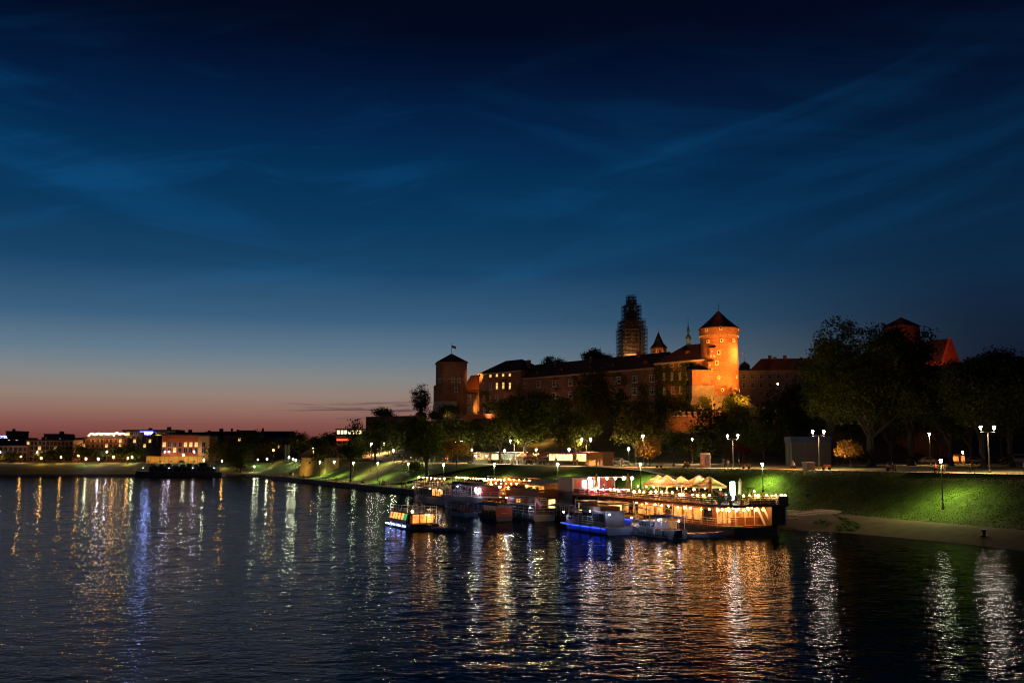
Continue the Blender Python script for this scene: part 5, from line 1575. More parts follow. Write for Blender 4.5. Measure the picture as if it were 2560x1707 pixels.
# 2 two decked pleasure boat with grey awning
c2 = sd2xy(66, -12.5)
b2 = boat('pleasure_boat', 'white two decked pleasure boat with grey awning and rust red panels', c2)
hull_mesh(23, 5.2, 1.7, 0.3, 0.3).build('hull', M_HULLW, b2)
for z in (0.75, 1.15): MB().box(-7, 11.3, -2.66, -2.6, z, z + 0.14).build('rubbing_strake', M_HULLB, b2)
MB().box(-9, 11.4, -2.5, 2.5, 1.71, 1.8).build('deck', M_DECK, b2)
MB().box(-8.5, 11.2, -2.6, -2.5, 1.8, 2.6).build('bulwark', M_HULLW, b2)
MB().box(-8, 10.5, -2.3, 2.3, 2.601, 2.72).build('upper_deck', M_HULLW, b2)
rw = MB().box(-7, 7.5, -1.2, 2.2, 2.721, 4.5).build('saloon_wall', M_HULLR, b2)
for i in range(5): MB().box(-6.6 + i * 2.9, -5.2 + i * 2.9, -1.26, -1.2, 3.1, 4.2).build('window', M_GLASS if i != 1 else M_FRAME, rw)
MB().box(-7.5, 8.0, -2.3, 2.4, 4.61, 4.76).build('awning', M_CANVG, b2)
MB().box(-5.5, 3.0, -1.6, 1.6, 4.761, 5.15).build('awning_step', M_CANVG, b2)
posts(-7.3, 7.8, (-2.2, 2.2), 2.72, 4.61, 7, parent=b2)
rails([(-8, -2.25), (10.4, -2.25), (10.4, 2.25)], 2.72, 0.95, 3, 1.6).build('railing', M_RAIL, b2)
for i in range(2): MB().ball((6.6 + i * 1.5, -1.9, 3.9), 0.28, 8, 5, 1.7).build('white_lantern', emit('lantern_white', (0.85, 0.9, 1.0), 14), b2)
ring(b2, (-8.2, -2.7, 2.3))

# 3 long boat with guests on the upper deck
c3 = sd2xy(91, -9.5)
b3 = boat('pleasure_boat', 'long dark pleasure boat with crowded open upper deck and a pink banner', c3)
hull_mesh(25, 5.0, 1.5, 0.3, 0.4).build('hull', M_HULLW, b3)
cb3 = MB().box(-8, 11.5, -2.2, 2.2, 1.5, 3.4).build('saloon', M_HULLD, b3)
for i in range(9): MB().box(-7.4 + i * 2.05, -5.9 + i * 2.05, -2.26, -2.2, 1.9, 3.1).build('window', M_CABLIT if i in (5, 6, 7) else M_GLASS, cb3)
MB().box(-8.8, 12, -2.5, 2.5, 3.401, 3.55).build('upper_deck', M_DECK, b3)
rails([(-8.7, -2.4), (11.9, -2.4), (11.9, 2.4), (-8.7, 2.4), (-8.7, -2.4)], 3.55, 1.0, 3, 1.5).build('railing', M_RAIL, b3)
MB().box(11.55, 11.62, -2.1, 1.9, 1.6, 3.4).build('banner', mat('banner_pink', (0.42, 0.16, 0.17), 0.8, 0.3, 0.6), b3)
posts(-6, 10, (-2.3, 2.3), 3.55, 5.5, 5, parent=b3)
for y in (-2.3, 2.3): MB().tube([(-6, y, 5.5), (10, y, 5.5)], 0.05, 5).build('awning_bar', M_RAIL, b3)
rr = random.Random(12)
for i in range(7): MB().ball((-5 + i * 2.4, -2.3, 5.35), 0.1, 6, 4).build('bulb', M_BULB, b3)

def small_boat(name, label, c, L, W, hullm, canm, zc, lettering=False, redpanel=False, wind=True):
    b = boat(name, label, c)
    hull_mesh(L, W, 0.75, 0.35, 0.35).build('hull', hullm, b)
    MB().box(-L / 2 + 1.2, L / 2 - 0.2, -W / 2 + 0.12, W / 2 - 0.12, 0.45, 0.55).build('deck', M_DECK, b)
    canopy(-L / 2 + 1.3, L / 2 - 0.1, W / 2, zc).build('canopy', canm, b)
    posts(-L / 2 + 1.5, L / 2 - 0.3, (-W / 2 + 0.12, W / 2 - 0.12), 0.6, zc + 0.05, 6, 0.04, parent=b)
    for i in range(5):
        x = -L / 2 + 1.9 + i * (L - 3) / 5
        MB().box(x, x + 0.45, -W / 2 + 0.25, W / 2 - 0.25, 0.55, 0.98).box(x + 0.37, x + 0.45, -W / 2 + 0.25, W / 2 - 0.25, 0.98, 1.35).build('bench', M_DECK, b)
    if redpanel:
        p = MB().box(L / 2 - 0.12, L / 2 - 0.05, -W / 2 + 0.1, W / 2 - 0.1, 0.5, zc - 0.35).build('stern_panel', M_HULLR, b)
        MB().box(L / 2 - 0.05, L / 2 - 0.01, -0.5, 0.5, 1.15, 1.22).build('panel_bar', M_FRAME, p)
    if lettering:
        p = MB().box(L / 2 - 0.1, L / 2 - 0.04, -W / 2, W / 2, zc - 0.34, zc).build('name_board', M_HULLD, b)
        for i in range(7):
            MB().box(L / 2 - 0.035, L / 2 - 0.01, -W / 2 + 0.25 + i * 0.34, -W / 2 + 0.45 + i * 0.34, zc - 0.28, zc - 0.06).build('letter', M_FRAME, p)
    return b
q3 = off(gz(1135, 1290), 0, 1.3)
small_boat('covered_launch', 'small covered launch with dark canopy left of the name board boat', q3, 8.6, 2.6, M_HULLW, M_CANVG, 2.15)
q4 = off(gz(1212, 1298), 0, 1.4)
small_boat('covered_launch', 'small covered launch with blue canopy and red stern panel', q4, 8.8, 2.9, M_HULLD, M_CANVB, 2.35, True, True)
q5 = off(gz(1392, 1300), 0, 1.2)
small_boat('covered_launch', 'small covered launch with blue canopy beside the blue lit boat', q5, 8.2, 2.6, M_HULLD, M_CANVB, 2.2)

# 4 white boat with blue bow, upper rail deck and flag
q = off(gz(1290, 1297), 0, 1.9)
b4 = boat('tour_boat', 'white tour boat with blue lit bow, railed roof deck and a flag', q)
hull_mesh(12.5, 3.8, 1.0, 0.3, 0.25).build('hull', M_HULLW, b4)
for z in (0.35, 0.68): MB().box(-3.6, 6.2, -1.96, -1.9, z, z + 0.1).build('rubbing_strake', M_HULLD, b4)
MB().box(-5, 6.1, -1.8, 1.8, 1.001, 1.08).build('deck', M_DECK, b4)
rails([(-4.6, -1.8), (6.1, -1.8), (6.1, 1.8)], 1.08, 0.85, 2, 1.8, 0.04).build('railing', M_RAIL, b4)
cb4 = MB().box(-4, 3.5, -1.3, 1.3, 1.081, 2.3).build('cabin', M_HULLD, b4)
for i in range(5): MB().box(-3.7 + i * 1.45, -2.6 + i * 1.45, -1.36, -1.3, 1.4, 2.1).build('window', M_GLASS, cb4)
MB().box(-4.2, 4.2, -1.5, 1.5, 2.301, 2.4).build('roof_deck', M_HULLW, b4)
rails([(-4.1, -1.45), (4.1, -1.45), (4.1, 1.45), (-4.1, 1.45), (-4.1, -1.45)], 2.4, 1.0, 3, 2.0, 0.045).build('roof_railing', M_RAIL, b4)
MB().box(-3.6, -1.4, -1.5, -1.44, 2.5, 3.3).build('red_board', M_HULLR, b4); ring(b4, (3.0, -1.55, 2.95)); 
MB().box(4.2, 4.26, -0.3, 0.3, 2.4, 3.6).build('stern_board', M_HULLR, b4)
MB().box(-5.6, -3.7, -1.98, -1.92, 0.85, 0.97).build('led_bar', M_BLUELED, b4)
fo_ = off(q, 5.4, -1.2)
ff_ = thing('flag', 'white and red flag hanging at the white tour boat stern', 'flag', (fo_[0], fo_[1], 1.1), R(0))
MB().tube([(0, 0, 0), (0.1, 0, 2.6)], 0.04, 5).build('flag_pole', M_RAIL, ff_)
MB().add([(0.1, 0, 2.55), (0.06, 0, 1.95), (0.95, 0.1, 0.95), (1.05, 0.1, 1.45)], [(0, 1, 2, 3)]).build('white_band', M_FW, ff_)
MB().add([(0.06, 0.0, 1.95), (0.02, 0, 1.4), (0.82, 0.12, 0.5), (0.95, 0.1, 0.95)], [(0, 1, 2, 3)]).build('red_band', M_FR, ff_)

# 6 blue lit boat
b6 = boat('tour_boat', 'blue lit tour boat with white railing and dark stern cabin', (11.0, 136.6))
hull_mesh(13.5, 4.0, 0.9, 0.3, 0.3).build('hull', mat('hull_midblue', (0.35, 0.42, 0.6), 0.4, 0.2, 0.8), b6)
MB().box(-5.6, 6.6, -1.85, 1.85, 0.901, 0.98).build('deck', M_DECK, b6)
MB().box(-5.0, 6.5, -2.14, -2.08, 0.80, 0.84).build('led_bar', M_BLUELED, b6)
MB().box(-5.2, 6.7, -2.3, -2.0, 0.86, 0.96).build('gunwale', M_HULLW, b6)
rails([(-2.2, -1.9), (3.2, -1.9)], 0.98, 1.15, 4, 1.25, 0.035).build('side_railing', M_RAIL, b6)
rails([(-6.2, -0.6), (-4.6, -1.6), (-2.9, -1.9)], 0.98, 0.95, 2, 0.9, 0.035).build('bow_railing', M_RAIL, b6)
cb6 = MB().box(-0.6, 5.6, -1.4, 1.5, 0.981, 2.9).build('cabin', M_HULLD, b6)
for i in range(4): MB().box(-0.3 + i * 1.4, 0.8 + i * 1.4, -1.46, -1.4, 1.6, 2.6).build('window', M_GLASS, cb6)
MB().box(-3.2, 5.9, -1.7, 1.7, 2.901, 3.0).build('roof', M_HULLD, b6)
wh = MB().box(-2.9, -2.2, -1.5, 1.5, 0.981, 2.3).build('blue_lit_front', mat('front_blue', (0.12, 0.18, 0.4), 0.5, 0.2, 1), b6)
for y in (-1.3, -0.4): MB().tube([(-3.15, y, 1.0), (-3.15, y, 2.2)], 0.05, 5).build('blue_tube', emit('led_blue_tube', (0.03, 0.08, 1.0), 7), wh)
for x in (-2.9, -1.5):
    MB().lathe([(0.1, 1.95), (0.36, 2.2), (0.40, 2.45)], 10, (x, -1.75, 0)).build('hanging_basket', M_WOOD, b6)
posts(-3.0, -1.2, (-1.6, 1.6), 0.98, 2.9, 2, parent=b6)
MB().tube([(-4.0, -0.6, 0.98), (-3.9, -0.6, 4.3)], 0.05, 5).build('mast', M_RAIL, b6)
wb6 = MB().box(-1.9, -0.7, -1.1, 1.1, 3.001, 4.0).build('wheelhouse', M_HULLD, b6)
MB().box(-1.7, -0.9, -1.16, -1.1, 3.35, 3.8).build('window', M_FRAME, wb6)
MB().box(-0.4, 4.5, -1.5, 1.5, 3.001, 3.5).build('deck_boxes', M_WOOD, b6)

# 7 white boat in front
b7 = boat('motor_launch', 'white motor launch with low cabin lying in front of the restaurant barge', (18.2, 128.9))
hull_mesh(10.2, 2.9, 1.0, 0.35, 0.3).build('hull', M_HULLW, b7)
MB().box(-3.6, 5.0, -1.3, 1.3, 0.99, 1.05).build('deck', M_DECK, b7)
MB().box(-4.2, 5.05, -1.56, -1.5, 0.3, 0.4).build('rubbing_strake', M_HULLB, b7)
cb7 = MB().prism([(-2.6, -1.15), (1.6, -1.15), (1.6, 1.15), (-2.6, 1.15)], 1.051, 1.95, [(-1.7, -0.95), (1.6, -0.95), (1.6, 0.95), (-1.7, 0.95)]).build('cabin', M_HULLW, b7)
for i in range(3): MB().add([(-1.9 + i * 1.15, -1.14, 1.3), (-0.95 + i * 1.15, -1.14, 1.3), (-0.95 + i * 1.15, -1.03, 1.8), (-1.9 + i * 1.15, -1.03, 1.8)], [(0, 1, 2, 3)]).build('window', M_GLASS, cb7)
canopy(0.8, 4.9, 1.35, 2.5, 0.3).build('canopy', M_CANVG, b7); posts(1.0, 4.7, (-1.3, 1.3), 1.05, 2.55, 4, 0.035, parent=b7)
for i in range(5): MB().box(-2.4 + i * 0.22, -2.28 + i * 0.22, -1.535, -1.5, 0.62, 0.8).build('letter', M_HULLD, b7)
rails([(-4.6, -0.5), (-3.4, -1.3), (0.4, -1.42)], 1.05, 0.6, 1, 1.1, 0.03).build('bow_railing', M_RAIL, b7)
MB().box(4.9, 5.5, -0.4, 0.4, 0.2, 1.1).build('outboard_motor', M_HULLD, b7)

# 9 rowing boat
q = gz(1748, 1343)
b9 = boat('rowing_boat', 'pale open rowing boat lying across in front of the restaurant barge', q, R(178))
hull_mesh(5.8, 1.7, 0.55, 0.35, 0.25).build('hull', M_HULLW, b9)
for x in (-1.2, 0.2, 1.6): MB().box(x, x + 0.3, -0.7, 0.7, 0.56, 0.62).build('thwart', M_WOOD, b9)
MB().box(-2.0, 2.7, -0.88, -0.82, 0.45, 0.56).build('gunwale', M_WOOD, b9)

# far bank: moored dark ship and pontoon
q = at(450, 1187, 449)
dw_ = MB().ball((0, 0, 0), 0.1, 6, 4).mesh('deck_or_fill_light', emit('ship_bulb', (0.9, 0.9, 1.0), 40))
bs = boat('moored_ship', 'long black moored ship below the yellow lit wall on the far bank', (q.x, 449), 0.0, 'boats on the far bank')
hull_mesh(39, 6.5, 2.0, 0.12, 0.6).build('hull', M_HULLD, bs)
cb8 = MB().box(-13, 17, -2.6, 2.6, 2.0, 4.4).build('saloon', M_HULLD, bs)
for i in range(14): MB().box(-12.5 + i * 2.1, -11.2 + i * 2.1, -2.66, -2.6, 2.6, 3.8).build('window', M_GLASS, cb8)
MB().box(-14, 18, -3, 3, 4.401, 4.6).build('upper_deck', M_HULLD, bs)
rails([(-14, -2.9), (18, -2.9)], 4.6, 1.0, 2, 3).build('railing', M_IRON, bs)
wh_ = MB().box(9, 12.6, -2, 2, 4.601, 6.2).build('wheelhouse', M_HULLD, bs)
MB().box(9.3, 12.3, -2.06, -2.0, 5.1, 5.9).build('window', M_GLASS, wh_)
for i in range(7):
    x = -12.5 + i * 3.1
    MB().tube([(x, -2.4, 4.6), (x, -2.4, 6.3)], 0.06, 4).build('awning_post', M_RAIL, bs)
    MB().box(x + 0.4, x + 2.2, -1.2, 0.6, 4.601, 5.2 + 0.35 * (i % 3)).build('deck_locker', (M_HULLD, M_CANVG, M_WOOD)[i % 3], bs)
MB().box(-13, 7, -2.5, 2.2, 6.3, 6.38).build('awning', M_HULLD, bs)
for x in (-15.5, -4, 6.5, 16): obj('deck_or_fill_light', dw_, bs, (x, -2.9, 3.9))
MB().tube([(15, 0, 4.6), (15, 0, 9.0)], 0.08, 5).build('mast', M_RAIL, bs)
q = gz(632, 1188)
pt = thing('pontoon', 'low dark landing pontoon with small hut near the bank corner', 'pontoon', (q.x, q.y, 0), R(-3))
MB().box(-13, 13, -2, 2, -0.3, 0.6).build('float', M_HULLD, pt)
MB().box(8, 11.5, -1.4, 1.4, 0.601, 3.6).build('hut', M_HULLD, pt)
rails([(-13, 1.9), (13, 1.9)], 0.6, 1.0, 2, 2.5).build('railing', M_IRON, pt)
for i, u in enumerate((637, 646, 653, 664, 674, 692)):
    q = gz(u, 1187.5 + (i % 3))
    t = thing('mooring_buoy', 'small white mooring buoy by the pontoon, %s from the left' % ORD[i], 'buoy', (q.x, q.y - 3.5, 0), 0, 'white buoys by the pontoon')
    MB().ball((0, 0, 0.35), 0.42, 8, 5).build('float', M_FRAME, t); MB().tube([(0, 0, 0.7), (0, 0, 1.1)], 0.05, 5).build('eye', M_IRON, t)
q = gz(1118, 1327)
t = boat('inflatable_boat', 'low grey inflatable boat lying behind the tour boat under way', q, R(-12), 'boats under way')
ob = MB()
for y in (-0.7, 0.7): ob.tube([(-2.2, y, 0.2), (1.6, y, 0.2), (2.4, y * 0.35, 0.32)], 0.24, 8)
ob.build('tube', M_CANVG, t); MB().box(-2.2, 1.8, -0.6, 0.6, 0.05, 0.14).build('floor', M_HULLD, t); MB().box(-2.6, -2.2, -0.25, 0.25, 0, 0.8).build('outboard_motor', M_HULLD, t)

# fenders, mooring lines and deck gear
fen = MB().lathe([(0.02, -0.42), (0.13, -0.32), (0.15, 0), (0.13, 0.32), (0.02, 0.42)], 8).mesh('fender', M_FRAME)
fill_warm = MB().ball((0, 0, 0), 0.085, 6, 4).mesh('deck_or_fill_light', emit('boat_fill_bulb', (1.0, 0.62, 0.34), 210)); fill_cool = MB().ball((0, 0, 0), 0.085, 6, 4).mesh('deck_or_fill_light', emit('boat_fill_bulb_cool', (0.6, 0.68, 1.0), 190))  # bulbs added to brighten the dark boats
for (bt_, sp, me_) in ((b2, [(-9, -2.75, 3.4), (0, -2.75, 4.4), (9.5, -2.75, 3.4)], fill_cool), (b3, [(-7, -2.9, 3.2), (3, -2.9, 3.2), (12.3, 0, 3.3)], fill_warm), (b4, [(-3.4, -2.0, 3.3), (5.6, -2.2, 2.1)], fill_cool),
                       (b6, [(-4.2, -2.3, 2.4), (3.0, -2.2, 2.9), (6.3, -1.2, 2.6)], fill_cool), (b7, [(-2.6, -1.8, 2.2), (3.6, -1.75, 2.3), (5.4, 0, 2.2)], fill_cool), (b1, [(5.6, 0.6, 2.0)], fill_warm)):
    for q_ in sp: obj('deck_or_fill_light', me_, bt_, q_)
for (bt_, L0, W0, H0) in ((b2, 23, 5.2, 1.3), (b3, 25, 5.0, 1.1), (b4, 12.5, 3.8, 0.8), (b6, 13.5, 4.0, 0.6), (b7, 10.2, 2.9, 0.7), (b1, 11.6, 4.2, 0.5)):
    for i in range(4):
        obj('fender', fen, bt_, (-L0 * 0.18 + i * L0 * 0.2, -W0 / 2 - 0.16, H0))
    MB().tube([(L0 / 2 - 0.5, W0 / 2 - 0.2, H0 + 0.5), (L0 / 2 + 1.2, W0 / 2 + 1.2, H0 * 0.6), (L0 / 2 + 2.6, W0 / 2 + 3.0, H0 + 0.4)], 0.03, 4).build('mooring_rope', M_TAN, bt_) if bt_ is not b1 else None
    MB().tube([(-L0 / 2 + 1.4, 0, H0 + 0.2), (-L0 / 2 + 1.4, 0, H0 + 1.9)], 0.03, 4).build('jack_staff', M_RAIL, bt_)
# ------------------------------------------------------------------ small furniture shared by the barges
M_TABLE = mat('table_wood', (0.42, 0.25, 0.12), 0.6, 0.2, 2); M_CHAIR = mat('chair_dark', (0.06, 0.045, 0.035), 0.6, 0.2, 2)
ch_parts = {'seat': MB().box(-0.23, 0.23, -0.23, 0.23, 0.42, 0.47), 'backrest': MB().box(-0.23, 0.23, 0.19, 0.23, 0.5, 0.9)}
ch_mesh = {k: v.mesh(k, M_CHAIR) for k, v in ch_parts.items()}
ch_leg = MB().box(-0.02, 0.02, -0.02, 0.02, 0, 0.42).mesh('leg', M_CHAIR)
tb_top = MB().box(-0.45, 0.45, -0.4, 0.4, 0.71, 0.75).mesh('table_top', M_TABLE); tb_leg = MB().lathe([(0.3, 0), (0.05, 0.06), (0.04, 0.71)], 8).mesh('leg', M_CHAIR)
def chair(parent_xf, x, y, z, rz, label, group):
    p = parent_xf @ Vector((x, y, z))
    t = thing('chair', label, 'chair', p, rz, group)
    for k, me in ch_mesh.items(): obj(k, me, t)
    for sx in (-0.2, 0.2):
        for sy in (-0.2, 0.2): obj('leg', ch_leg, t, (sx, sy, 0))
def table(parent_xf, x, y, z, rz, label, group):
    t = thing('table', label, 'table', parent_xf @ Vector((x, y, z)), rz, group)
    obj('table_top', tb_top, t); obj('leg', tb_leg, t)
def bulbs(name, label, xf, pts, me, sag=0.06, group='strings of bulbs on the barges'):
    """a cable with one bulb child at each point"""
    o = xf @ Vector(pts[0])
    t = thing(name, label, 'string lights', o, 0, group)
    P = [xf @ Vector(p) - o for p in pts]
    MB().tube([p + Vector((0, 0, 0.14)) for p in P], 0.018, 4, False).build('cable', M_IRON, t)
    for i_, p in enumerate(P):
        o_ = obj('bulb', me, t, p); k_ = (0.7, 1.0, 1.25, 0.85)[(i_ * 7 + len(P)) % 4]; o_.scale = (k_, k_, k_)
    return t
M_BULBB = emit('bulb_barge', (1.0, 0.40, 0.10), 135)
bulb_b = MB().ball((0, 0, 0), 0.125, 6, 4).mesh('bulb', M_BULBB)
M_GLOBE = emit('globe_warm', (1.0, 0.42, 0.1), 190)
globe = MB().ball((0, 0, 0), 0.24, 8, 6).mesh('globe', M_GLOBE)
def lerp_pts(a, b, n, z, sag=0.0, jit=0.0, seed=1):
    g = random.Random(seed); out = []
    for i in range(n):
        k = min(1, max(0, (i + (g.uniform(-0.3, 0.3) if jit > 0 else 0)) / (n - 1)))
        out.append((a[0] + (b[0] - a[0]) * k, a[1] + (b[1] - a[1]) * k, z - sag * 4 * k * (1 - k) + g.uniform(-jit, jit)))
    return out

# ------------------------------------------------------------------ restaurant barge A (left, wooden)
oA = sd2xy(47, -8.2)
A = thing('restaurant_barge', 'wood clad restaurant barge hung with orange bulbs behind the left boats', 'barge', (oA[0], oA[1], 0), BANK_RZ, 'restaurant barges')
XA_ = Matrix.Translation((oA[0], oA[1], 0)) @ Matrix.Rotation(BANK_RZ, 4, 'Z')
MB().box(-39, 0, 0, 8, -0.5, 1.1).build('hull', M_HULLD, A)
wA = MB().box(-38.5, -0.5, 0.5, 7.6, 1.101, 2.7).build('lower_wall', M_WOOD, A)
for i in range(12): MB().box(-37.5 + i * 3.1, -35.9 + i * 3.1, 0.43, 0.5, 1.4, 2.4).build('window', M_CABLIT if i in (8, 9) else M_GLASS, wA)
MB().box(-0.42, -0.36, 2.2, 3.4, 1.15, 2.6).build('lit_door', M_CABYEL, wA)
MB().box(-39, 0.3, -0.2, 8.2, 2.701, 2.95).build('upper_deck', M_DECK, A)
for i in range(16):
    z0 = 2.96
    if i < 8:
        for k in range(6): MB().box(-12.6 + i * 1.6, -11.04 + i * 1.6, -0.16, -0.08, z0 + k * 0.23, z0 + k * 0.23 + 0.21).build('plank', M_WOOD, A)
for j in range(5):
    for k in range(6): MB().box(0.2, 0.27, -0.1 + j * 1.62, 1.48 + j * 1.62, 2.96 + k * 0.23, 3.17 + k * 0.23).build('plank', M_WOOD, A)
rails([(-38.8, -0.1), (-12.8, -0.1)], 2.95, 1.05, 4, 1.6, 0.035).build('railing', M_RAIL, A)
hA = MB().box(-12, -3, 3.2, 7.4, 2.951, 5.0).build('bar_hut', M_WOOD, A)
MB().box(-11.4, -4.0, 3.12, 3.2, 3.6, 4.7).build('serving_hatch', M_CABLIT, hA)
MB().add([(-13, 2.4, 5.0), (-2.2, 2.4, 5.0), (-2.2, 7.8, 5.6), (-13, 7.8, 5.6), (-13, 2.4, 5.15), (-2.2, 2.4, 5.15), (-2.2, 7.8, 5.75), (-13, 7.8, 5.75)], [(3, 2, 1, 0), (4, 5, 6, 7), (0, 1, 5, 4), (1, 2, 6, 5), (2, 3, 7, 6), (3, 0, 4, 7)]).build('hut_roof', M_CANVG, A)
MB().box(-38.5, -13, 7.6, 7.7, 2.951, 5.3).build('back_screen', M_WOOD, A)
posts(-38, -14, (0.2, 7.5), 2.95, 5.7, 6, 0.06, M_WOOD, A, 'pergola_post')
for y in (0.2, 7.5): MB().box(-38.2, -13.8, y - 0.06, y + 0.06, 5.7, 5.82).build('pergola_beam', M_WOOD, A)
bulbs('bulb_string', 'row of round bulbs along the front pergola beam of the wooden barge', XA_, lerp_pts((-37, 0.1), (-14, 0.1), 17, 5.55), bulb_b)
bulbs('bulb_string', 'row of round bulbs along the rear pergola beam of the wooden barge', XA_, lerp_pts((-34, 7.3), (-16, 7.3), 9, 5.3), bulb_b)
bulbs('bulb_string', 'sagging bulb string across the middle of the wooden barge deck', XA_, lerp_pts((-30, 3.6), (-15, 4.2), 8, 5.0, 0.4), bulb_b)
for i, (x, y, z, lab) in enumerate([(-20.5, 0.4, 4.5, 'glowing globe on a post at the wooden barge rail, left'), (-16.6, 0.4, 4.3, 'glowing globe on a post at the wooden barge rail, middle'),
      (-13.2, 0.5, 4.15, 'glowing globe on a post at the wooden barge rail, beside the plank fence'), (0.0, 7.4, 5.0, 'glowing globe at the right end of the wooden barge'), (-38.6, 7.0, 5.0, 'glowing globe at the left end of the wooden barge')]):
    t = thing('globe_lamp', lab, 'lamp', XA_ @ Vector((x, y, 2.95)), 0, 'globe lamps on the wooden barge')
    obj('globe', globe, t, (0, 0, z - 2.95)); MB().tube([(0, 0, 0), (0, 0, z - 3.15)], 0.04, 5).build('post', M_IRON, t)
k = 0
for i in range(8):
    for j, y in enumerate((1.7, 4.9)):
        x = -36 + i * 3.0
        table(XA_, x, y, 2.95, BANK_RZ, 'small wooden table on the wooden barge, %s row, %s from the far end' % (('front', 'back')[j], ORD[i]), 'tables on the wooden barge')
        chair(XA_, x - 0.75, y, 2.95, BANK_RZ + R(90), 'dark chair left of the %s table in the %s row of the wooden barge' % (ORD[i], ('front', 'back')[j]), 'chairs on the wooden barge')
        chair(XA_, x + 0.75, y, 2.95, BANK_RZ - R(90), 'dark chair right of the %s table in the %s row of the wooden barge' % (ORD[i], ('front', 'back')[j]), 'chairs on the wooden barge')
for i in range(9):
    pb_ = XA_ @ Vector((-11.5 + i * 1.35, 0.35, 2.95))
    t = thing('planter', 'flower box on the wooden barge plank fence, %s from the left' % ORD[i], 'planter', pb_, BANK_RZ, 'planters on the wooden barge')
    MB().box(-0.6, 0.6, -0.2, 0.2, 1.0, 1.35).build('box', M_WOOD, t)
    v, q, _ = crown(900 + i, 0.6, 0.3, 0.28, 160, 0.16, 'bush'); obj('foliage', np_mesh('foliage', v + np.array([0, 0, 1.5]), q, LEAVES['dark']), t)

# ------------------------------------------------------------------ restaurant barge B (right, two decks)
oB = (26.4, 128.2)
B = thing('restaurant_barge', 'two decked restaurant barge with glowing lower saloon and parasols on top', 'barge', (oB[0], oB[1], 0), BANK_RZ, 'restaurant barges')
XB_ = Matrix.Translation((oB[0], oB[1], 0)) @ Matrix.Rotation(BANK_RZ, 4, 'Z')
MB().prism([(-41, 0), (0, 0), (1.4, 1.2), (1.4, 8), (0.4, 9.2), (-41, 9.2)], -0.5, 1.1).build('hull', M_HULLD, B)
MB().box(-41, 0.9, 0.25, 9.0, 1.101, 1.25).build('lower_deck', M_DECK, B)
# glazed saloon of the lower deck
M_SALOON = lit_window('saloon_glow', (1.0, 0.40, 0.075), 1.25, 0.7)
sal = MB().box(-33, -2.6, 1.3, 8.4, 1.251, 3.55).build('saloon_wall', mat('saloon_wood', (0.28, 0.11, 0.04), 0.6, 0.3, 1.0), B)
for i in range(13):
    MB().box(-32.4 + i * 2.28, -30.7 + i * 2.28, 1.22, 1.3, 1.7, 3.2).build('saloon_window', M_SALOON if i % 4 else M_GLASS, sal)
for i in range(4):
    o = MB().box(-2.6, -2.52, 1.6 + i * 1.7, 3.05 + i * 1.7, 1.4, 3.3).build('saloon_window', M_SALOON, sal)
    MB().box(-2.5, -2.44, 2.28 + i * 1.7, 2.36 + i * 1.7, 1.4, 3.3).build('mullion', M_WOOD, o)
# upper deck with rounded near corner
MB().prism([(-41, -0.35), (-1.6, -0.35), (0.4, -0.1), (1.5, 0.8), (1.9, 2.2), (1.9, 9.6), (-41, 9.6)], 3.62, 3.95).build('upper_deck', M_WOOD, B)
MB().box(-3.4, 1.6, 7.0, 9.4, 1.251, 3.61).build('stair_tower', mat('dark_cladding', (0.10, 0.07, 0.055), 0.7, 0.3, 1), B)
# slanted white posts at the stern, straight posts along the side
for y in (5.6, 6.6):
    MB().add([(0.3, y - 0.09, 3.62), (0.5, y + 0.09, 3.62), (1.3, y + 0.75, 1.25), (1.1, y + 0.57, 1.25), (0.1, y + 0.05, 3.62), (0.9, y + 0.7, 1.25)], [(0, 1, 2, 3), (1, 4, 5, 2), (4, 0, 3, 5)]).build('slanted_post', M_RAIL, B)
MB().tube([(1.6, 9.2, 1.1), (1.6, 9.2, 3.62)], 0.09, 6).build('corner_post', M_RAIL, B)
posts(-31, -1.0, (0.35,), 1.25, 3.62, 10, 0.06, M_RAIL, B, 'side_post')
for y in (0.6, 2.1, 3.6, 5.1): MB().tube([(0.5, y, 1.25), (0.5, y, 3.62)], 0.06, 6).build('stern_post', M_RAIL, B)
# lower stern bar counter
MB().box(-1.2, -0.6, 2.6, 6.6, 1.251, 2.2).build('bar_counter', M_WOOD, B)
MB().box(-1.35, -0.45, 2.4, 6.8, 2.201, 2.26).build('counter_top', M_TABLE, B)
rails([(-30, 0.2), (0.3, 0.4), (0.9, 2.0)], 1.25, 0.9, 3, 1.7, 0.03).build('lower_railing', M_RAIL, B)
rails([(-36, -0.2), (-1.6, -0.2), (0.4, 0.05), (1.4, 0.95), (1.75, 2.3), (1.75, 9.4), (-6, 9.4)], 3.95, 1.05, 4, 1.55, 0.03).build('upper_railing', M_RAIL, B)
MB().box(1.6, 1.72, 3.4, 7.6, 3.96, 4.55).build('wood_planter_front', M_WOOD, B)
MB().box(1.5, 1.85, 8.0, 9.55, 3.951, 4.95).build('dark_corner_panel', M_HULLD, B)
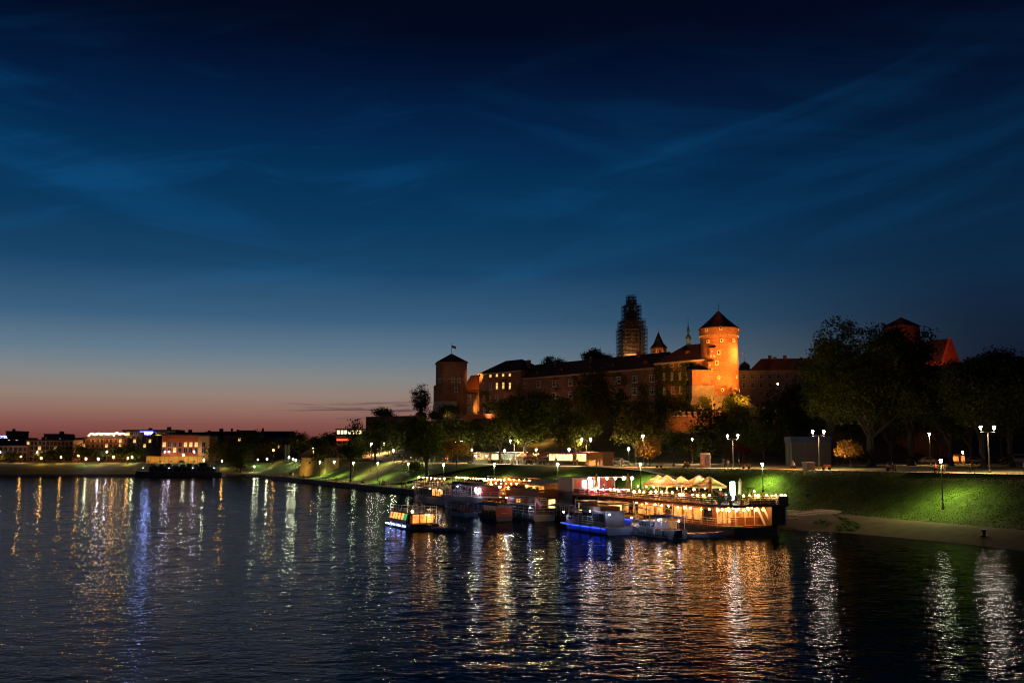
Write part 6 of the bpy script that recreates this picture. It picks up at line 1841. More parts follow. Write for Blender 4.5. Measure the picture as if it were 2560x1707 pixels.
# the bar on the far end of the upper deck
bar = MB().box(-40.5, -35.4, 1.2, 8.8, 3.951, 4.7).build('bar_counter', mat('bar_magenta', (0.45, 0.05, 0.18), 0.5, 0.2, 1), B)
MB().box(-35.36, -35.3, 1.4, 8.6, 4.62, 4.72).build('pink_light_strip', emit('led_pink', (1.0, 0.25, 0.75), 22), bar)
MB().box(-40.6, -40.4, 1.0, 9.0, 3.951, 6.4).build('bar_back', M_PLASTER, B)
for i in range(6): MB().box(-40.38, -40.3, 1.5 + i * 1.2, 2.3 + i * 1.2, 4.8, 6.0).build('bar_shelf', lit_window('bar_glow', (1.0, 0.8, 0.85), 6.0, 1.0) if i in (1, 2, 3) else M_HULLR, B)
MB().box(-40.8, -35.0, 0.8, 9.2, 6.5, 6.7).build('bar_roof', M_PALE, B)
posts(-40.4, -35.2, (1.0, 9.0), 3.95, 6.5, 2, 0.07, M_RAIL, B, 'bar_post')
cont = MB().box(-46, -41.05, 1.2, 6.5, 0.2, 6.5).build('dark_container', M_HULLD, B)
MB().box(-41.04, -40.98, 2.0, 2.15, 2.0, 5.5).box(-41.04, -40.98, 4.4, 4.55, 2.0, 5.5).build('container_bars', M_RAIL, cont)
MB().box(-47, -41.06, 0.0, 9.0, -0.5, 0.19).build('stern_float', M_HULLD, B)
bar_b = MB().ball((0, 0, 0), 0.2, 8, 5).mesh('bulb', emit('bulb_bar', (1.0, 0.62, 0.35), 150))
bulbs('bulb_string', 'row of large bulbs along the pale bar roof edge', XB_, lerp_pts((-34.9, 1.0), (-34.9, 9.0), 6, 6.4), bar_b)
bulbs('bulb_string', 'long row of bulbs along the upper railing facing the river', XB_, lerp_pts((-34, -0.25), (-1.6, -0.25), 24, 5.05, 0, 0.12, 3), bulb_b)
bulbs('bulb_string', 'row of bulbs along the inner edge of the parasol deck', XB_, lerp_pts((-33, 8.8), (-4, 8.8), 12, 5.3, 0, 0.15, 4), bulb_b)
bulbs('bulb_string', 'row of bulbs along the stern railing of the upper deck', XB_, lerp_pts((1.75, 2.4), (1.75, 9.4), 9, 5.08, 0, 0.05, 5), bulb_b)
bulbs('bulb_string', 'row of bulbs under the upper deck edge facing the river', XB_, lerp_pts((-20, 0.05), (0.6, 0.3), 13, 3.3, 0.1, 0.07, 6), bulb_b)
bulbs('bulb_string', 'row of bulbs under the upper deck at the stern', XB_, lerp_pts((0.75, 0.9), (0.75, 6.6), 6, 3.32, 0.05, 0.06, 7), bulb_b)
bulbs('bulb_string', 'short inner row of bulbs over the lower bar counter', XB_, lerp_pts((-1.6, 2.6), (-1.6, 6.4), 5, 3.35, 0.05, 0.05, 8), bulb_b)
# parasols
M_PARA = canvas('parasol_cream', (0.72, 0.56, 0.34))
M_PARB = canvas('parasol_white', (0.78, 0.78, 0.76)); M_PARG = canvas('parasol_green', (0.46, 0.50, 0.18))
def parasol(p, r, z_top, z_edge, label, m, group, n=8, m2=None, a0=0.0, name='parasol', glow=True):
    t = thing(name, label, 'parasol', p, a0, group)
    MB().lathe([(0.4, 0), (0.4, 0.12), (0.06, 0.14)], 10).build('base', M_STONE, t)
    MB().tube([(0, 0, 0.1), (0, 0, z_top)], 0.045, 6).build('pole', M_RAIL, t)
    cn = MB()
    for i in range(n):
        a, b = 2 * math.pi * i / n, 2 * math.pi * (i + 1) / n
        pn = MB(); c0, c1 = (r * math.cos(a), r * math.sin(a)), (r * math.cos(b), r * math.sin(b))
        zt0 = z_edge + (z_top - z_edge) * 0.80
        pn.add([(0.2 * c0[0], 0.2 * c0[1], zt0), (c0[0], c0[1], z_edge), (c1[0], c1[1], z_edge), (0.2 * c1[0], 0.2 * c1[1], zt0)], [(0, 1, 2, 3)])
        pn.add([(c0[0], c0[1], z_edge), (c0[0], c0[1], z_edge - 0.3), (c1[0], c1[1], z_edge - 0.3), (c1[0], c1[1], z_edge)], [(0, 1, 2, 3)])
        pn.build('canopy_panel', (m2 if m2 and i % 2 else m), t)
    MB().add([(0.3 * r * math.cos(2 * math.pi * i / n), 0.3 * r * math.sin(2 * math.pi * i / n), z_edge + (z_top - z_edge) * 0.78) for i in range(n)] + [(0, 0, z_top + 0.08)], [(i, (i + 1) % n, n) for i in range(n)]).build('vent_cap', m, t)
    if glow: MB().ball((0.1, 0, z_edge - 0.1), 0.11, 6, 4).build('parasol_fill_bulb', emit('parasol_fill_glow', (1.0, 0.58, 0.22), 900), t)  # bulb added under the canopy to make the canvas glow
    for i in range(n):
        a = 2 * math.pi * i / n
        MB().tube([(0, 0, z_top - 0.2), (r * math.cos(a) * 0.98, r * math.sin(a) * 0.98, z_edge - 0.03)], 0.018, 4).build('rib', M_IRON, t)
    return t
DK = 3.95
for (u, vt, D, lab, m, m2) in [(1645, 1187, 150, 'reddish lit parasol, leftmost of the open ones on the barge', M_PARA, None), (1667, 1188, 141.5, 'big cream parasol with a pale panel, second from the left on the barge', M_PARA, M_PARB),
      (1703, 1190, 153, 'orange lit parasol at the back of the barge deck', M_PARA, None), (1747, 1187, 147.5, 'white topped parasol right of the orange one on the barge', M_PARB, M_PARA), (1773, 1191, 137.5, 'olive green parasol nearest the barge stern', M_PARG, M_PARA)]:
    p = at(u, vt, D)
    parasol((p.x, p.y, DK), 2.35, p.z - DK, p.z - DK - 1.25, lab, m, 'open parasols on the barge', 8, m2, R(22 + u))
def closed_parasol(p, h, label, m, tilt=0.0):
    t = thing('closed_parasol', label, 'parasol', p, 0, 'closed parasols on the barge')
    MB().tube([(0, 0, 0), (0, 0, h)], 0.04, 6).build('pole', M_RAIL, t)
    MB().lathe([(0.17, h * 0.30), (0.30, h * 0.36), (0.26, h * 0.55), (0.22, h * 0.8), (0.30, h * 0.83), (0.03, h + 0.1)], 10).build('folded_canopy', m, t)
    MB().lathe([(0.35, 0), (0.35, 0.1), (0.06, 0.12)], 10).build('base', M_STONE, t)
for (u, vt, D, lab, m) in [(1775, 1197, 132.8, 'closed brown parasol before the olive green one', M_WOOD), (1850, 1196, 134, 'closed tan parasol right of the white light column', M_PARA),
      (1491, 1184, 157, 'closed yellow lit parasol left of the bright bar', M_PARA), (1570, 1183, 155, 'closed yellow lit parasol right of the bright bar', M_PARA)]:
    p = at(u, vt, D); closed_parasol((p.x, p.y, DK), p.z - DK, lab, m)
# glowing white column
p = at(1832, 1250, 133)
t = thing('light_column', 'glowing white column tapering to its foot at the barge stern', 'light column', (p.x, p.y, DK), 0)
h = at(1832, 1204, 133)[2] - DK
MB().lathe([(0.10, 0.25), (0.28, 0.9), (0.33, 1.6), (0.33, h)], 14).build('tube', emit('column_glow', (0.72, 1.0, 0.88), 20), t)
MB().lathe([(0.3, 0), (0.3, 0.12), (0.1, 0.24)], 12).build('base', M_IRON, t)
k = 0
for i in range(10):
    for j, y in enumerate((1.3, 4.2, 7.0)):
        x = -32 + i * 3.0
        if i == 9 and j == 2: continue
        row = ('river', 'middle', 'landward')[j]
        table(XB_, x, y, DK, BANK_RZ, 'wooden table in the %s row of the parasol deck, %s from the bar' % (row, ORD[i]), 'tables on the parasol deck')
        for sgn, wd in ((-1, 'left'), (1, 'right')):
            chair(XB_, x + 0.75 * sgn, y, DK, BANK_RZ - R(90) * sgn, 'dark chair %s of the %s table in the %s row of the parasol deck' % (wd, ORD[i], row), 'chairs on the parasol deck')
for i, (x, y) in enumerate([(-3.6, 0.5), (-2.2, 0.5), (-0.8, 0.6), (0.5, 1.4), (1.0, 2.8), (1.1, 4.6), (1.1, 5.9)]):
    t = thing('potted_plant', 'leafy potted plant along the barge stern rail, %s from the left' % ORD[i], 'plant', XB_ @ Vector((x, y, DK)), 0, 'potted plants on the barge')
    MB().lathe([(0.2, 0), (0.28, 0.5), (0.24, 0.5)], 10).build('pot', M_HULLD, t)
    v, q, _ = crown(950 + i, 0.55, 0.55, 0.45, 220, 0.2, 'bush'); obj('foliage', np_mesh('foliage', v + np.array([0, 0, 0.85]), q, LEAVES['mid']), t)
p = at(1870, 1245, 138)
t = thing('palm', 'small potted palm with drooping fronds right of the closed tan parasol', 'palm', (p.x, p.y, DK), 0)
MB().tube([(0, 0, 0), (0.05, 0, 1.7)], [0.1, 0.07], 6).build('trunk', M_BARK, t)
for i in range(11):
    a = i * 2.4; fr = MB()
    P = [Vector((math.cos(a) * r_, math.sin(a) * r_, 1.7 + 0.75 * r_ - 0.75 * r_ * r_)) for r_ in (0, 0.35, 0.7, 1.05)]
    sd_ = Vector((-math.sin(a), math.cos(a), 0)) * 0.12
    for m_, n_ in zip(P[:-1], P[1:]): fr.add([m_ - sd_, m_ + sd_, n_ + sd_ * 0.6, n_ - sd_ * 0.6], [(0, 1, 2, 3)])
    fr.build('frond', LEAVES['mid'], t)
# long launch moored along the barge
b8 = thing('long_launch', 'long launch with blue lit hull and arched white rails beside the barge', 'boat', XB_ @ Vector((-21, -2.5, 0)), BANK_RZ, 'boats at the quay')
hull_mesh(25, 3.8, 1.5, 0.2, 0.25).build('hull', M_HULLW, b8)
MB().box(-11, 12.3, -1.7, 1.7, 1.501, 1.6).build('deck', M_DECK, b8)
cb9 = MB().box(-9, -0.5, -1.4, 1.4, 1.601, 3.2).build('cabin', M_WOOD, b8)
for i in range(5): MB().box(-8.6 + i * 1.65, -7.2 + i * 1.65, -1.46, -1.4, 1.9, 3.0).build('window', M_CABYEL, cb9)
MB().box(-0.5, -0.44, -1.1, 1.1, 1.9, 3.0).build('end_window', M_CABYEL, cb9)
MB().box(-9.6, 0.4, -1.8, 1.8, 3.201, 3.32).build('cabin_roof', M_HULLD, b8)
for y in (-1.75, 1.75):
    MB().tube([(0.5, y, 3.2), (4, y, 3.35), (8, y, 3.2), (11.5, y, 2.9)], 0.07, 6).build('arched_rail', M_RAIL, b8)
    for x, z in ((2.2, 3.28), (5, 3.3), (8, 3.2), (11.4, 2.9)): MB().tube([(x, y, 1.6), (x - 0.2, y, z)], 0.06, 5).build('rail_post', M_RAIL, b8)
MB().box(-1.0, 7.0, -2.04, -1.98, 1.38, 1.42).build('led_bar', M_BLUELED, b8)
MB().box(-9, 12, -2.2, -1.9, 1.44, 1.52).build('gunwale', M_HULLW, b8)
MB().box(-2, 8, -1.93, -1.9, 0.35, 0.42).build('rubbing_strake', M_HULLD, b8)
for i in range(6): MB().box(8.0 + i * 0.42, 8.2 + i * 0.42, -1.95, -1.9, 1.05, 1.3).build('letter', M_FRAME, b8)
for i in range(5): MB().box(9.0, 9.35, -1.2 + i * 0.5, -0.85 + i * 0.5, 1.6, 2.1).build('deck_stool', M_CHAIR, b8)
# gangways
for (x0, y0, x1, y1, lab) in [(-6, 9.3, -6, 17, 'wooden gangway from the parasol barge to the quay')]:
    p = XB_ @ Vector((x0, y0, 0)); t = thing('gangway', lab, 'gangway', p, BANK_RZ)
    MB().add([(-0.8, 0, 1.3), (0.8, 0, 1.3), (0.8, 8, 1.45), (-0.8, 8, 1.45), (-0.8, 0, 1.15), (0.8, 0, 1.15), (0.8, 8, 1.3), (-0.8, 8, 1.3)], [(0, 1, 2, 3), (7, 6, 5, 4), (0, 4, 5, 1), (1, 5, 6, 2), (3, 2, 6, 7), (0, 3, 7, 4)]).build('walkway', M_DECK, t)
    for sx in (-0.8, 0.8): MB().tube([(sx, 0, 2.3), (sx, 8, 2.45)], 0.03, 4).tube([(sx, 0.1, 1.2), (sx, 0.1, 2.3)], 0.03, 4).tube([(sx, 7.9, 1.3), (sx, 7.9, 2.45)], 0.03, 4).build('handrail', M_RAIL, t)

# ------------------------------------------------------------------ people
M_SKIN = mat('skin', (0.42, 0.26, 0.19), 0.6, 0.1, 4); M_HAIR = mat('hair_brown', (0.05, 0.03, 0.02), 0.7, 0.3, 8)
POSE = {}
def skin_mesh(name, verts, edges, radii, levels=1):
    me = bpy.data.meshes.new(name); me.from_pydata(verts, edges, [])
    o = bpy.data.objects.new(name, me); COL.objects.link(o)
    md = o.modifiers.new('skin', 'SKIN'); md.use_smooth_shade = True
    for i, sv in enumerate(me.skin_vertices[0].data):
        r = radii[i]; sv.radius = (r, r) if not isinstance(r, tuple) else r
        sv.use_root = (i == 0)
    sb = o.modifiers.new('sub', 'SUBSURF'); sb.levels = levels; sb.render_levels = levels
    dg = bpy.context.evaluated_depsgraph_get()
    m2 = bpy.data.meshes.new_from_object(o.evaluated_get(dg))
    bpy.data.objects.remove(o)
    return m2
def make_pose(kind):
    J = {'pel': (0, 0, 0.95), 'waist': (0, 0, 1.1), 'chest': (0, 0, 1.33), 'neck': (0, 0, 1.5), 'chin': (0, -0.02, 1.56), 'head': (0, -0.03, 1.66), 'crown': (0, -0.01, 1.75)}
    for sg, n in ((-1, 'l'), (1, 'r')):
        J.update({'sh' + n: (0.18 * sg, 0, 1.43), 'el' + n: (0.24 * sg, 0.03, 1.16), 'wr' + n: (0.22 * sg, -0.05, 0.92), 'ha' + n: (0.21 * sg, -0.08, 0.80), 'th' + n: (0.15 * sg, -0.12, 0.85),
                  'hi' + n: (0.1 * sg, 0, 0.9), 'kn' + n: (0.11 * sg, -0.03, 0.5), 'an' + n: (0.11 * sg, 0.03, 0.09), 'to' + n: (0.13 * sg, -0.15, 0.035)})
    if kind == 'walk':
        J.update({'knl': (-0.1, -0.2, 0.53), 'anl': (-0.1, -0.25, 0.12), 'tol': (-0.1, -0.43, 0.08), 'knr': (0.1, 0.06, 0.5), 'anr': (0.1, 0.36, 0.16), 'tor': (0.1, 0.24, 0.035),
                  'ell': (-0.22, 0.14, 1.18), 'wrl': (-0.2, 0.12, 0.95), 'hal': (-0.2, 0.10, 0.84), 'thl': (-0.17, 0.03, 0.88), 'elr': (0.23, -0.06, 1.17), 'wrr': (0.2, -0.25, 1.0), 'har': (0.19, -0.33, 0.93), 'thr': (0.14, -0.3, 0.98)})
    if kind == 'sit':
        dz = -0.42
        for k_ in list(J):
            if k_[:2] not in ('kn', 'an', 'to'): x, y, z = J[k_]; J[k_] = (x, y + 0.1, z + dz)
        for sg, n in ((-1, 'l'), (1, 'r')):
            J['kn' + n] = (0.12 * sg, -0.36, 0.52); J['an' + n] = (0.12 * sg, -0.38, 0.1); J['to' + n] = (0.14 * sg, -0.55, 0.04)
            J['wr' + n] = (0.16 * sg, -0.2, 0.66); J['ha' + n] = (0.13 * sg, -0.3, 0.64); J['th' + n] = (0.08 * sg, -0.25, 0.66); J['el' + n] = (0.24 * sg, 0.08, 0.76)
    RAD = {'pel': (0.15, 0.11), 'waist': (0.135, 0.1), 'chest': (0.16, 0.115), 'neck': 0.055, 'chin': 0.07, 'head': (0.085, 0.105), 'crown': 0.055, 'sh': 0.065, 'el': 0.043, 'wr': 0.03, 'ha': 0.035, 'th': 0.014, 'hi': 0.095, 'kn': 0.06, 'an': 0.042, 'to': 0.038}
    E = [('pel', 'waist'), ('waist', 'chest'), ('chest', 'neck'), ('neck', 'chin'), ('chin', 'head'), ('head', 'crown')]
    for n in 'lr': E += [('chest', 'sh' + n), ('sh' + n, 'el' + n), ('el' + n, 'wr' + n), ('wr' + n, 'ha' + n), ('wr' + n, 'th' + n), ('pel', 'hi' + n), ('hi' + n, 'kn' + n), ('kn' + n, 'an' + n), ('an' + n, 'to' + n)]
    def rad(k_, f=1.0, a=0.0):
        r = RAD.get(k_) or RAD[k_[:2]]
        return tuple(x * f + a for x in r) if isinstance(r, tuple) else r * f + a
    def sub(keys, f, a, trim=None):
        ks = [k_ for k_ in J if k_ in keys]; idx = {k_: i for i, k_ in enumerate(ks)}
        V = [J[k_] for k_ in ks]
        return skin_mesh('m', V, [(idx[p], idx[q]) for p, q in E if p in idx and q in idx], [rad(k_, f, a) for k_ in ks])
    body = sub(set(J), 1.0, 0.0)
    top = sub({'pel', 'waist', 'chest', 'neck', 'shl', 'shr', 'ell', 'elr'}, 1.02, 0.018)
    leg = sub({'pel', 'hil', 'hir', 'knl', 'knr', 'anl', 'anr'}, 1.02, 0.016)
    hd = J['head']
    hair = MB().ball((hd[0], hd[1] + 0.025, hd[2] + 0.045), 0.115, 8, 6).mesh('hair')
    body.materials.append(M_SKIN); hair.materials.append(M_HAIR)
    top.materials.append(M_SKIN); leg.materials.append(M_SKIN)
    return body, top, leg, hair
for k_ in ('stand', 'walk', 'sit'): POSE[k_] = make_pose(k_)
CLOTH = {n: mat('cloth_' + n, c, 0.85, 0.15, 3) for n, c in {'white': (0.6, 0.57, 0.52), 'red': (0.42, 0.05, 0.04), 'black': (0.025, 0.025, 0.03), 'blue': (0.06, 0.11, 0.28), 'grey': (0.22, 0.22, 0.23),
         'pink': (0.5, 0.24, 0.24), 'orange': (0.5, 0.2, 0.05), 'green': (0.1, 0.18, 0.08), 'beige': (0.45, 0.36, 0.25), 'yellow': (0.55, 0.4, 0.06)}.items()}
CN = list(CLOTH)
def person(p, rz, pose, top, label, group, bottom='black', scale=1.0):
    t = thing('person', label, 'person', p, rz, group)
    t.scale = (scale,) * 3
    b, tp_, lg, hr = POSE[pose]
    obj('body', b, t)
    for me, nm, c in ((tp_, 'shirt', top), (lg, 'trousers', bottom)):
        o = obj(nm, me, t); o.material_slots[0].link = 'OBJECT'; o.material_slots[0].material = CLOTH[c]
    obj('hair', hr, t)
    return t
pr = random.Random(21)
VERB = {'stand': 'standing', 'walk': 'walking', 'sit': 'sitting'}
def crowd(us, D0, D1, place, group, poses=('stand', 'walk'), seat=0.0, onto=None):
    us = sorted(us)
    for i, u in enumerate(us):
        D = pr.uniform(D0, D1)
        p = on_ground(u, D) if onto is None else onto(u, D)
        pose = pr.choice(poses); c = pr.choice(CN); b = pr.choice(['black', 'blue', 'grey', 'beige'])
        person(p + Vector((0, 0, (seat if pose == 'sit' else 0.02))), pr.uniform(0, 6.28), pose, c, 'person in %s top %s %s, %s from left' % (c, VERB[pose], place, ORD[i]), group, b, pr.uniform(0.94, 1.06))
def boul(u, k): return on_bank(u, k, fc)
crowd([906, 911, 917, 922, 927, 932, 939, 945, 951, 962, 968, 973, 979, 984, 990, 996, 1001, 1006, 1011, 1016], 2.0, 7.5, 'in the left boulevard crowd', 'people in the left boulevard crowd', onto=boul)
crowd([1030, 1042, 1055, 1075, 1088, 1108, 1115, 1120], 2.0, 8, 'on the boulevard behind the slope tree', 'people behind the slope tree', onto=boul)
crowd([1255, 1276, 1284, 1290, 1297, 1302, 1310, 1316, 1322, 1328, 1331, 1335, 1339, 1343, 1347, 1351, 1355, 1359, 1364, 1370], 1.0, 9, 'by the cafe parasols', 'people by the cafe parasols', onto=boul)
crowd([1186, 1222, 1388, 1391, 1437, 1442, 1490, 1498, 1531, 1549, 1552], 0.5, 5, 'on the boulevard along the food stalls', 'people along the food stalls', onto=boul)
crowd([1803, 1808, 1843, 1817], 2, 6, 'on the boulevard left of the red bush', 'people near the red bush', onto=boul)
for (u, k, rz, pose, c, lab) in [(1709, 3, 0.3, 'sit', 'orange', 'person in orange top sitting on a bench before the advertising column'), (1716, 3, -0.3, 'sit', 'pink', 'person in pink top sitting beside the orange one'),
      (1981, 2.5, 0.2, 'sit', 'white', 'person in white top sitting low at the boulevard edge left of the concrete block'), (1976, 3.0, -0.4, 'sit', 'orange', 'person in orange top squatting beside the white one'),
      (2212, 4, 0.4, 'sit', 'pink', 'person in pink top sitting under the huge tree'), (2226, 4.2, -0.2, 'sit', 'black', 'person in black top sitting under the huge tree'),
      (2331, 2.5, 0.6, 'sit', 'red', 'person in red top sitting beside the leaning lantern head'), (2346, 2.6, -0.5, 'sit', 'white', 'person in white top sitting beside the leaning lantern head'),
      (2422, 1.6, -1.6, 'walk', 'black', 'person in dark clothes walking alone on the right boulevard'), (2556, 2.0, 1.0, 'stand', 'pink', 'person in pink top at the right picture edge'), (2550, 3.0, 1.6, 'stand', 'grey', 'person in grey top at the right picture edge')]:
    p = on_bank(u, k, fc)
    person(p + Vector((0, 0, 0.0 if pose != 'sit' else 0.02)), rz, pose, c, lab, 'people on the right boulevard', scale=1.05)
for (u, k, c, pose, lab) in [(844, 1.5, 'yellow', 'stand', 'person in yellow top on the river path near the left lamps'), (952, 2.0, 'beige', 'walk', 'person in beige top on the river path left of a pair'), (959, 2.5, 'white', 'walk', 'person in white top walking beside the beige one'),
      (975, 1.6, 'red', 'stand', 'person in red top in the bright pair on the river path'), (980, 1.8, 'white', 'walk', 'person in white top in the bright pair on the river path'), (1007, 2.0, 'black', 'walk', 'person in black top on the river path right of the bright pair'),
      (1018, 1.7, 'pink', 'stand', 'person in pink top near the moored boats on the river path'), (1039, 2.6, 'beige', 'stand', 'person in beige top nearest the boats on the river path'), (764, 2.0, 'white', 'walk', 'person in white top on the far end of the river path'), (738, 2.5, 'grey', 'walk', 'person in grey top on the far end of the river path')]:
    person(on_bank(u, k, fq), pr.uniform(0, 6), pose, c, lab, 'people on the river path', pr.choice(['black', 'beige', 'blue']))
# on the boats
p = b1.matrix_world
XM1 = Matrix.Translation(b1.location) @ Matrix.Rotation(BANK_RZ, 4, 'Z')
person(XM1 @ Vector((1.8, 0.6, 2.33)), BANK_RZ - R(90), 'stand', 'black', 'person in dark clothes standing on the tour boat roof', 'people on the boats')
person(XM1 @ Vector((4.6, 0.6, 0.86)), 2.0, 'stand', 'blue', 'person in blue top standing at the tour boat stern', 'people on the boats')
XM3 = Matrix.Translation(b3.location) @ Matrix.Rotation(BANK_RZ, 4, 'Z')
for i in range(12):
    c = pr.choice(CN)
    person(XM3 @ Vector((-7.5 + i * 1.55, pr.uniform(-1.9, 1.0), 3.55)), pr.uniform(0, 6), 'stand' if i % 3 else 'walk', c, 'person in %s top on the crowded upper deck, %s from the bow' % (c, ORD[i]), 'people on the crowded upper deck')
for i in range(8):
    for j, y in enumerate((1.7, 4.9)):
        if pr.random() < 0.35: continue
        c = pr.choice(CN); s = pr.choice((-1, 1))
        person(XA_ @ Vector((-36 + i * 3.0 + 0.72 * s, y, 2.97)), BANK_RZ + R(-90) * s, 'sit', c, 'person in %s top seated at the %s table of the %s row, wooden barge' % (c, ORD[i], ('front', 'back')[j]), 'guests on the wooden barge', 'blue')
for i in range(10):
    for j, y in enumerate((1.3, 4.2, 7.0)):
        for s, w in ((-1, 'left'), (1, 'right')):
            if pr.random() < 0.45: continue
            c = pr.choice(CN)
            person(XB_ @ Vector((-32 + i * 3.0 + 0.72 * s, y, DK + 0.02)), BANK_RZ + R(-90) * s, 'sit', c, 'guest in %s top %s of the %s table, %s row, parasol deck' % (c, w, ORD[i], ('river', 'middle', 'landward')[j]), 'guests on the parasol deck', 'black')
person(XB_ @ Vector((-36.6, 4.6, 3.97)), BANK_RZ + R(90), 'stand', 'blue', 'bartender in blue top standing in the bright bar', 'guests on the parasol deck')

# ------------------------------------------------------------------ boulevard cafe and stalls
M_PINKP = canvas('parasol_pink', (0.55, 0.27, 0.22))
for i, (u, vt, k) in enumerate([(1305, 1131, 9), (1328, 1131, 9.5), (1355, 1131, 9), (1342, 1130, 13), (1378, 1131, 14)]):
    p = on_bank(u, k, fc); top = at(u, vt, p.y)[2]
    parasol(p, 1.75, top - p.z, top - p.z - 0.95, 'pinkish cafe parasol on the boulevard, %s from the left' % ORD[i], M_PINKP, 'cafe parasols on the boulevard', 6, None, R(15 * i), glow=False)
M_STALL = lit_window('stall_glow', (1.0, 0.62, 0.22), 3.2, 0.7)
def stall(u0, u1, k, h, label, wall, lit, awn, name='food_stall', nw=4):
    a, b = on_bank(u0, k, fc), on_bank(u1, k, fc)
    W_ = (Vector((b.x, b.y)) - Vector((a.x, a.y))).length; rz = math.atan2(b.y - a.y, b.x - a.x)
    t = thing(name, label, 'stall', a, rz, 'food stalls on the boulevard')
    w = MB().box(0, W_, 0, 3, 0, h).build('wall', wall, t)
    MB().box(-0.4, W_ + 0.4, -1.3, 3.2, h + 0.001, h + 0.18).build('roof', awn, t)
    if lit:
        for i in range(nw):
            o = MB().box(W_ * i / nw + 0.15, W_ * (i + 1) / nw - 0.15, -0.08, 0.0, 1.05, h - 0.35).build('serving_window', lit, w)
        MB().box(0, W_, -0.5, -0.01, 0.95, 1.03).build('counter', M_TABLE, t)
    return t
M_ROOFR = mat('stall_roof_red', (0.28, 0.08, 0.04), 0.8, 0.2, 1)
stall(1372, 1430, 11, 2.9, 'long food stall with brightly lit serving windows', M_WOOD, M_STALL, M_ROOFR, nw=7)
stall(1436, 1466, 10, 3.0, 'short food stall with bright open front beside the double lamp', M_WOOD, M_STALL, M_ROOFR, nw=2)
stall(1470, 1505, 10, 3.0, 'tan wooden stall right of the double lamp', mat('stall_tan', (0.40, 0.2, 0.09), 0.8, 0.2, 1), None, M_ROOFR)
stall(1184, 1222, 10, 2.9, 'dark food stall with red roof and one bright lamp', M_HULLD, lit_window('stall_dim', (1.0, 0.55, 0.18), 0.35, 0.6), M_ROOFR, nw=2)
stall(1228, 1246, 11, 2.9, 'narrow food stall left of the flat roofed kiosks', M_HULLD, M_STALL, M_CANVG, nw=1)
stall(1250, 1292, 11, 3.0, 'flat pale roofed kiosk left of the cafe parasols', M_HULLD, lit_window('stall_dim2', (0.8, 0.9, 0.5), 0.5, 0.6), M_RAIL, nw=2)
t = thing('stall_lamp', 'bright hanging lamp under the red stall roof', 'lamp', on_bank(1190, 8.4, fc) + Vector((0, 0, 2.1))); MB().ball((0, 0, 0), 0.24, 8, 6).build('globe', emit('stall_bulb', (1.0, 0.75, 0.4), 70), t); MB().tube([(0, 0, 0.2), (0, 0, 0.8)], 0.02, 4).build('cord', M_IRON, t)
# white stall building
a = on_bank(1976, 20, fc); top = at(1976, 1091, a.y)[2]
t = thing('white_building', 'plain white box building with blue roof band on the boulevard', 'building', a, R(-4))
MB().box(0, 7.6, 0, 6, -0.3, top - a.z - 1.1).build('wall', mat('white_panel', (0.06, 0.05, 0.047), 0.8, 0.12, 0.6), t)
MB().box(-0.15, 7.75, -0.2, 6.1, top - a.z - 1.099, top - a.z).build('roof_band', mat('band_blue', (0.012, 0.025, 0.09), 0.7, 0.2, 0.8), t)
for x in (-0.5, 0.1): MB().tube([(x, -0.4, 0), (x, -0.4, top - a.z + 1.0)], 0.06, 5).build('pipe', M_IRON, t)
for i in range(3): MB().box(2.5 * i + 0.02, 2.5 * i + 0.06, -0.02, 0.0, 0, top - a.z - 1.2).build('panel_joint', M_GREYW, t)
# advertising column with posters
a = on_bank(1760, 5, fc)
t = thing('advertising_panel', 'standing advertising panel with a dark poster on the boulevard', 'advertising panel', a, R(-12))
MB().box(-1.0, 1.0, -0.2, 0.2, 0, 2.9).build('frame', M_PALE, t); MB().box(-0.05, 0.9, -0.24, -0.2, 0.4, 2.6).build('poster', mat('poster_print', (0.09, 0.07, 0.09), 0.6, 0.7, 2.0), t)
MB().box(-0.92, -0.15, -0.24, -0.2, 0.4, 2.6).build('poster', mat('poster_tan', (0.4, 0.2, 0.13), 0.6, 0.3, 1.5), t)
a = on_bank(2017, 2.2, fc); t = thing('concrete_block', 'square concrete block at the boulevard edge', 'block', a, 0.3)
MB().box(-0.8, 0.8, -0.7, 0.7, 0, 1.15).build('block', M_STONE, t); MB().box(-0.9, 0.9, -0.8, 0.8, 1.151, 1.3).build('lid', M_GREYW, t)
BN_ = {'seat': MB().box(-0.9, 0.9, -0.25, 0.25, 0.42, 0.48).mesh('seat', M_WOOD), 'backrest': MB().box(-0.9, 0.9, 0.22, 0.27, 0.55, 0.95).mesh('backrest', M_WOOD), 'leg': MB().box(-0.04, 0.04, -0.25, 0.27, 0, 0.42).mesh('leg', M_IRON)}
for i, (u, k, ref, lab) in enumerate([(910, 4.6, fq, 'bench on the river path, first from the left'), (962, 4.6, fq, 'bench on the river path behind the walking people'), (1047, 4.7, fq, 'bench on the river path nearest the boats'), (1175, 3.0, fc, 'white bench on the boulevard left of the stalls'),
      (1712, 3.2, fc, 'bench under the sitting pair before the advertising panel'), (2060, 5, fc, 'bench right of the concrete block'), (1862, 5, fc, 'bench left of the tall thin lantern'), (2222, 4.4, fc, 'bench under the sitting pair by the huge tree'), (2340, 2.9, fc, 'bench beside the leaning lantern head'), (1645, 3, fc, 'bench behind the parasols in front of the golden tree')]):
    p = on_bank(u, k, ref); t = thing('bench', lab, 'bench', p, BANK_RZ + R(90) * 0 , 'benches by the river')
    obj('seat', BN_['seat'], t); obj('backrest', BN_['backrest'], t)
    for x in (-0.75, 0.75): obj('leg', BN_['leg'], t, (x, 0, 0))
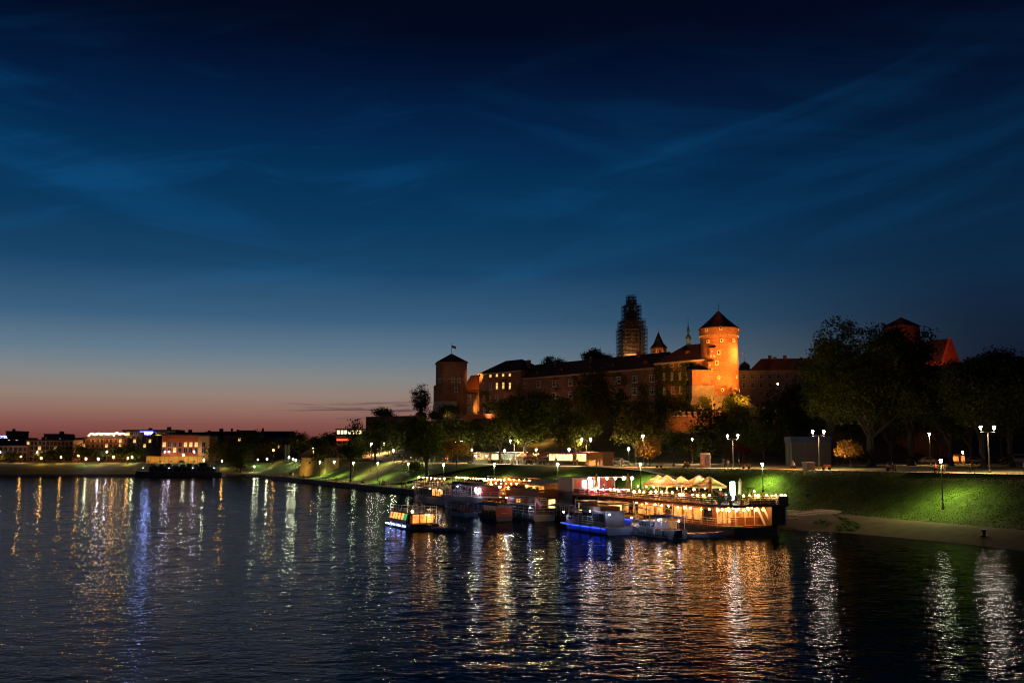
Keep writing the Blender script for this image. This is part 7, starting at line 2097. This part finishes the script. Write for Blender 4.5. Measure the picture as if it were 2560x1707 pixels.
# parked cars under the trees
def car(u, D, label, m, van=False, rz=0.0):
    p = on_ground(u, D); t = thing('parked_van' if van else 'parked_car', label, 'van' if van else 'car', p, rz, 'vehicles parked under the trees')
    if van: prof = [(-2.4, 0.35), (2.4, 0.35), (2.45, 1.0), (1.7, 1.15), (1.3, 2.1), (-2.35, 2.15), (-2.45, 0.8)]; gl = [(-2.2, 1.25), (1.45, 1.25), (1.15, 1.95), (-2.2, 1.98)]
    else: prof = [(-2.1, 0.32), (2.1, 0.32), (2.15, 0.7), (1.2, 0.92), (0.5, 1.42), (-1.1, 1.45), (-1.9, 0.95), (-2.15, 0.8)]; gl = [(-1.6, 0.95), (0.95, 0.95), (0.42, 1.36), (-1.0, 1.38)]
    b = MB().extrude_y(prof, -0.85, 0.85).build('body', m, t)
    MB().extrude_y(gl, -0.87, -0.851).build('side_glass', M_GLASS, b)
    for x in (-1.35, 1.35):
        for y in (-0.8, 0.8):
            w = MB(); n = 12
            for s in (-0.1, 0.1): w.v += [(0.33 * math.cos(2 * math.pi * i / n), s, 0.33 * math.sin(2 * math.pi * i / n)) for i in range(n)]
            w.f = [tuple(range(n)), tuple(reversed(range(n, 2 * n)))] + [(i, n + i, n + (i + 1) % n, (i + 1) % n) for i in range(n)]
            w.build('wheel', M_HULLD, t, (x, y, 0.33))
    for y in (-0.6, 0.6): MB().box(2.13, 2.2, y - 0.15, y + 0.15, 0.62, 0.76).build('headlight', M_FRAME, t)
    MB().box(-2.17, -2.1, -0.7, 0.7, 0.75, 0.9).build('tail_light', M_FR, t)
M_CARD = mat('car_dark', (0.03, 0.035, 0.045), 0.25, 0.1, 1, metal=0.3); M_CARS = mat('car_silver', (0.4, 0.36, 0.32), 0.3, 0.1, 1, metal=0.4)
for (u, D, lab, m, vn) in [(2283, 232, 'dark car parked left of the silver one under the trees', M_CARD, False), (2314, 230, 'silver car parked under the trees behind the single tall lamp', M_CARS, False), (2352, 234, 'dark car parked between the tree trunks', M_CARD, False),
      (2425, 232, 'silver car parked behind the walking person', M_CARS, False), (2515, 226, 'dark car parked left of the van', M_CARD, False), (2545, 222, 'tan van parked at the right picture edge', M_CARS, True), (1548, 236, 'silver car parked right of the tan wooden stall', M_CARS, False)]:
    car(u, D, lab, m, vn, R(pr.uniform(-6, 6)))
for i, (u0, u1) in enumerate(((2372, 2390), (2394, 2405))):
    a = on_ground(u0, 224); b = on_ground(u1, 224)
    t = thing('lit_stall', '%s orange lit stall front between the tree trunks' % ('wide' if i == 0 else 'narrow'), 'stall', a, 0, 'orange stalls under the trees')
    MB().box(0, b.x - a.x, 0, 1.5, 0, 2.0).build('booth', M_WOOD, t); MB().box(0.1, b.x - a.x - 0.1, -0.05, 0, 0.6, 1.7).build('lit_front', lit_window('stall_orange', (1.0, 0.34, 0.06), 1.2, 1), t); MB().box(-0.2, b.x - a.x + 0.2, -0.5, 1.6, 2.001, 2.15).build('roof', M_ROOFR, t)
# traffic signs
for (u, vt, vb, lab, sh) in [(1949, 1228, 1262, 'round traffic sign on a thin post beside the upper path', 'round'), (2023, 1236, 1269, 'square crossing sign on a thin post beside the upper path', 'square')]:
    p = gz(u, vb, 1.75); p.z = ground_z(p.x, p.y); h = at(u, vt, p.y)[2] - p.z
    t = thing('traffic_sign', lab, 'traffic sign', p, R(5), 'traffic signs by the path')
    MB().tube([(0, 0, 0), (0, 0, h)], 0.035, 6).build('post', M_RAIL, t)
    if sh == 'round':
        MB().add([(0.32 * math.cos(2 * math.pi * i / 16), -0.05, h - 0.3 + 0.32 * math.sin(2 * math.pi * i / 16)) for i in range(16)], [tuple(range(16))]).build('sign_face', M_HULLB, t)
        MB().add([(0.2 * math.cos(2 * math.pi * i / 16), -0.06, h - 0.3 + 0.2 * math.sin(2 * math.pi * i / 16)) for i in range(16)], [tuple(range(16))]).build('sign_disc', M_FRAME, t)
        MB().box(-0.3, 0.3, -0.05, -0.03, h - 1.1, h - 0.75).build('lower_plate', M_FRAME, t)
    else:
        MB().box(-0.36, 0.36, -0.05, -0.03, h - 0.72, h).build('sign_face', M_HULLB, t)
        MB().add([(-0.26, -0.06, h - 0.6), (0.26, -0.06, h - 0.6), (0, -0.06, h - 0.12)], [(0, 1, 2)]).build('white_triangle', M_FRAME, t)
# steps and grass islands between quay and upper path
def poly_sheet(name, px, z, material, lift):
    vs = []
    for (u, v) in px:
        p = gz(u, v, z); vs.append((p.x, p.y, min(1.6, ground_z(p.x, p.y))))
    c = sum((Vector(v) for v in vs), Vector()) / len(vs)
    k = len(vs); mid = [tuple(Vector(v).lerp(c, 0.35) + Vector((0, 0, lift))) for v in vs]
    mb = MB().add([(v[0], v[1], v[2] - 0.1) for v in vs] + mid + [(c.x, c.y, c.z + lift * 1.2)], [(i, (i + 1) % k, k + (i + 1) % k, k + i) for i in range(k)] + [(k + i, k + (i + 1) % k, 2 * k) for i in range(k)])
    o = mb.build(name, material); return tag(o, kind='structure')
ISL = [None, None]
ISL[0] = poly_sheet('grass_island', [(1890, 1264), (1938, 1262), (1982, 1269), (1950, 1287), (1890, 1291)], 1.5, M_GRASS, 0.16)
ISL[1] = poly_sheet('grass_island', [(2014, 1293), (2028, 1283), (2046, 1277), (2075, 1281), (2110, 1290), (2140, 1296), (2163, 1301), (2150, 1304), (2115, 1303), (2080, 1300), (2045, 1297)], 1.5, M_GRASS, 0.16)
def island_tufts(o, n, seed):
    g = random.Random(seed); mb = MB(); fs = [f for f in o.data.polygons]
    for i in range(n):
        f = g.choice(fs); vs = [o.data.vertices[j].co for j in f.vertices]; w = [g.random() for _ in vs]; s = sum(w)
        p = sum((v * (k / s) for v, k in zip(vs, w)), Vector()); a = g.uniform(0, 6.28); r = g.uniform(0.06, 0.14); h = g.uniform(0.05, 0.15)
        mb.add([p + Vector((math.cos(a) * r, math.sin(a) * r, -0.02)), p - Vector((math.cos(a) * r, math.sin(a) * r, 0.02)), p + Vector((g.uniform(-.1, .1), g.uniform(-.1, .1), h))], [(0, 1, 2)])
    tag(mb.build('island_grass', MATS['leaf_grass']), 'tufted grass on a quay island, %s' % ('left of the steps' if seed == 1 else 'right of the steps'), 'grass', kind='stuff')
island_tufts(ISL[0], 1500, 1); island_tufts(ISL[1], 1800, 2)
p = gz(1982, 1290, 1.2)
t = thing('stone_steps', 'broad pale stone steps between the two grass islands', 'steps', (p.x, p.y, 0), BANK_RZ + R(90) + R(-65) * 0)
t.rotation_euler = (0, 0, math.atan2(BN.y, BN.x) - R(90))
for i in range(6):
    MB().box(-2.2, 2.2, i * 1.5 - 1.5, i * 1.5 - 0.1, 0.9, 1.3 + i * 0.13).build('step', M_PALE, t)
# ramps crossing the slope
def ramp(name, pts, w):
    vs, q = [], []
    n = 24
    for i in range(n + 1):
        k = i / n * (len(pts) - 1); j = min(int(k), len(pts) - 2); fr_ = k - j
        s = pts[j][0] + (pts[j + 1][0] - pts[j][0]) * fr_; r = pts[j][1] + (pts[j + 1][1] - pts[j][1]) * fr_
        for dd in (-w / 2, w / 2):
            d = ff(s) + (fc(s) - ff(s)) * r + dd
            x, y = sd2xy(s, d); vs.append((x, y, bank_z(s, ff(s) + (fc(s) - ff(s)) * r) + 0.24))
    for i in range(n): q.append((2 * i, 2 * i + 1, 2 * i + 3, 2 * i + 2))
    tag(obj(name, np_mesh(name, np.array(vs), np.array(q)[:, ::-1], M_PATH, True)), kind='structure')
ramp('ramp_path', [(84, 0.98), (62, 0.8), (44, 0.5), (30, 0.08)], 2.4)
ramp('ramp_path', [(112, 1.0), (150, 0.45), (165, 0.05)], 2.4)
ramp('ramp_path', [(5, 1.0), (-50, 0.92), (-100, 0.7)], 1.8)
# railing along the quay
t = thing('quay_railing', 'thin dark railing along the river path edge', 'railing', (*sd2xy(120, fq(120) + 0.7), 1.2), 0)
o0 = t.location
P = [Vector((*sd2xy(s, fq(s) + 0.7), 1.2)) - o0 for s in range(112, 300, 4)]
mb = MB()
for dz in (0.55, 1.05): mb.tube([p + Vector((0, 0, dz)) for p in P], 0.03, 4, False)
mb.build('rail', M_IRON, t)
pm = MB().tube([(0, 0, 0), (0, 0, 1.1)], 0.04, 4).mesh('post', M_IRON)
for p in P: obj('post', pm, t, p)
for i, (s, d) in enumerate([(8, 9.6), (-22, 15.5)]):
    x, y = sd2xy(s, d); t = thing('mooring_bollard', 'squat black mooring bollard on the quay, %s' % ('beside the barge stern' if i == 0 else 'alone on the dark ramp'), 'bollard', (x, y, ground_z(x, y)), 0, 'bollards on the quay')
    MB().lathe([(0.3, -0.1), (0.22, 0.1), (0.2, 0.5), (0.32, 0.62), (0.3, 0.75), (0.1, 0.8)], 12).build('post', M_HULLD, t); MB().lathe([(0.45, -0.05), (0.45, 0.06), (0.3, 0.08)], 12).build('base_plate', M_IRON, t)
